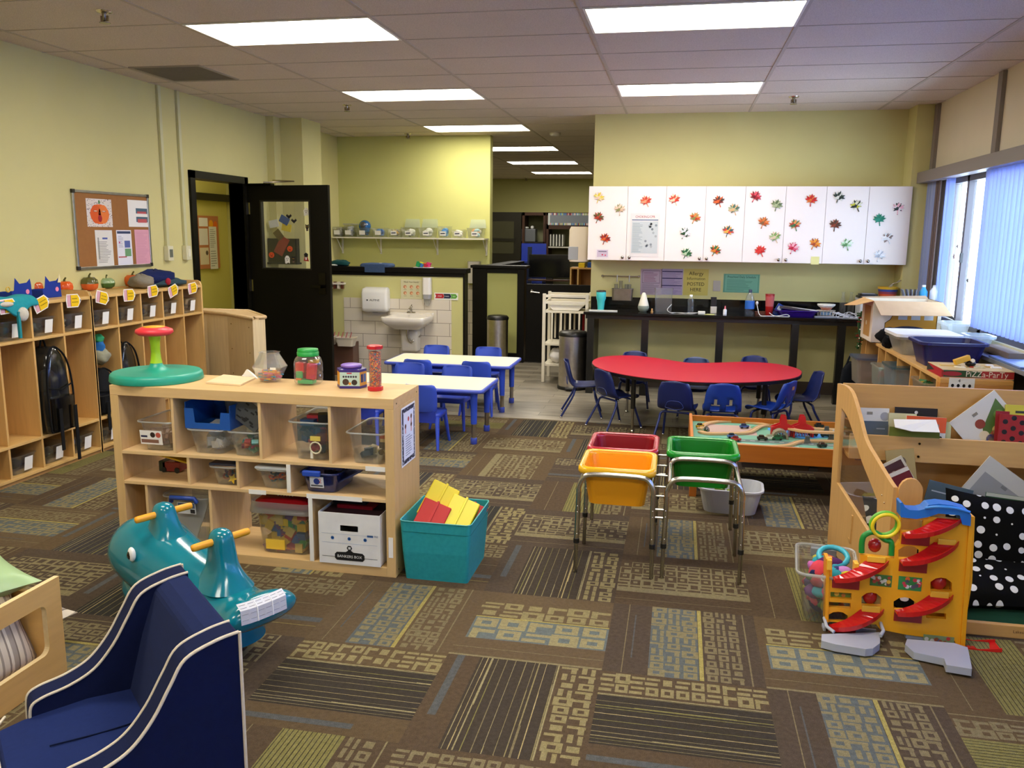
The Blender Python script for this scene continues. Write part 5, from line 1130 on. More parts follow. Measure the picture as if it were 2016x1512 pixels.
p = atz(1582, 852, zt); r = thing('toy_engine', 'black and white toy engine with a round tan wheel by the right bridge', 'toy train', p); MB('1a1a1c').box((0, 0, .02), (.03, .05, .03)).box((0, 0, .04), (.03, .05, .012), 'e4e2dc').build('cab', 'plastic', r, bev=.003); MB('b99a6a').cyl((-.03, -.02, .022), (-.03, .02, .022), .024, n=16).build('wheel', 'wood_x', r)
for px, py, lab in ((1589, 872, 'grey toy bridge pier at the front right of the train table'), (1636, 868, 'grey lattice pier next to the book stand'), (1627, 852, 'grey lattice pier behind the raised track')):
    p = atz(px, py, zt); m = MB('4f524c', T=TR(p)); m.loft([[(x, y, z) for x, y in rrect(a, b, .004, 2)] for a, b, z in ((.05, .03, 0), (.03, .02, .02), (.026, .018, .045))], smooth=False); tag(m.build('bridge_pier', 'plastic', loc=p), lab, 'toy', 'grey toy track piers')
# white wash tub on the floor
pc = F_ = atz(1445, 985, 0); r = thing('wash_tub', 'white plastic basin of small toys on the floor before the train table', 'tub', (.36, 5.02, 0), rz=-.06)
MB('c6c9d0').tub(.36, .27, .15, .84, .07, .003, .012, .01, n=5).build('basin', 'plastic', r)
m = MB(); heap(m, .28, .2, .12, 22, ['22242a', '3a3c44', '8aa03c', '2a4a7a', '55585e'], .05, 5, z0=.01); m.build('small_toys', 'plastic', r)
# teal fabric bin with big bricks
r = thing('fabric_bin', 'teal fabric storage cube beside the toy shelf', 'storage bin', (-1.062, 3.775, 0), rz=.0); w, d, h = .325, .38, .275
def sq(a, b, z, k=0): return [(x, y, z+k*(abs(x)/a*2)**3*.0) for x, y in rrect(a, b, .012, 2)]
m = MB('2f9ba0')
top = [(x, y, h+.018*(((x/(w/2))**2+(y/(d/2))**2)-1)) for x, y in rrect(w+.02, d+.01, .02, 4)]
N_ = len(top); low = [(x, y, 0) for x, y in rrect(w-.02, d-.03, .015, 4)]; mid = [(x, y, .14) for x, y in rrect(w, d, .015, 4)]
ini = [(x*.975, y*.975, z) for x, y, z in top]; inb = [(x*.95, y*.95, .006) for x, y, z in low]
m.loft([low, mid, top, ini, inb], smooth=False); m.build('cube', 'fabric', r)
MB('1f6f74').tube([(x, y, h-.045+.012*(abs(x)/(w/2))) for x, y in rrect(w+.013, d+.006, .02, 4)], .0016, 5, closed=True).build('stitched_seam', 'fabric', r)
MB('6cc4c4').tube(top, .0025, 6, closed=True).build('piping', 'fabric', r)
def big_brick(M_, c, lab):
    r = thing('toy_box_brick', lab, 'toy', M_=M_, group='red and yellow hinged toy boxes'); MB(c).box((0, 0, 0), (.14, .19, .085)).build('shell', 'plastic', r, bev=.005); MB(c).b2((-.006, -.1, -.043), (.006, .1, .048)).build('spine', 'plastic', r, bev=.002); 
    return r
big_brick(TR(-1.12, 3.70, .25) @ RY(.35) @ RX(.9), 'c4201e', 'red toy box leaning at the left of the teal bin')
big_brick(TR(-1.105, 3.79, .315) @ RY(.4) @ RX(.9), 'e8d21e', 'yellow toy box above the red one in the teal bin')
big_brick(TR(-.995, 3.76, .26) @ RY(.35) @ RX(.8), 'ead81c', 'yellow toy box leaning at the right of the teal bin')
big_brick(TR(-.98, 3.88, .2) @ RY(.3) @ RX(.6), 'b01c1c', 'red toy box hidden behind the right yellow one')
# ============================================================ RIGHT SIDE
def holed(outer, holes, h0, h1, T, name, mat, parent=None, col='ffffff', bev=0, res=1, loc=None, extra=None):
    """flat panel with real openings: outline and holes in local xy, thickness along local z"""
    c = bpy.data.curves.new('c', 'CURVE'); c.dimensions = '2D'; c.fill_mode = 'BOTH'; c.extrude = (h1-h0)/2
    for P in [outer]+holes:
        s = c.splines.new('POLY'); s.points.add(len(P)-1); s.use_cyclic_u = True
        for i, (x, y) in enumerate(P): s.points[i].co = (x, y, 0, 1)
    o = bpy.data.objects.new('c', c); COL.objects.link(o)
    me = bpy.data.meshes.new_from_object(o.evaluated_get(bpy.context.evaluated_depsgraph_get()))
    m = MB(col, T=T); m.add([(v.co.x, v.co.y, v.co.z+(h0+h1)/2) for v in me.vertices], [tuple(p.vertices) for p in me.polygons])
    bpy.data.objects.remove(o); bpy.data.curves.remove(c)
    if extra: extra(m)
    return m.build(name, mat, parent, bev=bev, loc=loc)
# ---- book display with side wings
NXs, NY0, NY1 = .85, 3.58, 4.47
nk = thing('book_stand', 'birch book display corner with see-through side wing', 'book stand', (NXs, NY1, 0))
WB = aty(1768, 960, 3.66); WB.z = 0; WA = Vector((NXs, NY1, 0)); wdir = (WB-WA).normalized()
SPW = frame(WA, wdir, (0, 0, 1)); SP = frame((0, 0, 0), wdir, (0, 0, 1)); SPn = SPW.to_3x3() @ Vector((0, 0, 1))
def sp(px, py): p = SPW.inverted() @ atp(px, py, WA, SPn); return (p.x, p.y)
fb = sp(1768, 960)
cv = bez([(*sp(1656, 755), 0), (*sp(1672, 760), 0), (*sp(1685, 776), 0), (*sp(1698, 818), 0), (*sp(1711, 866), 0), (*sp(1731, 902), 0), (*sp(1758, 946), 0), (*fb, 0)], 4)
outer = [(p.x, p.y) for p in cv]+[(fb[0], .02), (0, .02)]
cv2 = bez([(*sp(1664, 803), 0), (*sp(1676, 822), 0), (*sp(1690, 862), 0), (*sp(1704, 908), 0), (*sp(1722, 952), 0), (*sp(1735, 985), 0)], 3)
inner = [(p.x, p.y) for p in cv2]+[sp(1733, 1050), sp(1716, 1046), sp(1654, 950)]
holed([(x, y) for x, y in outer], [inner[::-1]], 0, .018, SP, 'side_wing', 'wood_z', nk, 'd6a868')
MB('e6e2d4', T=SP).poly([(x, y, .009) for x, y in inner]).build('clear_window', 'glass', nk)
NW = 1.25
MB('c99a58').b2((0, 0, .02), (NW, .018, .885)).build('back_board', 'wood_x', nk, bev=.002)
MB('d0a464').b2((.018, -.17, .535), (NW, -.152, .66)).build('upper_pocket_front', 'wood_x', nk, bev=.002)
MB('c99a58').b2((.018, -.152, .535), (NW, 0, .55)).build('upper_pocket_floor', 'wood_x', nk)
MB('cc9f5e').b2((.018, -.36, .16), (NW, -.342, .30)).build('lower_pocket_front', 'wood_x', nk, bev=.002)
MB('c99a58').b2((.018, -.342, .16), (NW, 0, .175)).build('lower_pocket_floor', 'wood_x', nk)
for z in (.565, .63): MB('4a3a28').cyl((.34, -.171, z), (.34, -.1735, z), .006, n=8).build('screw', 'metal', nk)
# front wing stub with arched top
p0, p1 = aty(1768, 960, 3.66), aty(1815, 965, 3.66); ww = (p1.x-p0.x); top = aty(1790, 940, 3.66).z
T = frame((p0.x-NXs, 3.66-NY1, 0), (1, 0, 0), (0, 0, 1)); zz = p0.z
ar = [(0, .02), (ww, .02), (ww, top-.05)]+[(ww/2+ww/2*cos(a), top-.055+.055*sin(a)) for a in [k*pi/8 for k in range(1, 8)]]+[(0, top-.05)]
MB('cf9a56', T=T).prism(ar, .018).build('front_wing', 'wood_z', nk, bev=.002)
m = MB('c9bda0')
m.T = SP
for a, b in ((sp(1745, 975)), (sp(1750, 990))): m.sph((a, b, .019), .004, 6, 4)
m.build('bolt', 'metal', nk)
MB('d2a462').b2((.12, -(NY1-3.56), 0), (NW, -(NY1-3.585), .055)).build('mat_frame', 'wood_x', nk, bev=.003)
tx_ = MB(T=frame((.6, -(NY1-3.56)-.001, .03), (1, 0, 0), (0, 0, 1))); tx_.text('Lakeshore', .018, I4, '3a2a18'); tx_.build('burned_mark', 'print', nk)
rm = MB('0d3d26'); rm.b2((NXs+.12, 3.59, .0), (NXs+NW, 4.1, .045)); tag(rm.build('floor_mat', 'fabric', bev=.012, loc=(NXs+.6, 3.85, 0)), 'dark green padded mat lying in the reading corner', 'mat')
# books standing in the pockets
def book(lab, c0, w, h, rot, col, fn=None, y=4.36, lean=.12, t=.008, name='book', up=.55):
    """c0: pixel of the cover centre"""
    p = aty(c0[0], c0[1], y); M_ = TR(p) @ RX(-lean) @ frame((0, 0, 0), (1, 0, 0), (0, 0, 1)) @ RZ(rot)
    r = thing(name, lab, 'book', M_=M_, group='picture books in the display'); m = MB(col); m.b2((-w/2, -h/2, -t), (w/2, h/2, 0))
    if fn: fn(m, w, h)
    m.build('cover', 'print', r); MB('e6e0d0').b2((-w/2+.003, -h/2+.003, -t-.004), (w/2-.002, h/2-.003, -t)).build('pages', 'paper', r); return r
bars = lambda m, x, y, c='3a3a3a': [m.rect(x+.004*k, y, x+.004*k+.0022, y+.015, c, z=.001) for k in range(7)]
U = 4.37
book('black-topped picture book at the back of the upper pocket', (1802, 840), .20, .19, 0, '241c18', lambda m, w, h: m.disc(.0, h*.38, .008, 'd8d0c0', z=.001), y=4.44)
book('pale picture book with elephants, left end of the upper pocket', (1718, 850), .15, .24, .02, 'd2cfc4', lambda m, w, h: (bars(m, -.03, h*.36), m.disc(.055, h*.33, .022, '9a9a9c', z=.001)), y=4.41)
book('blue-grey picture book with a yellow window, upper pocket left', (1716, 868), .15, .2, .02, '56626c', lambda m, w, h: (m.rect(-.03, -h*.4, .05, .0, 'b8a468', z=.001), m.disc(.01, -.045, .022, '8a6a3c', z=.0015), m.rect(.02, h*.3, .06, h*.33, '8a949c', z=.001)), y=4.38)
book('cream book standing behind the orange one', (1775, 857), .13, .22, 0, 'cdc593', None, y=4.40)
book('orange-topped board book in the upper pocket', (1821, 860), .185, .2, -.02, 'd8d6c8', lambda m, w, h: (m.rect(-w/2, h*.12, w/2, h/2, 'd8592c', z=.0006), m.rect(-.05, h*.25, .06, h*.33, '8a7a70', z=.001), m.disc(.07, 0, .008, '2a3a2a', z=.001)), y=4.37)
book('pale green book at the right of the orange one', (1858, 868), .06, .19, 0, 'bdb97c', None, y=4.39)
r = thing('open_book', 'open white book flopped over the rim of the upper pocket', 'book', (0, 0, 0)); P = [aty(1759, 826, 4.33), aty(1842, 827, 4.33), aty(1850, 852, 4.24), aty(1795, 850, 4.24), aty(1762, 842, 4.25)]
m = MB('d9d6cc'); m.loft([[q_ for q_ in P], [q_+Vector((0, -.004, .003)) for q_ in P]], smooth=False); m.build('page', 'paper', r)
m = MB(); m.poly([aty(1752, 840, 4.30), aty(1850, 850, 4.30), aty(1850, 872, 4.31), aty(1750, 868, 4.31)][::-1], '6f7a34'); m.v += [v+Vector((0, .005, 0)) for v in m.v[:4]]; m.f.append((4, 5, 6, 7)); m.c.append(lin('5a6428')); m.sm.append(False); m.build('cover', 'print', r)
def fFood(m, w, h):
    bars(m, -w*.1, h*.3); q = random.Random(4); m.prism([(-w*.1, h*.02), (w*.42, h*.36), (w*.42, -h*.4), (-w*.35, -h*.4)], .0006, '4f6a2c')
    for c in ('c8a060', 'a8583c', 'd8c8a0', '6a8a3a', 'c06a40', 'd0b070', '4a4f8a', '8a3c2c'): m.disc(q.uniform(-.2, .32)*w, q.uniform(-.3, .15)*h, .024, c, z=.0015)
book('tilted white cookery book with a food picture, upper pocket right', (1945, 838), .26, .24, .72, 'cfc9b8', fFood, y=4.40)
book('yellow book with drawings behind the ladybird book', (2006, 838), .13, .2, 0, 'c8b93a', lambda m, w, h: m.rect(-.02, h*.3, .04, h*.36, '3a3a2a', z=.001), y=4.39)
book('red board book edge beside the ladybird book', (1972, 850), .06, .2, 0, '8e1f24', None, y=4.37)
book('red ladybird board book with black spots', (2003, 858), .17, .2, -.03, '98221f', lambda m, w, h: [m.disc((-.35+.22*(k % 4))*w, (.32-.25*(k//4))*h+(.02 if k % 2 else 0), .012, '1a1414', z=.001) for k in range(12)], y=4.35)
book('brown picture book standing in the lower pocket', (1775, 925), .13, .2, .15, 'a8935e', lambda m, w, h: m.disc(0, h*.2, .025, '6a5a48', z=.001), y=4.25)
book('maroon framed picture book leaning in the lower pocket', (1762, 935), .14, .14, .55, 'c9c0a8', lambda m, w, h: (m.rect(-w*.42, -h*.4, w*.42, h*.4, '4a2c2c', z=.001), m.disc(0, 0, .02, 'c8c4b8', z=.0015)), y=4.2)
book('dark red book leaning at the bottom left of the lower pocket', (1768, 948), .14, .1, .5, '6a1c22', lambda m, w, h: m.rect(-w*.5, h*.3, w*.5, h*.5, 'd8d0c0', z=.001), y=4.17)
book('grey and white tilted books at the right of the lower pocket', (1968, 975), .3, .24, -.62, 'b8b4a6', lambda m, w, h: (m.rect(-w*.4, -h*.5, w*.5, h*.2, '8c8b86', z=.001), bars(m, -.02, .03)), y=4.2)
book('thin blue-grey book lying low in the lower pocket', (1868, 975), .2, .1, -.2, '4a5a60', lambda m, w, h: m.rect(-w*.4, 0, w*.3, .006, 'a8b0b0', z=.001), y=4.18)
book('green book edge behind the spotted cushion', (1985, 992), .2, .08, -.08, '1f4a26', lambda m, w, h: m.rect(-w*.5, h*.3, w*.5, h*.5, 'b8b8a0', z=.001), y=4.13)
# polka dot cushions
t = NT('dots'); v = t.n('TexVoronoi'); v.inputs['Scale'].default_value = 17; v.inputs['Randomness'].default_value = .35; mp = t.n('Mapping'); mp.inputs['Scale'].default_value = (1, 1, .02); t.l(t.co(), mp.inputs[0]); t.l(mp.outputs[0], v.inputs['Vector'])
c = t.ramp(v.outputs['Distance'], [(0, 'dcdad2'), (.29, '0c0c0c')]); c.node.color_ramp.interpolation = 'CONSTANT'; t.l(c, t.b.inputs['Base Color']); t.b.inputs['Roughness'].default_value = .95; t.b.inputs['Specular IOR Level'].default_value = .1; MAT['dots'] = t.m
p = aty(1985, 1050, 3.95); cushion('polka_cushion', 'black cushion with white dots propped up against the lower books', TR(1.43, 3.98, .30) @ RX(1.25) @ RZ(-.1), .40, .36, .12, 'dots', 'ffffff', 'black polka dot cushions')
cushion('polka_cushion', 'black dotted cushion slumped across the green mat', TR(1.45, 3.86, .13) @ RZ(.1) @ RX(.35), .50, .34, .13, 'dots', 'ffffff', 'black polka dot cushions')
cushion('polka_cushion', 'black dotted cushion whose pointed corner lies behind the marble tower', TR(1.08, 3.78, .1) @ RZ(.55) @ RX(.15), .42, .4, .09, 'dots', 'ffffff', 'black polka dot cushions')
cushion('polka_cushion', 'black dotted cushion seen through the clear side window', TR(1.03, 4.0, .26) @ RZ(.1) @ RX(1.0), .24, .36, .1, 'dots', 'ffffff', 'black polka dot cushions')
# ---- clear bin of toys on the carpet
def quadbin(): pass
r = thing('toy_bin', 'open clear bin heaped with colourful plush toys beside the marble tower', 'storage bin', (.685, 3.66, 0), rz=-.12)
MB('e4e8e6').tub(.23, .36, .235, .72, .035, .003, .012, .012, n=4).build('tub', 'clear', r)
m = MB('dfe3e2').tube([(x, y, .232) for x, y in rrect(.25, .38, .04, 4)], .006, 6, closed=True); m.build('rim', 'frosted', r)
MB('8a8f92').b2((-.06, .165, .185), (.05, .2, .225)).build('handle_recess', 'plastic', r, bev=.004)
m = MB(); heap(m, .21, .31, .235, 110, ['d8506a', '3aa0b0', '6a3a78', '2a2f5a', 'e0603c', 'c870b8', '4a8a5a', 'b8b04a', '3a3a70'], .075, 3, z0=.01, kind='cloth'); m.build('plush_heap', 'fabric', r)
m = MB('d84a5c'); m.sph((-.03, -.08, .2), (.045, .05, .06), 12, 8); m.build('red_plush_bird', 'fabric', r); m = MB('e8e8e4'); m.disc(0, 0, .018, 'e0e0dc', T=frame((-.01, -.128, .205), (1, .2, 0), (0, .2, 1))); m.disc(0, 0, .01, '3a7a7a', T=frame((-.01, -.129, .205), (1, .2, 0), (0, .2, 1)), z=.0015); m.build('bird_eye', 'print', r)
MB('3ab0c8').tube([(.03+.06*cos(a), .06+.06*sin(a), .235+.02*sin(a)) for a in [k*pi/8 for k in range(16)]], .012, 8, closed=True).build('turquoise_ring', 'plastic', r)
MB('5a2f68').sph((.02, .02, .215), (.06, .03, .03), 12, 8).build('purple_plush', 'fabric', r); MB('c888d0').sph((.07, -.05, .215), (.035, .03, .02), 10, 6).build('pink_flower', 'fabric', r); MB('d8d03a').sph((.085, -.085, .215), (.03, .015, .015), 10, 6).build('yellow_plush', 'fabric', r)
# ---- marble / car tower
G0, G1 = atz(1622, 1240, 0), atz(1890, 1280, 0); G0.y = 3.47; G1.y = 3.44
gx = (Vector((1, -.03, 0))).normalized(); GO = Vector((.667, 3.475, 0))
GM = frame(GO, gx, Vector((0, .04, 1))); Ginv = GM.inverted(); gn = GM.to_3x3() @ Vector((0, 0, 1))
def gz(zx, zy, d=0): p = Ginv @ atp(1520+zx/3.78, 960+zy/3.78, GO+gn*d, gn); return (p.x, p.y)
gw = thing('car_ramp_tower', 'yellow toy car ramp tower with red slides and a blue top deck', 'toy', M_=GM)
YG = 'f0a81a'
O_ = [gz(*q_) for q_ in ((392, 985), (400, 522), (445, 518), (442, 730), (592, 742), (604, 548), (636, 546), (634, 600), (650, 588), (652, 490), (905, 520), (908, 440), (945, 385), (952, 190), (1465, 240), (1470, 205), (1503, 212), (1482, 700), (1440, 960), (1402, 1180), (1362, 1172), (1354, 1135), (990, 1085), (800, 1046), (770, 1010), (585, 1003))]
arch = lambda x0, y0, x1, y1: [gz(x0, y1), gz(x0, (y0*2+y1)/3), gz((3*x0+x1)/4, y0+(y1-y0)*.06), gz((x0+x1)/2, y0), gz((x0+3*x1)/4, y0+(y1-y0)*.08), gz(x1, (y0*2+y1)/3+6), gz(x1, y1+6)]
box4 = lambda x0, y0, x1, y1: [gz(x0, y1), gz(x0, y0), gz(x1, y0+10), gz(x1, y1+10)]
H_ = [arch(935, 425, 1095, 520), arch(900, 808, 1062, 900), arch(415, 915, 560, 985), box4(432, 768, 588, 815), box4(418, 842, 582, 882), box4(955, 225, 1120, 318), arch(1172, 662, 1332, 760), arch(662, 772, 808, 868), box4(1140, 918, 1288, 960)]
holed(O_, H_, -.012, .012, I4, 'frame_panel', 'plastic', gw, YG)
m = MB('e89e16')
for a, b in (((1470, 205), (1402, 1180)), ): 
    (x0, y0), (x1, y1) = gz(*a), gz(*b); m.loft([[(x+dx_, y, z) for x, y in ((x0, y0), (x1, y1))] for dx_, z in ((0, 0), (.0, 0))], caps=(0, 0)) if 0 else None
    m.loft([[(x-.006, y, -.05), (x+.012, y, -.05), (x+.012, y, .02), (x-.006, y, .02)] for x, y in ((x0, y0), (x1, y1))], smooth=False)
m.build('side_column', 'plastic', gw, bev=.002); m = MB('e89e16')
(x0, y0), (x1, y1) = gz(402, 520), gz(394, 985); m.loft([[(x-.002, y, -.06), (x+.012, y, -.06), (x+.012, y, .02), (x-.002, y, .02)] for x, y in ((x0, y0), (x1, y1))], smooth=False)
m.build('side_column', 'plastic', gw, bev=.002)
MB('d08a10').b2((gz(1200, 0)[0], gz(0, 1000)[1], -.05), (gz(1420, 0)[0], gz(0, 300)[1], -.045)).build('rear_panel', 'plastic', gw)
def slide(zx0, zy0, zx1, zy1, w0=.085, dep=.085):
    (xs, ys), (xe, ye) = gz(zx0, zy0), gz(zx1, zy1); rx = xs-xe; m = MB('c01a1c'); rings = []; n = 10
    for i in range(n+1):
        a = pi/2*i/n; cx, cz = xe+(xs-xe)*cos(a)*1.0, .012+dep*sin(a)*1.0
        # sweep from the doorway outwards, then left and back along the panel
        t_ = i/n
        o_ = (xs+w0*.5-(xs-xe+w0*.5)*t_**1.15, .015+dep*1.25*sin(pi*min(1, t_*1.0)*.5+.0)*(1-.55*t_**3))
        i_ = (xs-w0*.5-(xs-xe-w0*.5)*t_**.95, .012+dep*.25*sin(pi*t_))
        y = ys+(ye-ys)*(t_**.9); h = .014
        rings.append([(i_[0], y, i_[1]), (o_[0], y, o_[1]), (o_[0]+.002, y+h, o_[1]+.003), (o_[0]+.004, y+h, o_[1]+.006), (o_[0]+.003, y-.006, o_[1]+.005), (i_[0], y-.006, i_[1])])
    m.loft(rings, smooth=False); o = m.build('slide', 'gloss', gw)
    m = MB('98181a'); m.b2((xe, ye-.045, .008), (xe+.105, ye+.0, .018)); m.build('slide_skirt', 'plastic', gw)
    return o
for a in ((1310, 225, 960, 330), (1285, 405, 942, 530), (770, 545, 448, 655), (1245, 800, 905, 900), (735, 905, 420, 1010)): slide(*a)
m = MB('f0bc3a')
for x0, y0 in ((1222, 375), (1168, 765), (660, 872), (700, 505)): (a, b), (c, d) = gz(x0, y0+35), gz(x0+140, y0+5); m.b2((a, min(b, d), .012), (c, max(b, d), .022))
for x0, y0 in ((400, 525), (600, 550)): (a, b), (c, d) = gz(x0, y0+70), gz(x0+40, y0); m.b2((a, b, .0), (c, d, .03))
m.build('cross_band', 'plastic', gw, bev=.002)
for cx, cy, rw, rh in ((1290, 340, .024, .03), (1250, 715, .03, .035), (735, 820, .028, .036), (770, 440, .026, .03)): x, y = gz(cx, cy); MB('b01c20').sph((x, y, -.02), (rw, rh, .02), 14, 8).build('red_dome', 'gloss', gw)
# blue deck
m = MB('1f6cc0'); D = [gz(*q_) for q_ in ((945, 205), (942, 100), (960, 95), (975, 130), (1010, 152), (1080, 155), (1120, 145), (1150, 115), (1230, 105), (1330, 118), (1440, 150), (1465, 190), (1460, 270), (1400, 258), (1380, 190), (1225, 178), (1140, 205), (1060, 218))]
m.prism(D, .075, h0=-.045); (a, b), (c, d) = gz(1150, 130), gz(1440, 165)
m.build('blue_deck', 'plastic', gw, bev=.004)
m = MB('3a86d8'); m.tube(bez([(*gz(1130, 138), .03), (*gz(1200, 115), .055), (*gz(1330, 125), .055), (*gz(1450, 165), .035)], 5), .006, 8); m.build('deck_rim', 'plastic', gw)
# ring sign and green arch
cx, cy = gz(842, 278); (ax, ay), (bx_, by) = gz(740, 370), gz(945, 185); rx_, ry_ = (bx_-ax)/2*1.08, (by-ay)/2*.80
ring = [(cx+(rx_*cos(a))*cos(.5)-(ry_*sin(a))*sin(.5), cy+(rx_*cos(a))*sin(.5)+(ry_*sin(a))*cos(.5), .0) for a in [k*pi/14 for k in range(28)]]
MB('e8cc1e').tube([(x, y, .012) for x, y, z in ring], .0075, 8, closed=True).build('yellow_ring', 'plastic', gw)
MB('6ab83a').tube([(x-.003, y+.003, -.008) for x, y, z in ring], .0085, 8, closed=True).build('green_ring', 'plastic', gw)
ga = bez([(*gz(665, 480), 0), (*gz(668, 400), 0), (*gz(690, 350), 0), (*gz(760, 330), 0), (*gz(840, 385), 0), (*gz(885, 405), 0), (*gz(885, 500), 0)], 5)
MB('1a8a34').tube([(p.x, p.y, .005) for p in ga], .0115, 8).build('green_arch', 'plastic', gw)
# printed panels
def art(x0, y0, x1, y1, bgc, seed, cols):
    (a, b), (c, d) = gz(x0, y1), gz(x1, y0); m = MB(bgc); m.b2((a, b, .0125), (c, d, .0135)); q = random.Random(seed)
    for _ in range(16): m.disc(q.uniform(a+.008, c-.008), q.uniform(b+.008, d-.008), q.uniform(.005, .009), q.choice(cols), z=.0145+.0002*_/16)
    m.build('picture_sticker', 'print', gw)
art(722, 648, 890, 718, '4a7a3c', 1, ['c87a4a', 'e0b03a', '6a4a3a', 'd8d0c0', 'b04a3a']); art(930, 665, 1112, 748, '3a8a4a', 2, ['8a9aa8', 'e06a2a', 'd8d8d0', '5a5a6a', 'c83a4a'])
art(1112, 1105, 1350, 1185, '8a9a6a', 3, ['d88a3a', 'c83a3a', 'e0d8c0', '5a6a9a', '9a5a3a']); (a, b), (c, d) = gz(430, 828), gz(588, 768)
m = MB('6a8a3a'); m.b2((a, b, -.012), (c, d, -.01)); m.disc((a*2+c)/3, (b+d)/2, .01, 'e0b84a', z=-.009); m.disc((a+2*c)/3, (b+d)/2-.004, .008, 'c87a3a', z=-.009); m.build('picture_sticker', 'print', gw)
# grey bases
def slab(pts, h, name, col='a9adb8', rim=True):
    P = []
    for q_ in pts: w_ = Ginv @ atz(1520+q_[0]/3.78, 960+q_[1]/3.78, 0 if 1 else h); P.append((w_.x, w_.z))
    Tt = Matrix(((1, 0, 0, 0), (0, 0, 1, 0), (0, -1, 0, 0), (0, 0, 0, 1)))
    m = MB(col); m.prism([(x, -z) for x, z in P], h, T=Matrix(((1, 0, 0, 0), (0, 0, 1, 0), (0, -1, 0, 0), (0, 0, 0, 1)))); return m, P
m, P = slab(((362, 1205), (365, 1150), (800, 1130), (798, 1220), (745, 1265), (690, 1272), (470, 1235)), .03, 'base')
m.build('grey_base', 'plastic', gw, bev=.004)
x0, y0 = gz(365, 1180); x1, y1 = gz(795, 1200)
m = MB('aeb2bd'); m.tube([(x0+.004, .05, .0), (x0+.004, .045, .075), (x0+.03, .035, .1)], .008, 6); m.tube([(x1-.004, .06, .0), (x1-.004, .05, .07), (x1-.02, .04, .1)], .008, 6); m.b2((x0, .0, -.03), (x0+.012, gz(0, 985)[1], .02)); m.build('base_wall', 'plastic', gw, bev=.003)
m = MB('b0b4be'); m.loft([[(x0+.03, .03, .02), (x1-.02, .03, .02), (x1-.02, gz(0, 1040)[1], -.01), (x0+.02, gz(0, 1040)[1], -.01)], [(x0+.03, .03, .01), (x1-.02, .03, .01), (x1-.02, gz(0, 1040)[1], -.02), (x0+.02, gz(0, 1040)[1], -.02)]], smooth=False); m.build('base_ramp', 'plastic', gw)
m, P = slab(((985, 1225), (1000, 1180), (1350, 1210), (1450, 1245), (1482, 1425), (1290, 1392), (1275, 1340), (1050, 1290)), .028, 'base'); m.build('grey_exit_ramp', 'plastic', gw, bev=.004)
(a, b), (c, d) = gz(985, 1200), gz(1360, 1090); MB('a0a4ae').b2((a, .0, -.02), (c, d, .005)).build('grey_footing', 'plastic', gw, bev=.003)
(a, b) = gz(1365, 1235); (c, d) = gz(1530, 1150); (e, f_) = gz(1672, 1325)
m = MB('c41c1c'); m.loft([[(x, y, z) for z, y in ((-.05, yy), (.04, yy), (.04, yy+.014), (.034, yy+.014), (.034, yy+.004), (-.044, yy+.004), (-.044, yy+.014), (-.05, yy+.014))] for x, yy in ((a, d-.022), (c, d-.028), (e, .002))], smooth=False); m.b2((a, 0, -.04), (c-.01, d-.03, .03)); m.build('red_ramp', 'gloss', gw)
# ---- low shelf unit along the windows
UX0, UX1, UY0, UY1, UZ = 1.645, 2.08, 5.70, 8.00, .75
r = thing('window_shelf', 'pale wooden shelf unit standing in front of the windows', 'shelf', (UX0, UY0, 0)); L_ = UY1-UY0; W_ = UX1-UX0
MB('d8ab6a').b2((0, 0, UZ-.022), (W_, L_, UZ)).build('top_board', 'wood_y', r, bev=.002); MB('cf9f5c').b2((.02, .02, .04), (W_, L_-.02, .06)).build('base_board', 'wood_y', r); MB('cf9f5c').b2((.03, .02, .38), (W_, L_-.02, .396)).build('shelf_board', 'wood_y', r)
MB('c08c48').b2((W_-.01, .02, .06), (W_, L_-.02, UZ-.022)).build('back_board', 'wood_y', r)
for y in (0, .38, .62, 1.0, 1.38, 1.62, 2.1, L_-.02): MB('d0a05e').b2((.0, y, 0), (W_-.01, y+.02, UZ-.022)).build('upright', 'wood_z', r)
MB('c08238').b2((-.0, -.06, .5), (W_-.01, 0, UZ-.03)).b2((0, -.06, UZ-.03), (W_-.01, 0, UZ), 'cf9648').build('front_drawer', 'wood_x', r, bev=.002)
p = aty(1893, 757, UY0-.062); T4 = frame(p, (1, 0, 0), (0, 0, 1)); m = MB('d8d0ba', T=T4); m.b2((-.075, -.04, 0), (.075, .04, .0008)); 
for k in range(4): m.disc(-.052+.033*k, -.008, .009, '1c1814', z=.0014, ry=.011)
m.text('4', .03, TR(-.015, .022, .0008), '2a241c'); tag(m.build('number_card', 'paper', loc=p), 'white number card with the figure 4 and four dots', 'card')
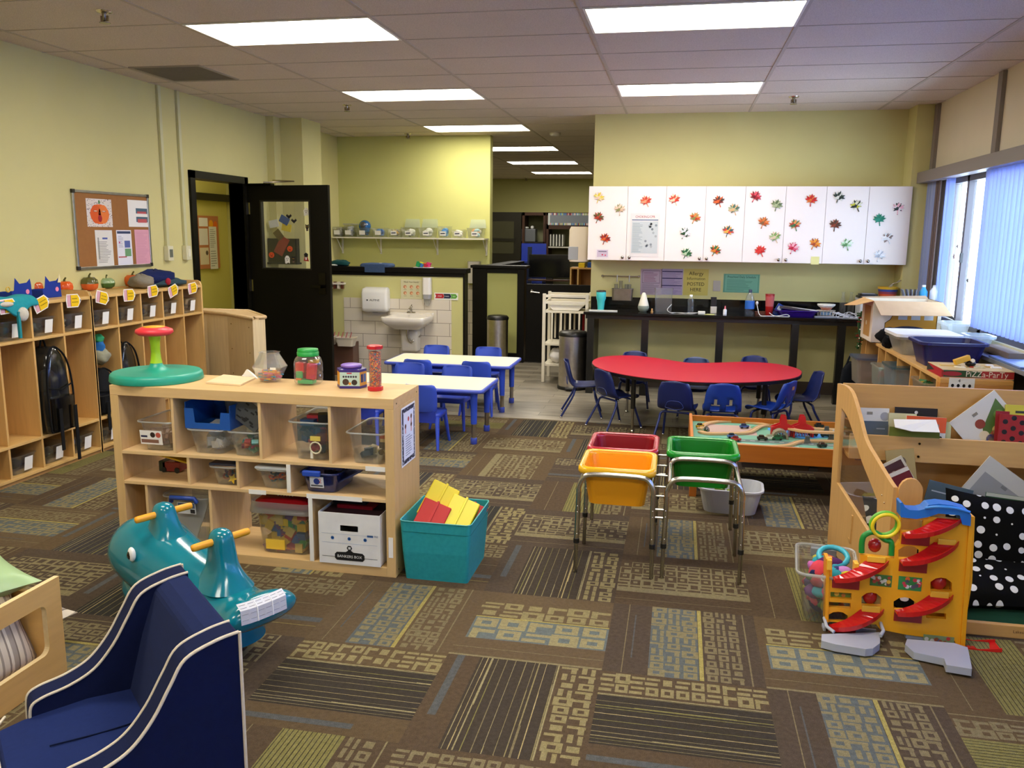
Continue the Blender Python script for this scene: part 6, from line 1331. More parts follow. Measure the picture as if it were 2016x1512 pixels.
# pizza box
p = atz(1905, 742, UZ+.0); r = thing('pizza_party_box', 'play pizza box with red and green lettered side on the window shelf', 'toy box', (UX0+.225, UY0+.125, UZ+.001)); bw = .21
MB('cdb27c').b2((-bw, -.15, 0), (bw, .17, .055)).build('box', 'cardboard', r, bev=.002)
m = MB(T=frame((0, -.1508, .0275), (1, 0, 0), (0, 0, 1))); m.rect(-bw, -.026, bw, .026, 'a02a24', z=0); m.rect(-bw*.95, -.02, bw*.1, .022, '2c4a28', z=.0004); m.disc(-bw*.72, 0, .06, '9a2a2c', z=.0006, ry=.015); m.text('PiZZa-ParTy', .052, TR(bw*.25, 0, .0008), 'e0d0b0', sx=.92)
m.rect(-bw, .022, bw, .026, 'e0c898', z=.001); m.rect(-bw, -.026, bw, -.023, 'e0c898', z=.001); m.build('lettered_side', 'print', r)
m = MB(T=frame((-bw-.0008, .01, .0275), (0, -1, 0), (0, 0, 1))); m.rect(-.16, -.026, .16, .026, 'a8202a', z=0); m.prism([(-.16, .026), (.0, -.0), (-.16, -.026)], .0006, '2c302c'); m.build('left_side', 'print', r)
m = MB()
for x, y, a, c, s_ in ((-.12, .0, .3, 'd8b870', (.12, .03, .008)), (-.08, -.06, -.4, 'ece0b8', (.06, .04, .006)), (.05, -.03, .1, 'd8c490', (.05, .05, .006)), (.09, .0, .6, 'c8a060', (.06, .02, .008)), (.0, -.04, .2, 'b03a2c', (.03, .015, .006)), (.03, -.05, .9, 'e8dcb0', (.05, .015, .006)), (.14, -.04, 0, 'e8e0d0', (.06, .03, .01)), (.12, .02, .4, 'e6e2da', (.04, .03, .02))): m.box((x, y, .059), s_, c, T=I4 if 0 else None)
m.build('loose_slices', 'paper', r); m = MB('d8a41e'); m.box((0, 0, 0), (.1, .035, .035), T=TR(-.06, -.02, .1) @ RY(-.35) @ RZ(.2)); m.sph((0, -.0, .075), (.035, .025, .02), 10, 6, '1a1714'); m.cyl((-.0, -.045, .1), (0, -.03, .1), .012, col='e8dcc0'); m.build('toy_truck', 'plastic', r, bev=.004)
# navy and white tubs
def wtub(lab, cx, cy, z, w, d, h, col, mat, lid=None, taper=.82, rz=0, name='plastic_tub'):
    r = thing(name, lab, 'tub', (cx, cy, z), rz); MB(col).tub(w, d, h, taper, .045, .004, .022, .02, n=4).build('tub', mat, r, bev=.002)
    if lid: MB(lid).prism(rrect(w+.05, d+.05, .05, 5), .022, h0=h).build('lid', 'plastic', r, bev=.006)
    return r
wtub('deep navy plastic tub on the window shelf', 1.86, 6.30, UZ+.001, .40, .36, .17, '1a1a52', 'plastic')
wtub('clear tub with a white lid behind the navy tub', 1.85, 6.88, UZ+.001, .42, .40, .14, 'd8d6c8', 'frosted', 'e4e6ea')
MB('0c0c0e').sph((0, 0, 0), (.09, .07, .06), 12, 8)
m = MB(); blob(m, (1.72, 7.24, .83), (.12, .09, .07), '0d0d10', 3, flat=.752); blob(m, (1.665, 7.12, .80), (.05, .05, .05), '0d0d10', 6, flat=.7); tag(m.build('black_cloth', 'fabric', loc=(1.7, 7.2, .752)), 'black cloth hanging beside the white-lidded tub', 'cloth')
# bus cardboard box
bx0, bx1, by0, by1, bz0, bz1 = 1.60, 2.13, 7.44, 7.86, UZ+.002, 1.10
r = thing('bus_box', 'cardboard box painted with a school bus, flaps open, on the window shelf', 'box', (bx0, by0, bz0)); bw, bd, bh = bx1-bx0, by1-by0, bz1-bz0
m = MB('ddd2c2'); m.b2((0, 0, 0), (bw, .004, bh)); m.b2((0, bd-.004, 0), (bw, bd, bh)); m.b2((0, .004, 0), (.004, bd-.004, bh)); m.b2((bw-.004, .004, 0), (bw, bd-.004, bh)); m.b2((0, 0, 0), (bw, bd, .004)); m.build('box', 'cardboard', r)
for P, c in (([(0, 0, bh), (bw, 0, bh), (bw+.05, -.11, bh-.1), (.04, -.11, bh-.11)], 'c3a584'), ([(0, 0, bh), (0, bd, bh), (-.16, bd-.02, bh-.07), (-.13, .03, bh-.04)], 'cfa36e'), ([(bw, 0, bh), (bw, bd, bh), (bw+.1, bd, bh-.12), (bw+.12, .02, bh-.15)], '6e6a6c'), ([(0, bd, bh), (bw, bd, bh), (bw, bd+.08, bh+.02), (0, bd+.08, bh+.0)], 'a89078')):
    m = MB(c); m.loft([P, [(x, y, z+.004) for x, y, z in P]], smooth=False); m.build('flap', 'cardboard', r)
m = MB(T=frame((0, -.0008, 0), (1, 0, 0), (0, 0, 1))); m.prism([(.1, .02), (.5, .02), (.5, .3), (.18, .3), (.14, .2), (.1, .17)], .0006, 'b8862c')
m.tube([(x, y, .001) for x, y in ((.1, .02), (.5, .02), (.5, .3), (.18, .3), (.14, .2), (.1, .17))], .0025, 5, '1a1614', closed=True)
for k in range(3): m.rect(.2+.1*k, .2, .27+.1*k, .26, 'b8bcc4', z=.001)
m.disc(.18, .04, .035, '2a2624', z=.0012); m.disc(.42, .04, .035, '2a2624', z=.0012); m.build('painted_bus', 'print', r)
m = MB('b07a3c', T=frame((-.0008, .2, 0), (0, -1, 0), (0, 0, 1))); m.rect(-.12, .04, .12, .3, 'b58a50', z=0); m.disc(-.02, .15, .02, 'e0d8c0', z=.0005); m.build('picture_side', 'print', r)
MB('1a2038').sph((bw*.5, .0-.08, .12), (.14, .04, .035), 12, 8).build('dark_cap', 'fabric', r)
# garland of lights hanging at the end of the shelf
r = thing('garland', 'green garland with small white lights hanging by the counter end', 'garland', (1.64, 7.96, .75)); m = MB('2c4a28'); m.tube(bez([(-.02, 0, .22), (-.04, 0, .1), (-.02, 0, 0), (-.035, 0, -.12)], 5), .012, 6); 
q = random.Random(8)
for k in range(26): z = .2-.012*k; m.box((-.03+q.uniform(-.03, .03), q.uniform(-.02, .02), z), (.03, .004, .01), q.choice(['2f5a2c', '8a2420', '3a5a30']))
m.build('leaves', 'matte', r); m = MB('fff4dc')
for z in (.15, .06, -.02, -.09): m.sph((-.03, -.02, z), .006, 8, 5)
m.build('bulb', 'gloss', r)
# bins in the window shelf and behind it
def sbin(lab, px, py, y, w, h, lid, tint, cols, d=.3, name='storage_bin', mat='frosted', lidm='frosted'):
    p = aty(px, py, y); r = thing(name, lab, 'storage bin', (p.x, y, p.z)); MB(tint).tub(w, d, h, .86, .03, .003, .01, .01).build('tub', mat, r)
    if lid: MB(lid).prism(rrect(w+.03, d+.03, .035, 4), .016, h0=h).build('lid', lidm, r, bev=.004)
    if cols: m = MB(); heap(m, w*.8, d*.8, h*.8, 20, cols, .05, 3); m.build('contents', 'plastic', r)
    return r
sbin('blue-lidded clear bin sticking out of the far end of the window shelf', 1704, 752, 7.65, .22, .21, '5a7aa8', 'cfc4bc', ['b89a8c', 'a08070'])
sbin('patterned little bin of red bows in the window shelf', 1734, 758, 7.05, .11, .16, None, 'c8d0cc', ['c83040', '2a3a90', '6aa0a0'])
sbin('clear bin with teal lid in the window shelf', 1766, 762, 6.78, .16, .16, '2a7f98', 'b8c8d4', ['8a9aa8'])
sbin('small cream bin with green and yellow toys in the window shelf', 1822, 768, 6.0, .12, .07, None, 'c8b898', ['1f5a34', 'c8a83a', '2c6a3c'])
r = thing('dark_bag', 'dark bag standing on the floor at the far end of the window shelf', 'bag', (1.60, 8.15, 0)); m = MB('10141c'); m.loft([[(x, y, z) for x, y in rrect(a, .16, .05, 4)] for a, z in ((.16, 0), (.18, .2), (.14, .4), (.05, .48))]); m.build('bag', 'fabric', r); MB('16a03a' if 0 else '1a1f28').tube(bez([(-.04, 0, .46), (0, 0, .56), (.04, 0, .46)], 5), .008, 6).build('handle', 'fabric', r)
# ledge under the blinds
struct(MB('6f747e').b2((2.08, -2, .80), (2.30, 8.74, .83)).b2((2.2, -2, 0), (2.28, 8.74, .8), '8a8378'), 'trim_5', 'plastic', bev=.003)
def onl(px, py, z=.831): return atz(px, py, z)
for lab, c, s_, col, mt in (('stack of white paper on the window ledge at the right picture edge', (2.19, 5.42, .831), (.18, .3, .09), 'c9cbd0', 'paper'), ('brown-grey box lying along the window ledge', (2.2, 6.25, .831), (.1, .5, .05), '6e625c', 'cardboard'), ('flat blue folder on the window ledge', (2.17, 5.9, .831), (.16, .55, .012), '6a86c0', 'plastic')):
    o = MB(col).box((c[0], c[1], c[2]+s_[2]/2), s_).build({'stack': 'paper_stack', 'brown': 'flat_box', 'flat ': 'folder'}[lab[:5]], mt, bev=.003, loc=c); tag(o, lab, {'stack': 'paper', 'brown': 'box', 'flat ': 'folder'}[lab[:5]])
wtub('white translucent basket behind the navy tub by the blinds', 2.18, 7.25, .832, .16, .26, .13, 'dfe8ec', 'frosted', name='basket'); wtub('pale translucent basket on the ledge, right of the navy tub', 2.19, 6.72, .832, .15, .24, .09, 'c8dcec', 'frosted', name='basket')
r = thing('side_table', 'dark-edged table corner behind the book display at the right edge', 'table', (2.02, 4.95, 0)); MB('3a3c44').b2((-.1, -.3, .70), (.22, .32, .72)).build('tabletop', 'plastic', r, bev=.002); MB('c8c0b0').b2((-.1, -.3, .685), (.22, .32, .70)).build('edge', 'wood_y', r)
for y in (-.26, .28): MB('3a3c40').b2((-.08, y, 0), (-.05, y+.03, .685)).build('leg', 'plastic', r)
r = thing('grey_cabinet', 'grey metal cabinet behind the book display at the right edge', 'cabinet', (2.16, 5.45, 0)); MB('9a968c').b2((-.05, -.12, 0), (.1, .2, .69)).build('body', 'paint', r, bev=.003); MB('c4cce0').b2((-.055, -.125, .66), (.1, .205, .692)).build('top', 'plastic', r)
# ---- window: frame, glass, blinds, valance
wf_ = thing('sliding_window', 'grey-framed sliding window showing bright daylight behind the vertical blinds', 'window', (2.36, 7.7, 1.5))
wf_['kind'] = 'structure'; wf_.name = 'window_1'
m = MB('5a555c')
for y, t_ in ((7.13, .07), (7.74, .05), (8.22, .06), (8.29, .04)): m.b2((-.04, y-7.7-t_/2, .88-1.5), (.02, y-7.7+t_/2, 2.17-1.5))
for y, t_ in ((5.0, .07), (3.3, .05), (1.6, .07), (-.1, .05), (-1.6, .07)): m.b2((-.02, y-7.7-t_/2, .88-1.5), (.02, y-7.7+t_/2, 2.17-1.5))
m.b2((-.04, -9.7, .86-1.5), (.03, .62, .93-1.5)); m.b2((-.04, -9.7, 2.09-1.5), (.03, .62, 2.17-1.5)); m.build('window_frame', 'plastic', wf_, bev=.002)
m = MB('f0f6fa'); m.b2((.0, -9.7, .92-1.5), (.004, .6, 2.1-1.5)); m.build('window_pane', 'glass', wf_)
MB('2a2a2e').b2((-.055, .0, -.08), (-.035, .03, .0)).build('latch', 'plastic', wf_)
vb = thing('vertical_blind', 'pale blue vertical blind hanging from the grey valance', 'blind', (2.26, 7.0, 2.13))
sl_me = MB('9fb4ee'); sl_me.loft([[(-.0+.006*cos(k*.9), -.044+.088*k/5, z) for k in range(6)]+[(.002+.006*cos(k*.9), -.044+.088*k/5, z) for k in range(5, -1, -1)] for z in (0, -1.19)], smooth=False)
s0 = sl_me.build('slat', 'blind_cloth', vb); ys = [7.10-.083*k for k in range(96)]; s0.location = (0, ys[0]-7.0, 0)
for k, y in enumerate(ys[1:]):
    c = s0.copy(); COL.objects.link(c); c.parent = vb; c.location = (0, y-7.0, 0); c.rotation_euler = (0, 0, .12 if k % 3 == 0 else .05)
for k, (y, a) in enumerate(((7.98, .25), (8.06, .2), (8.5, .15), (8.58, .2), (8.66, .1))):
    c = s0.copy(); COL.objects.link(c); c.parent = vb; c.location = (0, y-7.0, 0); c.rotation_euler = (0, 0, a)
for y in (8.38, 8.30): MB('6a5a58').b2((-.01, y-7.0-.03, -1.2), (.0, y-7.0+.03, 0)).build('dark_slat', 'fabric', vb)
MB('7d7478').b2((-.09, -9, -.0), (.02, 2.0, .10)).build('valance', 'plastic', vb, bev=.003)
m = MB('5a5f68')
for y in ys[:40]: m.cyl((0, y-7.0-.035, -1.185), (0, y-7.0+.045, -1.2), .002, n=4)
m.build('bottom_chain', 'plastic', vb)
# decals on the window
for k, (px, py, c) in enumerate(((1885, 485, '8a6a4a'), (1878, 505, 'a87a5a'), (1893, 508, '6a4a3a'), (1905, 552, '5a5a5a'))):
    p = atx(px, py, 2.355); m = MB(c, T=frame(p, (0, -1, 0), (0, 0, 1))); m.prism([(.03*cos(a)*(1 if i % 2 else .5), .03*sin(a)*(1 if i % 2 else .5)) for i, a in enumerate([j*pi/5 for j in range(10)])], .001); tag(m.build('window_sticker', 'print', loc=p), ('upper', 'middle left', 'middle right', 'lowest')[k]+' small leaf sticker on the bright window pane', 'sticker', 'leaf stickers on the window')
# ============================================================ KITCHEN WALL
YC = 8.74
cabx = [-.939, -.543, -.16, .227, .607, .99, 1.366, 1.754, 2.14]; CZ0, CZ1 = 1.362, 2.104
WHT = 'eae2e0'
for k in range(4):
    x0, x1 = cabx[2*k], cabx[2*k+2]; nm = ('leftmost', 'second', 'third', 'rightmost')[k]
    r = thing('wall_cupboard', 'white wall cupboard with paper leaves on its doors, '+nm+' of the row', 'cupboard', (x0, YC+.02, CZ0), group='white wall cupboards')
    W_ = x1-x0; m = MB(WHT); m.b2((0, .0, 0), (W_, .31, CZ1-CZ0)); m.build('body', 'plastic', r)
    for j in (0, 1):
        a, b = (0, cabx[2*k+1]-x0) if j == 0 else (cabx[2*k+1]-x0, W_)
        d = MB('f0e8e6').b2((a+.0015, -.02, .002), (b-.0015, -.001, CZ1-CZ0-.002)).build('door', 'plastic', r, bev=.0015)
        kx = b-.035 if j == 0 else a+.035
        kb_ = MB('9a9690').lathe([(.005, 0), (.005, .012), (.014, .016), (.016, .021), (.012, .027), (.002, .028)], 14, T=TR(kx, -.02, .032) @ RX(pi/2)).build('knob', 'metal', d)
# paper leaves
LEAF = [(0, .5), (.07, .33), (.2, .40), (.17, .2), (.42, .27), (.33, .1), (.5, .02), (.26, -.08), (.33, -.22), (.1, -.17), (.03, -.2), (.05, -.5), (-.03, -.5), (-.02, -.2), (-.1, -.17), (-.33, -.24), (-.24, -.08), (-.48, .04), (-.32, .12), (-.4, .3), (-.16, .2), (-.2, .4), (-.07, .33)]
t = NT('painted_leaf'); at = t.attr(); a2 = t.n('Attribute'); a2.attribute_name = 'Col2'; v = t.n('TexVoronoi'); v.inputs['Scale'].default_value = 34; t.l(t.co(), v.inputs['Vector'])
sepc = t.n('SeparateColor'); t.l(v.outputs['Color'], sepc.inputs[0]); f1 = t.ramp(sepc.outputs[0], [(0, (0, 0, 0, 1)), (.5, (1, 1, 1, 1))]); f1.node.color_ramp.interpolation = 'CONSTANT'
a3 = t.n('Attribute'); a3.attribute_name = 'Col3'; f2 = t.ramp(sepc.outputs[1], [(0, (0, 0, 0, 1)), (.66, (1, 1, 1, 1))]); f2.node.color_ramp.interpolation = 'CONSTANT'
t.l(t.mix(f2, t.mix(f1, at, a2.outputs['Color']), a3.outputs['Color']), t.b.inputs['Base Color']); t.b.inputs['Roughness'].default_value = .7; MAT['painted_leaf'] = t.m
LV = [(1179, 389, 'e8d890', 'e8c8b8', 'd8c040', 'pale yellow and pink'), (1220, 412, 'd8b8a0', '8a8a5a', 'e0c8b0', 'peach and olive'), (1178, 428, '7a2a1c', 'b83a20', '5a5a28', 'dark red and brown'), (1191, 470, 'a81c14', 'd86020', '7a1a14', 'deep red and orange'),
    (1272, 396, 'e05a3a', 'e89a78', 'c83a2c', 'orange-pink'), (1328, 393, 'd83a2a', 'e8c8a8', 'c04a30', 'red and cream'), (1368, 429, 'b8301c', '8a8a4a', 'd8803a', 'red, gold and olive'), (1348, 459, 'e8e6ea', '1f4a2c', 'd8d8e0', 'white and dark green'), (1351, 499, '2a6a3c', 'b8d0b0', '1f5a30', 'green and white'),
    (1415, 396, '7a241c', 'd85a20', '4a3028', 'dark maroon and orange'), (1445, 412, 'a8b088', 'd8b080', '4a6a58', 'sage and peach'), (1433, 455, 'd83a34', 'e8b050', '3a5a5a', 'multicoloured, with a yellow middle'), (1408, 493, 'a8281c', 'e0842a', '2a6a34', 'red, orange and green'),
    (1487, 387, 'a81c2c', '7a1424', 'd84a5a', 'crimson'), (1529, 404, '8a9a70', 'b0b890', '5a6a48', 'sage green'), (1503, 438, 'c85a20', '8a5a30', 'd87a3a', 'orange and brown'), (1526, 467, 'a8c088', 'd8c0a8', '7a9a58', 'light green'), (1497, 494, 'c81c1c', 'd83028', 'c8302a', 'plain bright red'),
    (1597, 394, 'c81f1c', 'd8702a', 'b81c1c', 'scarlet with orange edges'), (1565, 443, 'a83020', '3a6a40', 'd89050', 'rust with a green middle'), (1561, 488, 'd85a7a', 'b81c3a', 'e8a8b8', 'pink and magenta'), (1604, 480, 'd87a20', 'a84a2a', 'e89a30', 'golden orange'), (1651, 388, '1f2a24', 'd8d8d0', '2a3a30', 'black-green and white'),
    (1686, 405, 'b8b830', '2a2f24', 'd8d8c0', 'yellow and black'), (1644, 443, '5a2f1c', '8a3a20', '4a3020', 'dark brown'), (1667, 481, 'a8d0a8', '5a8a58', 'd8e8d8', 'mint green and white'), (1731, 432, '1a8068', '2a9078', '1a7860', 'solid teal green'), (1768, 410, 'e8d8e0', '2a3a3a', 'e8b0c0', 'white, pink and black'),
    (1747, 469, 'f0f0f4', 'e0e4ea', '8a7a78', 'white, almost bare'), (1731, 503, 'dce4ee', 'b0b8c8', 'eef0f6', 'white and pale grey')]
q = random.Random(21)
for k, (px, py, c1_, c2_, c3_, desc) in enumerate(LV):
    p = aty(px, py, YC-.004); s = .125; rot = q.uniform(-.5, .5); T = frame(p, (1, 0, 0), (0, 0, 1)) @ RZ(rot); n_ = len(LEAF)
    m = MB(c1_, T=T); ctr = [(0, 0, .006)]; P = [(x*s, y*s, .002+.010*abs(x)**1.5*(1 if q.random() < .8 else 2)) for x, y in LEAF]
    m.add(ctr+P, [(0, 1+(i+1) % n_, 1+i)[::-1] for i in range(n_)]); o = m.build('paper_leaf', 'painted_leaf', loc=p)
    for nm, cc in (('Col2', c2_), ('Col3', c3_)): at_ = o.data.color_attributes.new(nm, 'FLOAT_COLOR', 'CORNER'); at_.data.foreach_set('color', list(lin(cc))*len(at_.data))
    di = sum(1 for x in cabx[1:-1] if p.x > x); 
    tag(o, desc+' paper leaf on cupboard door number '+('one', 'two', 'three', 'four', 'five', 'six', 'seven', 'eight')[di]+' from the left', 'paper leaf', 'paper maple leaves on the cupboards')
KM = frame((0, YC-.001, 0), (1, 0, 0), (0, 0, 1)); kxy = lambda px, py: (lambda p: (p.x, p.z))(aty(px, py, YC-.001))
def fP(m, w, h):
    m.text('CHOKING/CPR', .034, TR(0, h*.42, 0), 'b03a34', sx=.85); m.rect(-w*.45, h*.34, w*.45, h*.36, '4a6a90'); m.rect(-w*.45, -h*.42, w*.45, h*.32, 'c4ccd0', z=.0006); m.lines(-w*.42, -h*.4, -w*.05, h*.28, 22, '94a4ac', z=.001)
    q_ = random.Random(2)
    for _ in range(14): m.disc(q_.uniform(0, .4)*w, q_.uniform(-.36, .26)*h, .012, q_.choice(['8a949c', 'a8b0b4', '7a848c']), z=.0012)
sheet('cpr_poster', 'choking and CPR poster in a plastic sleeve on the second cupboard door', (1242, 420), (1296, 506), 'e2dede', fP, T=KM, xy=kxy, z=.001, cat='poster')
sheet('notice_card', 'small white card with pink marks at the bottom of the first cupboard door', (1173, 490), (1199, 509), 'e8e2e4', lambda m, w, h: (m.rect(-w*.4, -h*.35, w*.4, h*.4, 'c8b8cc'), m.rect(-w*.3, h*.2, w*.3, h*.28, '5a5a6a', z=.001), m.disc(-.0, -.01, .008, 'c83a5a', z=.001), m.disc(.03, -.015, .008, 'd85a7a', z=.001)), T=KM, xy=kxy, z=.001)
sheet('sticky_note', 'blank pale yellow sticky note on the sixth cupboard door', (1597, 505), (1612, 521), 'e0dc98', lambda m, w, h: None, T=KM, xy=kxy, z=.001, cat='note')
# notices on the wall
NM = frame((0, YW-.001, 0), (1, 0, 0), (0, 0, 1)); nxy = lambda px, py: (lambda p: (p.x, p.z))(aty(px, py, YW-.001))
sheet('licence_notice', 'lilac paper notice with a boxed heading left of the allergy sign', (1262, 529), (1302, 581), 'b8a4b0', lambda m, w, h: (m.rect(-w*.42, -h*.05, w*.4, h*.44, '7a6a78'), m.rect(-w*.4, -h*.03, w*.38, h*.42, 'bca8b4', z=.001), m.lines(-w*.35, .0, w*.33, h*.38, 7, '8a5a70', z=.0014), m.lines(-w*.42, -h*.45, w*.42, -h*.08, 9, '8a7a8a', z=.001)), T=NM, xy=nxy, z=.001)
sheet('menu_notice', 'lilac menu sheet with three navy bars left of the allergy sign', (1303, 529), (1343, 581), 'ac9cb4', lambda m, w, h: ([m.rect(-w*.47, h*y_, w*.47, h*(y_+.035), '2a2450', z=.001) for y_ in (.38, .12, -.16)], m.lines(-w*.45, -h*.48, w*.45, h*.36, 26, '80749a', z=.0007)), T=NM, xy=nxy, z=.001)
def fAl(m, w, h):
    for y_, tx, s in ((.32, 'Allergy', .055), (.13, 'Information', .042), (-.08, 'POSTED', .052), (-.29, 'HERE', .052)): m.text(tx, s, TR(0, h*y_, 0), '2a2614', sx=.95)
sheet('allergy_sign', 'yellow sign reading Allergy Information POSTED HERE on the wall above the counter', (1347, 529), (1393, 582), 'cdbd62', fAl, T=NM, xy=nxy, z=.001, cat='sign')
sheet('schedule_notice', 'green sheet headed Preschool Daily Schedule under the cupboards', (1425, 539), (1494, 577), '6fa88c', lambda m, w, h: (m.rect(-w*.47, -h*.46, w*.47, h*.46, '4a7a62', z=.0005), m.rect(-w*.46, -h*.45, w*.46, h*.45, '76b094', z=.0008), m.text('Preschool Daily Schedule', .034, TR(0, h*.34, .0006), '1f3a30', sx=.82), m.lines(-w*.4, -h*.4, w*.35, h*.22, 9, '568a72', z=.001)), T=NM, xy=nxy, z=.001)
# counter
CT = .845; CY0 = 8.52; CX1 = 2.11
r = thing('counter', 'glossy black worktop along the back wall with black legs', 'counter', (-.9, YW, 0)); L_ = CX1+.9
vmat('stone', .12, noise=.3, nscale=180)
MB('0c0c0e').b2((-.04, CY0-YW, CT-.03), (L_, -.002, CT)).build('worktop', 'stone', r, bev=.004); MB('0b0b0d').b2((-.02, -.02, CT), (L_, -.002, CT+.12)).build('backsplash', 'stone', r, bev=.002)
MB('121110').b2((-.02, CY0-YW+.03, CT-.07), (L_, CY0-YW+.05, CT-.03)).build('front_rail', 'plastic', r)
for px in (1163, 1270, 1418, 1566, 1658): x = aty(px, 640, CY0+.04).x; MB('11100e').b2((x+.9-.035, CY0-YW+.02, 0), (x+.9+.035, -.0, .0+CT-.07) if px in (1163,) else (x+.9+.035, CY0-YW+.09, CT-.07)).build('leg', 'plastic', r)
def on_c(px, y): p = aty(px, 600, y); return p.x
CZ = CT+.0005
def lathe_thing(name, lab, cat, x, y, prof, col, mat='plastic', parts=(), z=CZ, group=None, n=20):
    r = thing(name, lab, cat, (x, y, z), group=group); MB(col).lathe(prof, n).build('body', mat, r)
    for nm, pr, c, mt in parts: MB(c).lathe(pr, n).build(nm, mt, r)
    return r
lathe_thing('tumbler', 'turquoise tapered tumbler with dark lid at the left end of the counter', 'tumbler', on_c(1183, 8.68), 8.68, [(.033, 0), (.034, .03), (.04, .1), (.05, .13), (.051, .19), (.048, .195)], '3fc0c4', 'plastic', (('lid', [(.05, .195), (.05, .208), (.03, .212)], '1a1a1c', 'plastic'),))
tag(MB('d8d8d4').b2((on_c(1160, 8.60), 8.57, CZ), (on_c(1216, 8.62), 8.63, CZ+.014)).build('white_folder', 'plastic', bev=.002, loc=(on_c(1185, 8.6), 8.6, CZ)), 'flat white tray at the left front of the counter', 'tray')
# utensil rail
p = aty(1186, 543, YW-.03); p2 = aty(1258, 544, YW-.03); r = thing('utensil_rail', 'steel rail on the wall carrying a steel utensil bin', 'rail', (p.x, YW-.001, p.z)); w = p2.x-p.x
m = MB('a8a49c').cyl((0, -.03, 0), (w, -.03, 0), .005, n=10); m.build('bar', 'metal', r)
for x in (0, w): MB('a8a49c').cyl((x, 0, 0), (x, -.035, 0), .012, n=12).build('bracket', 'metal', r)
for px in (1215, 1239): x = aty(px, 545, YW-.05).x-p.x; MB('c8c8c4').tube([(x, -.03, .012), (x, -.045, .0), (x, -.05, -.06)], .005, 6).build('hook', 'plastic', r)
r = thing('utensil_bin', 'brushed steel bin hanging from the utensil rail', 'utensil bin', (aty(1225, 590, YW-.1).x, YW-.09, 1.062-.06)); hgt = aty(1225, 568, YW-.1).z-aty(1225, 591, YW-.1).z; zb = aty(1225, 591, YW-.1).z; r.location.z = zb
MB('a29a8e').tub(.22, .12, hgt, .96, .02, .002, .004, .004).build('bin', 'brushed', r)
for x in (-.07, -.02, .04, .07):
    g_ = thing('drinking_glass', {-.07: 'first glass from the left', -.02: 'second, taller glass', .04: 'third glass', .07: 'rightmost glass'}[x]+' standing in the steel utensil bin', 'glass', (r.location.x+x, YW-.09, zb+.004), group='glasses in the steel utensil bin'); MB('dfe6ee').lathe([(.016, 0), (.02, .2 if x in (-.02,) else .165), (.0185, .2 if x == -.02 else .165), (.0145, .005)], 14).build('body', 'clear', g_)
lathe_thing('diffuser', 'white teardrop diffuser with grey base on the counter', 'diffuser', on_c(1267, 8.72), 8.72, [(.055, .06), (.05, .08), (.03, .15), (.016, .19), (.008, .195), (.001, .195)], 'e4e2d4', 'plastic', (('base', [(.035, 0), (.05, .015), (.058, .045), (.055, .062)], '8a9488', 'plastic'),))
x = on_c(1306, 8.78); r = thing('clear_container', 'big clear rectangular container behind the cords on the counter', 'container', (x, 8.8, CZ)); MB('dce2ec').tub(.18, .15, .24, .95, .02, .002, .006, .006).build('tub', 'clear', r)
lathe_thing('toy_figure', 'small tan toy beside the clear container on the counter', 'toy', on_c(1284, 8.66), 8.66, [(.012, 0), (.014, .01), (.006, .02), (.01, .032), (.004, .04)], 'b88a50')
bt = [(.03, 0), (.033, .01), (.033, .06), (.029, .07), (.033, .085), (.033, .13), (.013, .165), (.013, .17)]
lathe_thing('water_bottle', 'small clear water bottle in the middle of the counter', 'bottle', on_c(1360, 8.7), 8.7, bt, 'c8d4e4', 'clear', (('cap', [(.015, .168), (.015, .185), (.002, .186)], 'e8e8ec', 'plastic'),))
lathe_thing('blue_bottle', 'large blue-labelled water bottle with dark cap on the counter', 'bottle', on_c(1476, 8.7), 8.7, [(.042, 0), (.046, .01), (.046, .15), (.03, .2), (.014, .225)], 'b8ccec', 'clear', (('label', [(.047, .06), (.047, .14)], '2a68c8', 'plastic'), ('cap', [(.016, .22), (.017, .25), (.002, .252)], '16264a', 'plastic')))
lathe_thing('lotion_bottle', 'little white bottle with pink cap on the counter', 'bottle', on_c(1428, 8.66), 8.66, [(.018, 0), (.018, .045), (.008, .055)], 'dcdce4', 'plastic', (('cap', [(.009, .054), (.005, .085), (.001, .086)], 'd86a80', 'plastic'),))
lathe_thing('snack_can', 'tall red drinks can with white pattern on the counter', 'can', on_c(1515, 8.7), 8.7, [(.03, 0), (.034, .004), (.044, .2), (.042, .205)], 'a81c1c', 'plastic', (('lid', [(.045, .2), (.045, .212), (.002, .213)], '8a1418', 'plastic'), ('pattern', [(.0385, .09), (.0445, .19)], 'b8585a', 'plastic')))
r = thing('phone_box', 'black and silver box standing by the wall socket on the counter', 'box', (on_c(1405, 8.75), 8.75, CZ), rz=.1); MB('1a1a1c').b2((-.03, -.02, .07), (.025, .02, .165)).build('top', 'plastic', r, bev=.003); MB('c8c0b4').b2((-.03, -.02, 0), (.03, .02, .07)).build('bottom', 'plastic', r, bev=.003)
tag(MB('b8b0a4').b2((on_c(1402, YW)-.0, YW-.008, 1.05), (on_c(1402, YW)+.075, YW-.001, 1.16)).build('wall_socket', 'plastic', bev=.002, loc=(on_c(1405, YW), YW-.004, 1.1)), 'beige wall socket above the black box', 'socket')
r = thing('charger', 'white power brick with cables on the counter', 'charger', (on_c(1382, 8.62), 8.62, CZ)); MB('e6e4e0').b2((-.035, -.02, 0), (.035, .02, .03)).build('brick', 'plastic', r, bev=.005)
m = MB('d8d6d2'); m.tube(bez([(-.035, 0, .012), (-.12, .03, .006), (-.18, -.03, .006), (-.25, .02, .006), (-.3, -.02, .006), (-.34, .06, .03), (-.3, .12, .08)], 8), .0028, 6); m.tube(bez([(-.035, .01, .012), (-.1, -.03, .005), (-.2, .03, .005), (-.3, .0, .006)], 8), .0028, 6); m.build('cable', 'plastic', r)
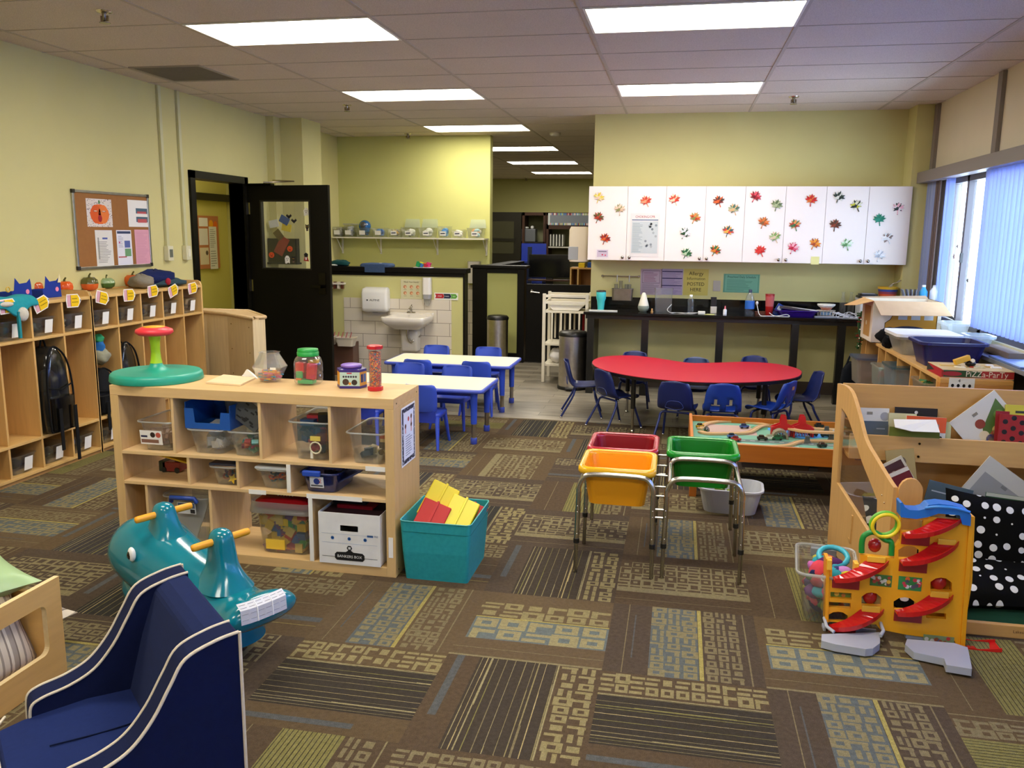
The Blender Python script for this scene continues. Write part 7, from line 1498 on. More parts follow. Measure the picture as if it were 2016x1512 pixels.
tag(MB('d6d68e').prism([(0, 0), (.09, -.02), (.1, .03), (.03, .05)], .004, T=TR(on_c(1388, 8.6), 8.58, CZ)).build('paper_note', 'paper', loc=(on_c(1390, 8.6), 8.6, CZ)), 'crumpled yellow note beside the power brick', 'note')
r = thing('white_cable', 'white charging cable looped in front of the red can', 'cable', (on_c(1512, 8.62), 8.62, CZ)); MB('e6e6ea').tube(bez([(-.1, .06, .11), (-.09, .03, .06), (-.07, -.02, .006), (0, -.05, .004), (.1, -.03, .006), (.18, -.01, .02), (.2, -.05, .004), (.1, -.06, .004), (.05, -.02, .01), (.02, .02, .03)], 8), .0035, 6).build('cable', 'plastic', r); MB('e0e0e0').sph((-.1, .06, .12), (.014, .012, .02), 8, 6).build('plug', 'plastic', r)
r = thing('brown_wallet', 'flat brown pouch behind the white cable on the counter', 'pouch', (on_c(1498, 8.78), 8.78, CZ)); MB('6a3a2c').prism(rrect(.11, .08, .02, 3), .03).build('pouch', 'plastic', r, bev=.008)
r = thing('blue_wrapper', 'crinkled blue snack bag leaning beside the red can', 'bag', M_=TR(on_c(1533, 8.72), 8.72, CZ+.055) @ RY(.5)); m = MB('1c3f98'); m.box((0, 0, 0), (.07, .02, .12)); m.box((0, -.012, .02), (.04, .004, .04), 'c8d4ec'); m.build('bag', 'gloss', r, bev=.008)
r = thing('purple_bag', 'purple plastic tray with magazines lying on the counter', 'tray', (on_c(1568, 8.72), 8.72, CZ)); MB('33187e').tub(.4, .22, .06, .8, .05, .003, .012, .008).build('tray', 'gloss', r); MB('3c3440').box((-.03, 0, .07), (.28, .16, .02), T=RY(.12)).box((.08, -.02, .078), (.26, .05, .008), 'd8d4dc', T=RY(.1)).build('magazines', 'plastic', r)
r = thing('wire_basket', 'white wire basket holding a scalloped bowl on the counter', 'basket', (on_c(1627, 8.74), 8.74, CZ)); m = MB('d8cfc4')
for k in range(16): a = k*pi/8; m.cyl((.075*cos(a), .055*sin(a), .005), (.085*cos(a), .062*sin(a), .06), .003, n=5)
m.tube([(.087*cos(a), .064*sin(a), .06) for a in [k*pi/10 for k in range(20)]], .004, 5, closed=True); m.tube([(.075*cos(a), .055*sin(a), .005) for a in [k*pi/10 for k in range(20)]], .004, 5, closed=True); m.build('wires', 'plastic', r); MB('6a8ab0').box((0, 0, .03), (.1, .06, .03)).build('contents', 'plastic', r)
r = thing('scalloped_bowl', 'scalloped white bowl with an orange base on the wire basket', 'bowl', (on_c(1627, 8.74), 8.74, CZ+.064)); MB('e2957a').lathe([(.04, 0), (.055, .02), (.062, .03)], 20).build('base', 'plastic', r); m = MB('ecebea'); m.loft([[((.075+dr)*(1+.05*cos(12*t))*cos(t), (.075+dr)*(1+.05*cos(12*t))*sin(t), z) for t in [2*pi*i/48 for i in range(48)]] for dr, z in ((-.015, .028), (.005, .045), (.008, .06), (-.02, .052))]); m.build('bowl', 'plastic', r)
mb_ = [(.028, 0), (.032, .01), (.032, .09), (.014, .145), (.013, .165), (.017, .168), (.017, .175)]
for k, px in enumerate((1659, 1675)): lathe_thing('milk_bottle', ('left', 'right')[k]+' of two empty glass milk bottles on the counter', 'bottle', on_c(px, 8.9), 8.9, [(a, b*1.35) for a, b in mb_], 'c8ccd0', 'clear', group='glass milk bottles')
r = thing('cables_heap', 'tangle of white chargers at the right end of the counter', 'cables', (on_c(1668, 8.6), 8.62, CZ)); m = MB('dfe0ec')
for s in range(4): m.tube(bez([(random.Random(s*9+k).uniform(-.14, .12), random.Random(s*7+k).uniform(-.05, .06), .005+.05*(k % 3 == 1)) for k in range(7)], 6), .003, 5)
m.build('cable', 'plastic', r); MB('d4d8ec').box((.0, .0, .012), (.05, .03, .02)).build('plug', 'plastic', r, bev=.004)
tag(MB('8f96a8').b2((on_c(1606, 8.6), 8.58, CZ), (on_c(1650, 8.6), 8.66, CZ+.012)).build('grey_tablet', 'plastic', bev=.003, loc=(on_c(1628, 8.6), 8.62, CZ)), 'flat grey tablet under the wire basket on the counter', 'tablet')
# white oven box at the end of the counter with things on top
ox0, ox1 = 1.74, 2.10; r = thing('white_crate', 'white plastic crate at the right end of the counter, behind the bus box', 'crate', ((ox0+ox1)/2, 8.80, CZ)); hz = 1.035-CZ; MB('c9cdd8').tub(ox1-ox0, .26, hz, .97, .02, .004, .006, .02).build('crate', 'plastic', r); MB('8a7a68').b2((-.175, -.12, hz-.03), (.175, .12, hz-.001)).build('cardboard_top', 'cardboard', r)
zt_ = 1.037
r = thing('black_case', 'black lunch tray stack on the white crate', 'tray', (1.83, 8.80, zt_)); MB('14141a').prism(rrect(.2, .16, .03, 3), .02).prism(rrect(.17, .13, .03, 3), .018, h0=.02).build('tray', 'plastic', r, bev=.004); MB('8a8a98').box((0, 0, .041), (.12, .08, .006)).build('top_sheet', 'plastic', r)
r = thing('striped_bowl', 'basket striped yellow, blue, red and green holding whisks', 'basket', (2.01, 8.80, zt_)); m = MB(); 
for k, c in enumerate(('6a7a24', 'c8502a', '8a3a50', '2a3f8a', 'c8a028')): m.lathe([(.075+.004*k, .022*k), (.079+.004*k, .022*k+.0225)], 24, c, caps=(k == 0, 0))
m.build('bowl', 'plastic', r)
m = MB('b8b0a4')
for a in (-.3, 0, .3): m.tube(bez([(0, 0, .08), (.03+a*.05, a*.03, .13), (.1, a*.12, .17), (.13, 0, .2)], 5), .0025, 5)
m.build('whisk', 'metal', r)
# things seen above the bus box, standing on a small cupboard by the window
r = thing('corner_cupboard', 'grey cupboard between the bus box and the window, with bottles on top', 'cupboard', (2.02, 8.18, 0)); MB('9fa6b2').b2((-.22, -.13, 0), (.04, .13, 1.055)).build('body', 'plastic', r, bev=.004)
def on_w(px, y=8.10): return aty(px, 575, y).x
zc_ = 1.057
r = thing('pink_folder', 'pink folder lying flat on the grey cupboard by the window', 'folder', (1.96, 8.10, zc_)); MB('d88aa8').b2((-.12, -.08, 0), (.14, .1, .012)).build('cover', 'plastic', r, bev=.002); MB('dfe0e4').b2((-.13, -.09, .012), (.12, .09, .02)).build('papers', 'paper', r)
r = thing('letter_rack', 'grey rack of leaning cards before the window', 'rack', (on_w(1792), 8.12, zc_+.02)); m = MB('5a5f70')
for k in range(4): m.box((0, 0, 0), (.008, .08, .09), T=TR(-.05+.032*k, 0, .045) @ RY(-.35+.15*k))
m.box((0, 0, .004), (.14, .09, .008)); m.build('rack', 'plastic', r)
lathe_thing('soap_bottle', 'bright blue detergent bottle against the window', 'bottle', on_w(1818), 8.10, [(.03, 0), (.034, .02), (.034, .07), (.018, .1), (.014, .115)], '2a9ad8', 'plastic', (('cap', [(.016, .113), (.016, .13), (.002, .131)], 'e8eef4', 'plastic'),), z=zc_+.0205)
lathe_thing('white_jug', 'white jug beside the blue detergent bottle at the window', 'jug', on_w(1840), 8.10, [(.036, 0), (.04, .02), (.04, .08), (.02, .11), (.018, .12)], 'eef2f6', 'plastic', (('cap', [(.02, .118), (.018, .13), (.002, .131)], 'd8dce4', 'plastic'),), z=zc_+.0205)
# towel dispenser, steel bins, cart
r = thing('towel_dispenser', 'white paper towel dispenser at the left end of the cupboards', 'dispenser', (-1.075, 9.17, 1.33)); m = MB('e9ddc8'); m.loft([[(x, y, z) for x, y in rrect(a, .2, .04, 4)] for a, z in ((.19, 0), (.205, .02), (.21, .25), (.205, .34), (.17, .372))]); m.build('housing', 'plastic', r)
MB('a8acb4').b2((-.106, -.104, .02), (.0, -.09, .16)).build('window', 'plastic', r, bev=.004); MB('c8c0b0').b2((.09, -.06, .04), (.144, .06, .3)).build('wall_plate', 'plastic', r)
def steel_bin(lab, x, y, R_, h, extra=False):
    r = thing('steel_bin', lab, 'bin', (x, y, 0), group='round steel pedal bins'); MB('ddd6cc').lathe([(R_, .03), (R_, h-.03)], 36).build('body', 'brushed', r); MB('141414').lathe([(R_+.006, h-.035), (R_+.008, h-.01), (R_-.01, h+.012), (R_*.6, h+.02), (.001, h+.022)], 36).build('lid', 'plastic', r)
    MB('121212').lathe([(R_+.01, 0), (R_+.012, .03), (R_, .035)], 36).build('base_ring', 'plastic', r)
    MB('1a1a1a').b2((-.05, -R_-.06, .01), (.05, -R_+.01, .035)).build('pedal', 'plastic', r, bev=.006); return r
steel_bin('round steel pedal bin with black lid next to the white trolley', -1.07, 8.78, .148, .60)
steel_bin('round steel pedal bin in front of the low green partition', -2.155, 10.02, .128, .62)
r = thing('white_trolley', 'white wooden changing trolley with rails by the black gate', 'trolley', (-1.20, 9.28, 0)); x0, x1, y0, y1 = -.235, .235, -.19, .2
for x in (x0, x1):
    for y in (y0, y1): MB('e4dcc8').b2((x-.017, y-.017, .0), (x+.017, y+.017, .98)).build('post', 'plastic', r, bev=.003)
for z, nm in ((.955, 'top_rail'), (.885, 'side_rail')):
    for y in (y0, y1): MB('e8e0cc').b2((x0, y-.01, z-.015), (x1, y+.01, z+.015)).build(nm, 'plastic', r, bev=.003)
    if z < .9:
        for x in (x0, x1): MB('e8e0cc').b2((x-.01, y0, z-.015), (x+.01, y1, z+.015)).build(nm, 'plastic', r, bev=.003)
for z in (.79, .43, .2): MB('e4dcc8').b2((x0, y0, z-.02), (x1, y1, z+.005)).build('shelf', 'plastic', r, bev=.003)
for k in range(7): x = x0+.07+.055*k; MB('e4dcc8').b2((x-.009, y1-.012, .45), (x+.009, y1+.006, .77)).build('slat', 'plastic', r); 
for k in range(4): MB('e4dcc8').b2((x0+.08+.1*k, y0-.006, .45), (x0+.098+.1*k, y0+.012, .77)).build('slat', 'plastic', r)
m = MB('f0ead8'); m.loft([[(x*k_, y*.17, .80+z) for x, y in ((-.2, -1), (.2, -1), (.2, 1), (-.2, 1))] for k_, z in ((.7, 0), (1, .06))], smooth=False); tag(m.build('changing_pad', 'plastic', parent=None, loc=(0, 0, .8)), 'white curved changing pad on the white trolley', 'mat'); o = bpy.data.objects['changing_pad']; o.location = (-1.2, 9.28, .8)
r = thing('diaper_pack', 'white crumpled pack on the low shelf of the trolley', 'pack', (-1.30, 9.2, .206)); m = MB('e0dcd8'); blob(m, (0, 0, .08), (.09, .08, .08), 'dcd8d4', 6, flat=.0); m.build('pack', 'gloss', r)
r = thing('red_folder', 'red folder standing in the white trolley', 'folder', (-1.03, 9.4, .436)); MB('8a1c24').b2((-.01, -.05, 0), (.01, .05, .3)).build('cover', 'paper', r)
# ---- low partitions and gate
def tiles_mat():
    t = NT('white_tiles'); mp = t.n('Mapping'); mp.inputs['Rotation'].default_value = (pi/2, 0, 0); t.l(t.co(), mp.inputs[0]); b = t.n('TexBrick'); b.offset = .5; b.inputs['Scale'].default_value = 1; b.inputs['Brick Width'].default_value = .3; b.inputs['Row Height'].default_value = .15; b.inputs['Mortar Size'].default_value = .003
    b.inputs['Color1'].default_value = lin('ddd3c0'); b.inputs['Color2'].default_value = lin('d8cebb'); b.inputs['Mortar'].default_value = lin('8d8474'); t.l(mp.outputs[0], b.inputs['Vector']); t.l(b.outputs[0], t.b.inputs['Base Color']); t.b.inputs['Roughness'].default_value = .2; MAT['white_tiles'] = t.m
tiles_mat()
LW = MB('cbc684'); LW.b2((-4.5, 9.25, 0), (-2.39, 9.40, 1.17)); struct(LW, 'wall_low_partition')
LC = MB('0e0c0a'); LC.b2((-4.5, 9.22, 1.17), (-2.35, 9.43, 1.225)); LC.b2((-2.395, 9.245, 0), (-2.375, 9.405, 1.17)); LC.b2((-4.5, 9.235, 1.13), (-2.38, 9.25, 1.17)); struct(LC, 'trim_6', 'blackpaint', bev=.003)
tl = MB('ffffff'); tl.b2((-3.83, 9.243, .0), (-2.53, 9.25, .868)); struct(tl, 'trim_7', 'white_tiles')
tl = MB('ffffff'); tl.b2((-4.5, 10.763, 0), (-2.44, 10.77, .95)); struct(tl, 'trim_8', 'white_tiles')
BX = MB('b9ba74'); BX.b2((-2.50, 10.42, 0), (-1.96, 10.55, 1.19)); struct(BX, 'wall_green_partition')
BF = MB('0e0c0a'); BF.b2((-2.57, 10.40, 0), (-2.38, 10.57, 1.19)); BF.b2((-1.99, 10.40, 0), (-1.90, 10.57, 1.19)); BF.b2((-2.38, 10.40, 1.13), (-1.99, 10.42, 1.19)); BF.b2((-2.38, 10.40, 0), (-1.99, 10.42, .12)); BF.b2((-2.59, 10.37, 1.19), (-1.87, 10.62, 1.225)); BF.b2((-2.45, 10.62, 1.19), (-2.25, 12.3, 1.225)); BF.b2((-2.40, 10.92, 0), (-2.3, 12.2, 1.19)); struct(BF, 'trim_9', 'blackpaint', bev=.003)
r = thing('low_gate', 'black half-height gate with a silver lever handle', 'gate', (-1.88, 10.45, 0)); MB('0f0d0b').b2((.0, -.02, .01), (.95, .02, 1.0)).build('leaf', 'blackpaint', r, bev=.003)
m = MB('c8c4bc').lathe([(.028, 0), (.028, .012), (.012, .016), (.012, .05)], 14, T=TR(.07, -.02, .905) @ RX(pi/2)); m.cyl((.07, -.065, .905), (.18, -.065, .895), .009, n=8); m.build('lever_handle', 'metal', r)
# black strip and second dispenser in the washroom
r = thing('soap_unit', 'white dispenser on the washroom wall seen behind the partition', 'dispenser', (-2.62, 10.70, .98)); MB('cfc9bc').prism(rrect(.16, .12, .03, 4), .28).build('housing', 'plastic', r, bev=.01)
# hand dryer, soap, posters, sink on the low partition
hx0, hx1 = aty(714, 562, 9.18).x, aty(765, 562, 9.18).x; r = thing('hand_dryer', 'white wall-mounted hand dryer above the tiles', 'hand dryer', ((hx0+hx1)/2, 9.249, .715)); w = hx1-hx0
m = MB('e6e4de'); m.loft([[(x, -.0-(d_*.5)+y, z) for x, y in rrect(a, d_, .03, 4)] for a, d_, z in ((w*.75, .1, 0), (w*.97, .13, .015), (w, .14, .05), (w, .14, .22), (w*.97, .12, .265), (w*.85, .06, .282))]); m.build('housing', 'plastic', r)
m = MB(T=frame((0, -.1405, .14), (1, 0, 0), (0, 0, 1))); m.text('ALPINE', .033, TR(.01, 0, 0), '1a1a1e', sx=1.15); m.disc(-.078, 0, .009, '1a1a1e'); m.build('logo', 'print', r); MB('1a1a1a').b2((-.03, -.1, -.004), (.03, -.04, .004)).build('nozzle', 'plastic', r)
sxy = lambda px, py: (lambda p: (p.x, p.z))(aty(px, py, 9.242)); SM = frame((0, 9.242, 0), (1, 0, 0), (0, 0, 1))
def fW(m, w, h):
    m.rect(-w*.48, -h*.48, w*.48, h*.48, 'cfc9a0'); m.text('Wash Your Hands!', .026, TR(0, h*.37, .0004), '3a3224', sx=.9); q_ = random.Random(3)
    for r_ in range(2):
        for c_ in range(3): x, y = (-.3+.3*c_)*w, (.12-.32*r_)*h; m.disc(x, y, .02, 'c8825a', z=.001); m.disc(x+.006, y-.004, .011, 'e0b890', z=.0014); m.rect(x-.018, y-.035, x+.018, y-.031, '8a7a5a', z=.001)
sheet('hand_washing_poster', 'Wash Your Hands poster with six pictures above the sink', (789, 550), (831, 589), 'dcd6b0', fW, T=SM, xy=sxy, z=0, cat='poster')
def fR(m, w, h):
    m.prism([(-w*.47, -h*.3), (-w*.13, -h*.3), (-w*.08, .0), (-w*.13, h*.36), (-w*.47, h*.36), (-w*.42, 0)], .0005, 'b0242a'); m.prism([(-w*.12, -h*.3), (w*.16, -h*.3), (w*.22, 0), (w*.16, h*.36), (-w*.12, h*.36), (-w*.07, 0)], .0005, '1c2440'); m.prism([(w*.17, -h*.3), (w*.4, -h*.3), (w*.47, 0), (w*.4, h*.36), (w*.17, h*.36), (w*.23, 0)], .0005, '5a9a3a')
    m.text('STOP', .02, TR(-w*.27, 0, .0006), 'f0e8e8'); m.text('WASH', .018, TR(w*.04, 0, .0006), 'e8e8f0', sx=.9); m.text('GO', .02, TR(w*.33, 0, .0006), 'd8f0c8')
sheet('wash_strip_sign', 'red, navy and green arrow strip sign right of the soap dispenser', (855, 576), (902, 591), 'e6e6da', fR, T=SM, xy=sxy, z=0, cat='sign')
r = thing('soap_dispenser', 'white wall soap dispenser with a clear tip above the sink', 'dispenser', (aty(841, 575, 9.2).x, 9.2, .80)); m = MB('e6e2da'); m.prism(rrect(.1, .09, .03, 4), .19, h0=.13); m.build('housing', 'plastic', r, bev=.006); MB('9a9a9c').prism(rrect(.095, .085, .03, 4), .05, h0=.08).build('window', 'plastic', r); MB('d8dcd8').loft([[(x, y, z) for x, y in rrect(a, a*.8, .02, 4)] for a, z in ((.08, .08), (.06, .02), (.03, 0))]).build('tip', 'frosted', r)
# sink
sp_ = aty(803, 645, 9.0); r = thing('wash_basin', 'white porcelain wall sink with chrome tap', 'sink', (-2.985, 9.243, .60)); m = MB('e4ddd0')
R_ = lambda w_, d_, z, y_, rr=.05: [(x, y_+y, z) for x, y in rrect(w_, d_, rr, 5)]
m.loft([R_(.3, .26, -.05, -.17), R_(.42, .36, .0, -.2), R_(.5, .42, .04, -.215), R_(.505, .43, .085, -.215), R_(.49, .415, .095, -.215), R_(.41, .27, .09, -.25), R_(.38, .24, .04, -.25), R_(.25, .15, -.0, -.24)]); m.b2((-.245, -.09, .08), (.245, -.0, .115)); m.build('basin', 'ceramic', r)
m = MB('b8b4aa'); m.cyl((-.05, -.07, .118), (.05, -.07, .118), .012, n=10); m.cyl((0, -.07, .115), (0, -.075, .17), .014, .011, n=12); m.tube(bez([(0, -.075, .16), (0, -.1, .175), (0, -.15, .165), (0, -.165, .14)], 5), .009, 8); m.sph((0, -.07, .185), (.015, .02, .012), 10, 6); m.tube([(0, -.07, .19), (.0, -.05, .21)], .005, 6); m.build('tap', 'metal', r)
m = MB('c8c4bc'); m.tube(bez([(0, -.2, -.05), (0, -.2, -.14), (.03, -.17, -.2), (.07, -.1, -.16), (.08, -.0, -.15)], 6), .018, 10); m.build('drain_pipe', 'metal', r); MB('d8d2c4').b2((-.1, -.16, -.32), (.09, -.002, -.06)).build('pipe_cover', 'plastic', r, bev=.02)
# toothbrush rack and caddy left of the sink, mostly behind the door
r = thing('brush_rack', 'brown and white toothbrush rack on the wall beside the door edge', 'rack', (-3.93, 9.2, 1.02)); MB('e0d8c8').b2((-.25, -.03, .0), (.13, .045, .02)).build('shelf', 'plastic', r)
m = MB('5a2a20'); 
for k in range(8): m.b2((-.22+.045*k, -.02, -.05), (-.195+.045*k, .02, .03), '5a2a20' if k % 2 else 'd8ccb8')
m.build('brushes', 'plastic', r)
r = thing('caddy_cart', 'cream plastic caddies hung on a brown cart beside the sink', 'cart', (-3.72, 9.0, 0)); MB('6a4a3c').b2((-.2, -.08, .0), (.12, .1, .38)).build('cart', 'plastic', r); 
for x, w_, z in ((-.13, .12, .36), (.06, .22, .35)): MB('d8ccb4').tub(w_, .14, .1, .8, .02, .003, .006, .006, T=TR(x, -.12, z)).build('caddy', 'plastic', r)
m = MB('b05a5a')
for k in range(6): m.cyl((-.16+.05*k, -.1, .42), (-.14+.05*k, -.08, .5), .006, n=6)
m.build('utensils', 'plastic', r)
# things on the partition cap
zc = 1.2255
r = thing('jeans', 'folded blue jeans lying on the black partition cap', 'jeans', (-3.43, 9.31, zc)); m = MB('46597a'); m.loft([[(x, y, z) for x, y in rrect(a, d_, .04, 3)] for a, d_, z in ((.36, .2, 0), (.38, .21, .02), (.34, .19, .04), (.2, .1, .046))]); m.loft([[(x, -.105+y, z) for x, y in ((-.12, 0), (.12, 0), (.12, .012), (-.12, .012))] for z in (-.06, .03)], '3f5270', smooth=False); m.build('denim', 'fabric', r); MB('d0d0cc').box((.06, -.06, .046), (.03, .02, .003)).build('tag', 'paper', r)
r = thing('sun_hat', 'dark teal cap with white peak at the door end of the partition', 'hat', (-3.90, 9.32, zc)); m = MB('1c4a4c'); blob(m, (0, 0, .03), (.13, .07, .04), '1a4648', 4, flat=0); m.build('crown', 'fabric', r); MB('c8ccc4').sph((-.05, -.06, .012), (.05, .04, .012), 10, 6).build('peak', 'fabric', r)
r = thing('paper_plate', 'white paper under the coloured stacking cups', 'paper', (-2.88, 9.32, zc)); MB('e0dce0').prism(rrect(.22, .12, .02, 3), .004).build('sheet', 'paper', r)
for x, y, s, c, a, lab in ((-2.94, 9.32, .055, '1f9a5a', .4, 'green stacking cup tipped on its side'), (-2.915, 9.36, .05, 'e0d83a', .3, 'yellow stacking cup leaning on the green one'), (-2.86, 9.35, .045, 'e8803a', 0, 'orange stacking cup in the middle'), (-2.82, 9.33, .05, 'd83a78', .2, 'pink stacking cup at the right'), (-2.89, 9.28, .035, '3a7ac0', .5, 'small blue stacking cup in front'), (-2.845, 9.285, .035, 'c8283c', .1, 'small red stacking cup in front')):
    r = thing('stacking_cup', lab, 'cup', M_=TR(x, y, zc+.006+s*.55) @ RY(a) @ TR(0, 0, -s*.5), group='coloured stacking cups on the partition'); MB(c).tub(s, s, s, .8, .008, .002, .002, .004).build('cup', 'plastic', r)
# washroom shelf with bins
r = thing('wall_shelf', 'white wall shelf on brackets holding clear bins', 'shelf', (-3.45, 10.76, 1.555)); MB('e4dfcc').b2((-1.03, -.27, -.015), (1.01, -.002, 0)).build('board', 'plastic', r)
for x in (-1.0, -.46, .32, .98):
    l = MB('e0dcc8').b2((x-.012, -.012, -.22), (x+.012, -.002, -.016)).build('bracket', 'plastic', r); MB('e0dcc8').tube([(x, -.01, -.2), (x-.0, -.2, -.018)], .006, 6).build('strut', 'plastic', l)
zs = 1.5555
for k, (px0, px1, h, cols, lab, big, lidc) in enumerate(((651, 672, .13, ['c8c4c0', 'b0a89c', 'e0e0e0'], 'leftmost clear bin of wrapped items on the washroom shelf', 0, 0), (673, 694, .16, ['d8dce4', '8a9ac0', 'c8ccd4'], 'second clear bin on the washroom shelf, with a white lid', 0, 'dfe2e6'), (696, 727, .12, ['1f5a9a', '3a3a44', '2a7ab0'], 'clear bin topped by a big blue ball bag on the washroom shelf', 1, 0),
    (729, 756, .12, ['3a6ab0', '5a88c8'], 'clear bin of blue cloths on the washroom shelf', 0, 0), (759, 788, .11, ['d8a850', '8a8a88', 'c8b078'], 'low clear bin with a yellow bag on the washroom shelf', 0, 0), (786, 818, .13, ['dcdcd0', 'c8ccb8'], 'clear bin with its lid flipped up, left of two on the washroom shelf', 2, 0), (820, 854, .13, ['dcdcd0', 'c8ccb8'], 'clear bin with its lid flipped up, right of two on the washroom shelf', 2, 0),
    (858, 883, .15, ['4a8ac8', '7ab0dc'], 'clear bin of bright blue bags on the washroom shelf', 0, 0), (885, 913, .11, ['e8e8e0', 'e0d8c8'], 'low white bin with a dark mark on the washroom shelf', 0, 0), (916, 950, .13, ['a8ccd0', 'd8d8cc', 'c8905a'], 'clear bin with raised lid at the right end of the washroom shelf', 2, 0))):
    x0, x1 = aty(px0, 460, 10.5).x, aty(px1, 460, 10.5).x; r = thing('shelf_bin', lab, 'storage bin', ((x0+x1)/2, 10.63, zs), group='clear bins on the washroom shelf'); w = x1-x0
    MB('e8ece4').tub(w-.02, .21, h, .85, .02, .002, .008, .006).build('tub', 'clear', r); m = MB(); heap(m, w*.75, .16, h*.95, 14, cols, .07, k, kind='cloth'); m.build('contents', 'fabric', r)
    MB('e8e6e0').add([(-.04, -.1, .03), (.04, -.1, .03), (.04, -.107, .085), (-.04, -.107, .085)], [(0, 1, 2, 3)]).build('label', 'paper', r)
    if k in (4, 5, 6, 7, 8, 9): MB('2a2c4a').add([(-.03, -.1065, .05), (.03, -.1075, .052), (.03, -.1085, .064), (-.03, -.1075, .062)], [(0, 1, 2, 3)]).build('name_mark', 'paper', r)
    if lidc: MB(lidc).prism(rrect(w, .22, .02, 3), .012, h0=h).build('lid', 'frosted', r)
    if big == 1: m = MB(); m.sph((0, 0, .14), (.08, .08, .08), 16, 10, '1c5a98'); m.sph((0, -.04, .15), (.05, .05, .05), 12, 8, '4a4a50'); m.build('ball_bag', 'gloss', r)
    if big == 2: m = MB('e6f0e0'); m.loft([[(-w*.5, .08, h), (w*.5, .08, h), (w*.42, .1, h+.11), (-w*.42, .1, h+.11)], [(-w*.5, .084, h), (w*.5, .084, h), (w*.42, .104, h+.11), (-w*.42, .104, h+.11)]], smooth=False); m.build('open_lid', 'frosted', r)
# ============================================================ FAR ROOM
Y2 = 13.8
def fx(px, y=Y2): return aty(px, 450, y).x
def fz(py, y=Y2): return aty(1050, py, y).z
r = thing('dark_cabinet', 'black glass-doored cabinet at the left of the far room', 'cabinet', (fx(965), Y2, 0)); W_ = fx(1026)-fx(965)+.5; MB('17120e').b2((-.5, 0, 0), (W_-.5, .5, fz(418))).build('body', 'plastic', r)
MB('3a382c').b2((.03, -.008, fz(500)), (W_-.62, -.001, fz(436))).build('glass_door', 'gloss', r); MB('14100c').b2((.02, -.02, fz(476)), (W_-.6, -.008, fz(470))).build('shelf_edge', 'plastic', r)
r = thing('brown_bookcase', 'dark brown open bookcase in the far room', 'bookcase', (fx(1028), Y2, 0)); W_ = fx(1240)-fx(1028); BRN = '3f2418'
H2 = fz(418); xm = fx(1073)-fx(1028)
for x in (0, xm-.03, xm+.28*0+.02, W_-.03): MB(BRN).b2((x, 0, 0), (x+.04, .4, H2)).build('upright', 'wood_z', r)
MB(BRN).b2((0, 0, H2-.05), (W_, .4, H2)).build('top_board', 'wood_x', r); MB('8a8a68').b2((.02, .38, 0), (W_, .4, H2)).build('back', 'paint', r)
MB(BRN).b2((xm, 0, fz(447)-.03), (W_, .02, fz(443)+.02)).build('rail', 'wood_x', r); MB('15120f').b2((.04, 0, fz(476)-.02), (xm, .39, fz(476))).build('shelf', 'plastic', r); MB('c8c6b8').b2((xm+.05, 0, fz(485)-.02), (W_, .38, fz(485))).build('shelf', 'plastic', r); MB('2a1c14').b2((.04, 0, fz(530)-.02), (W_, .38, fz(530))).build('shelf', 'plastic', r)
m = MB('6a7078', T=frame((xm+.05, -.01, fz(431)), (1, 0, 0), (0, 0, 1))); bw_ = W_-xm-.05; bh_ = fz(420)-fz(443); m.rect(0, -bh_/2, bw_, bh_/2, '7a8088', z=0); q = random.Random(6)
for k in range(70):
    for yy in (-.42, .42): m.rect(bw_*k/70, (yy-.09)*bh_, bw_*(k+.9)/70, (yy+.09)*bh_, q.choice(['c8a8a8', '7aa8c8', 'd8d8d0', '8a3a4a', 'a8b878', '5a7aa8']), z=.001)
m.rect(0, -bh_/2, .03, bh_/2, 'c8d0d0', z=.0015); m.build('patterned_border', 'print', r)
for k in range(5): tag(MB('c8c8c0').b2((fx(1082)+.05*k, Y2+.05, fz(484)), (fx(1082)+.05*k+.02, Y2+.3, fz(461))).build('white_binder', 'paper', loc=(fx(1082)+.05*k+.01, Y2+.17, fz(484))), ('first', 'second', 'third', 'fourth', 'fifth')[k]+' white binder from the left in the far bookcase', 'binder', 'white binders in the far bookcase')
r = thing('grey_canister', 'grey square box with white items on the far black shelf', 'box', (fx(1039), Y2+.15, fz(476)+.001)); hh_ = fz(451)-fz(476); MB('5f6268').b2((-.12, -.1, 0), (.12, .1, hh_)).build('box', 'plastic', r, bev=.006); MB('d8d8d4').sph((-.04, -.02, hh_+.02), (.04, .04, .02), 10, 6).sph((.05, 0, hh_+.025), (.03, .03, .03), 10, 6).build('white_items', 'plastic', r)
Y3 = 12.2
r = thing('television', 'black flat television on a stand in the far room', 'television', ((aty(1042, 530, Y3).x+aty(1122, 530, Y3).x)/2, Y3, 0)); w = aty(1122, 530, Y3).x-aty(1042, 530, Y3).x; z0, z1 = aty(1080, 546, Y3).z, aty(1080, 501, Y3).z
MB('0b0c12').b2((-w/2, -.02, z0), (w/2, .03, z1)).build('screen', 'gloss', r, bev=.006); MB('15120f').b2((-.05, 0, .5), (.05, .05, z0)).b2((-.3, -.15, 0), (.3, .2, .5)).build('stand', 'plastic', r); MB('4a2c1c').b2((-w/2, -.1, z0-.05), (w/2, .1, z0-.03)).build('shelf', 'wood_x', r)
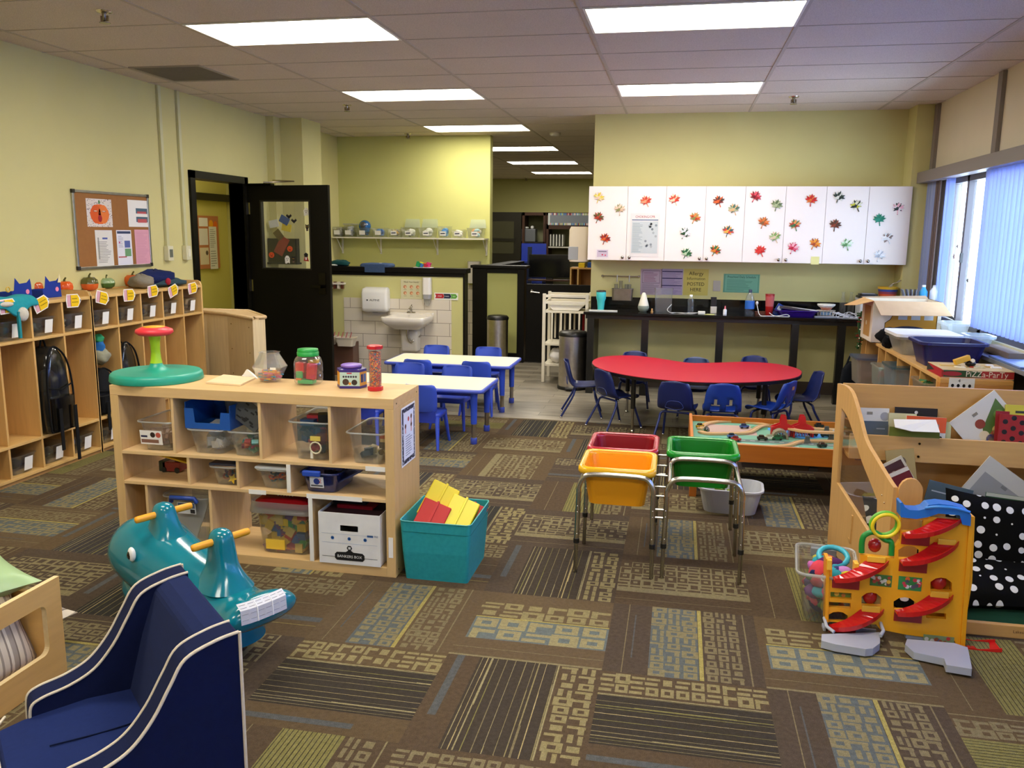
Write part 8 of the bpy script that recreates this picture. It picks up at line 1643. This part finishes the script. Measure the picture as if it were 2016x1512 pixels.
for k in range(3):
    r = thing('stacked_chair', ('lowest', 'middle', 'topmost')[k]+' dark blue chair stacked by the far bookcase', 'chair', (fx(1048, 13.2)+.0, 13.2,   .55+.31*k), group='blue chairs stacked in the far room'); MB('1a2f8a').b2((-.2, -.2, 0), (.2, .2, .03)).build('seat', 'plastic', r); MB('1d35a0').b2((-.2, .17, .03), (.2, .2, .3)).build('backrest', 'plastic', r)
    for sx in (-1, 1): MB('182a70').b2((sx*.19-.012, -.19, -.55 if k == 0 else -.02), (sx*.19+.012, -.165, 0)).build('leg', 'plastic', r)
r = thing('blue_post', 'tall dark blue easel post left of the television', 'post', (aty(1043, 500, 12.6).x, 12.6, 0)); MB('16264a').b2((-.03, -.02, 0), (.03, .02, aty(1043, 486, 12.6).z)).build('post', 'plastic', r); MB('1a2a50').b2((-.25, -.1, 0), (.25, .1, .05)).build('foot', 'plastic', r)
Y4 = 10.9+.6
r = thing('far_shelf_unit', 'pale wooden shelf unit seen over the gate by the cupboard end', 'shelf', (aty(1122, 540, Y4).x, Y4, 0)); H4 = aty(1140, 527, Y4).z; W4 = aty(1175, 540, Y4).x-aty(1122, 540, Y4).x+.3
MB('c89a58').b2((0, 0, H4-.02), (W4, .3, H4)).build('top_board', 'wood_x', r); MB('a8743a').b2((0, .29, 0), (W4, .3, H4-.02)).build('back', 'wood_z', r)
for x in (0, .1, .42): MB('d0a868').b2((x, 0, 0), (x+.02, .29, H4-.02)).build('upright', 'wood_z', r)
tag(MB('d8b82a').b2((aty(1138, 520, Y4).x, Y4+.05, H4+.001), (aty(1150, 520, Y4).x, Y4+.2, H4+.06)).build('yellow_box', 'paper', loc=(aty(1144, 520, Y4).x, Y4+.12, H4)), 'small yellow box on the far wooden shelf unit', 'box')
tag(MB('2a4a8a').b2((aty(1156, 520, Y4).x, Y4+.05, H4+.001), (aty(1164, 520, Y4).x, Y4+.2, H4+.07)).build('blue_box', 'paper', loc=(aty(1160, 520, Y4).x, Y4+.12, H4)), 'small blue box on the far wooden shelf unit', 'box')
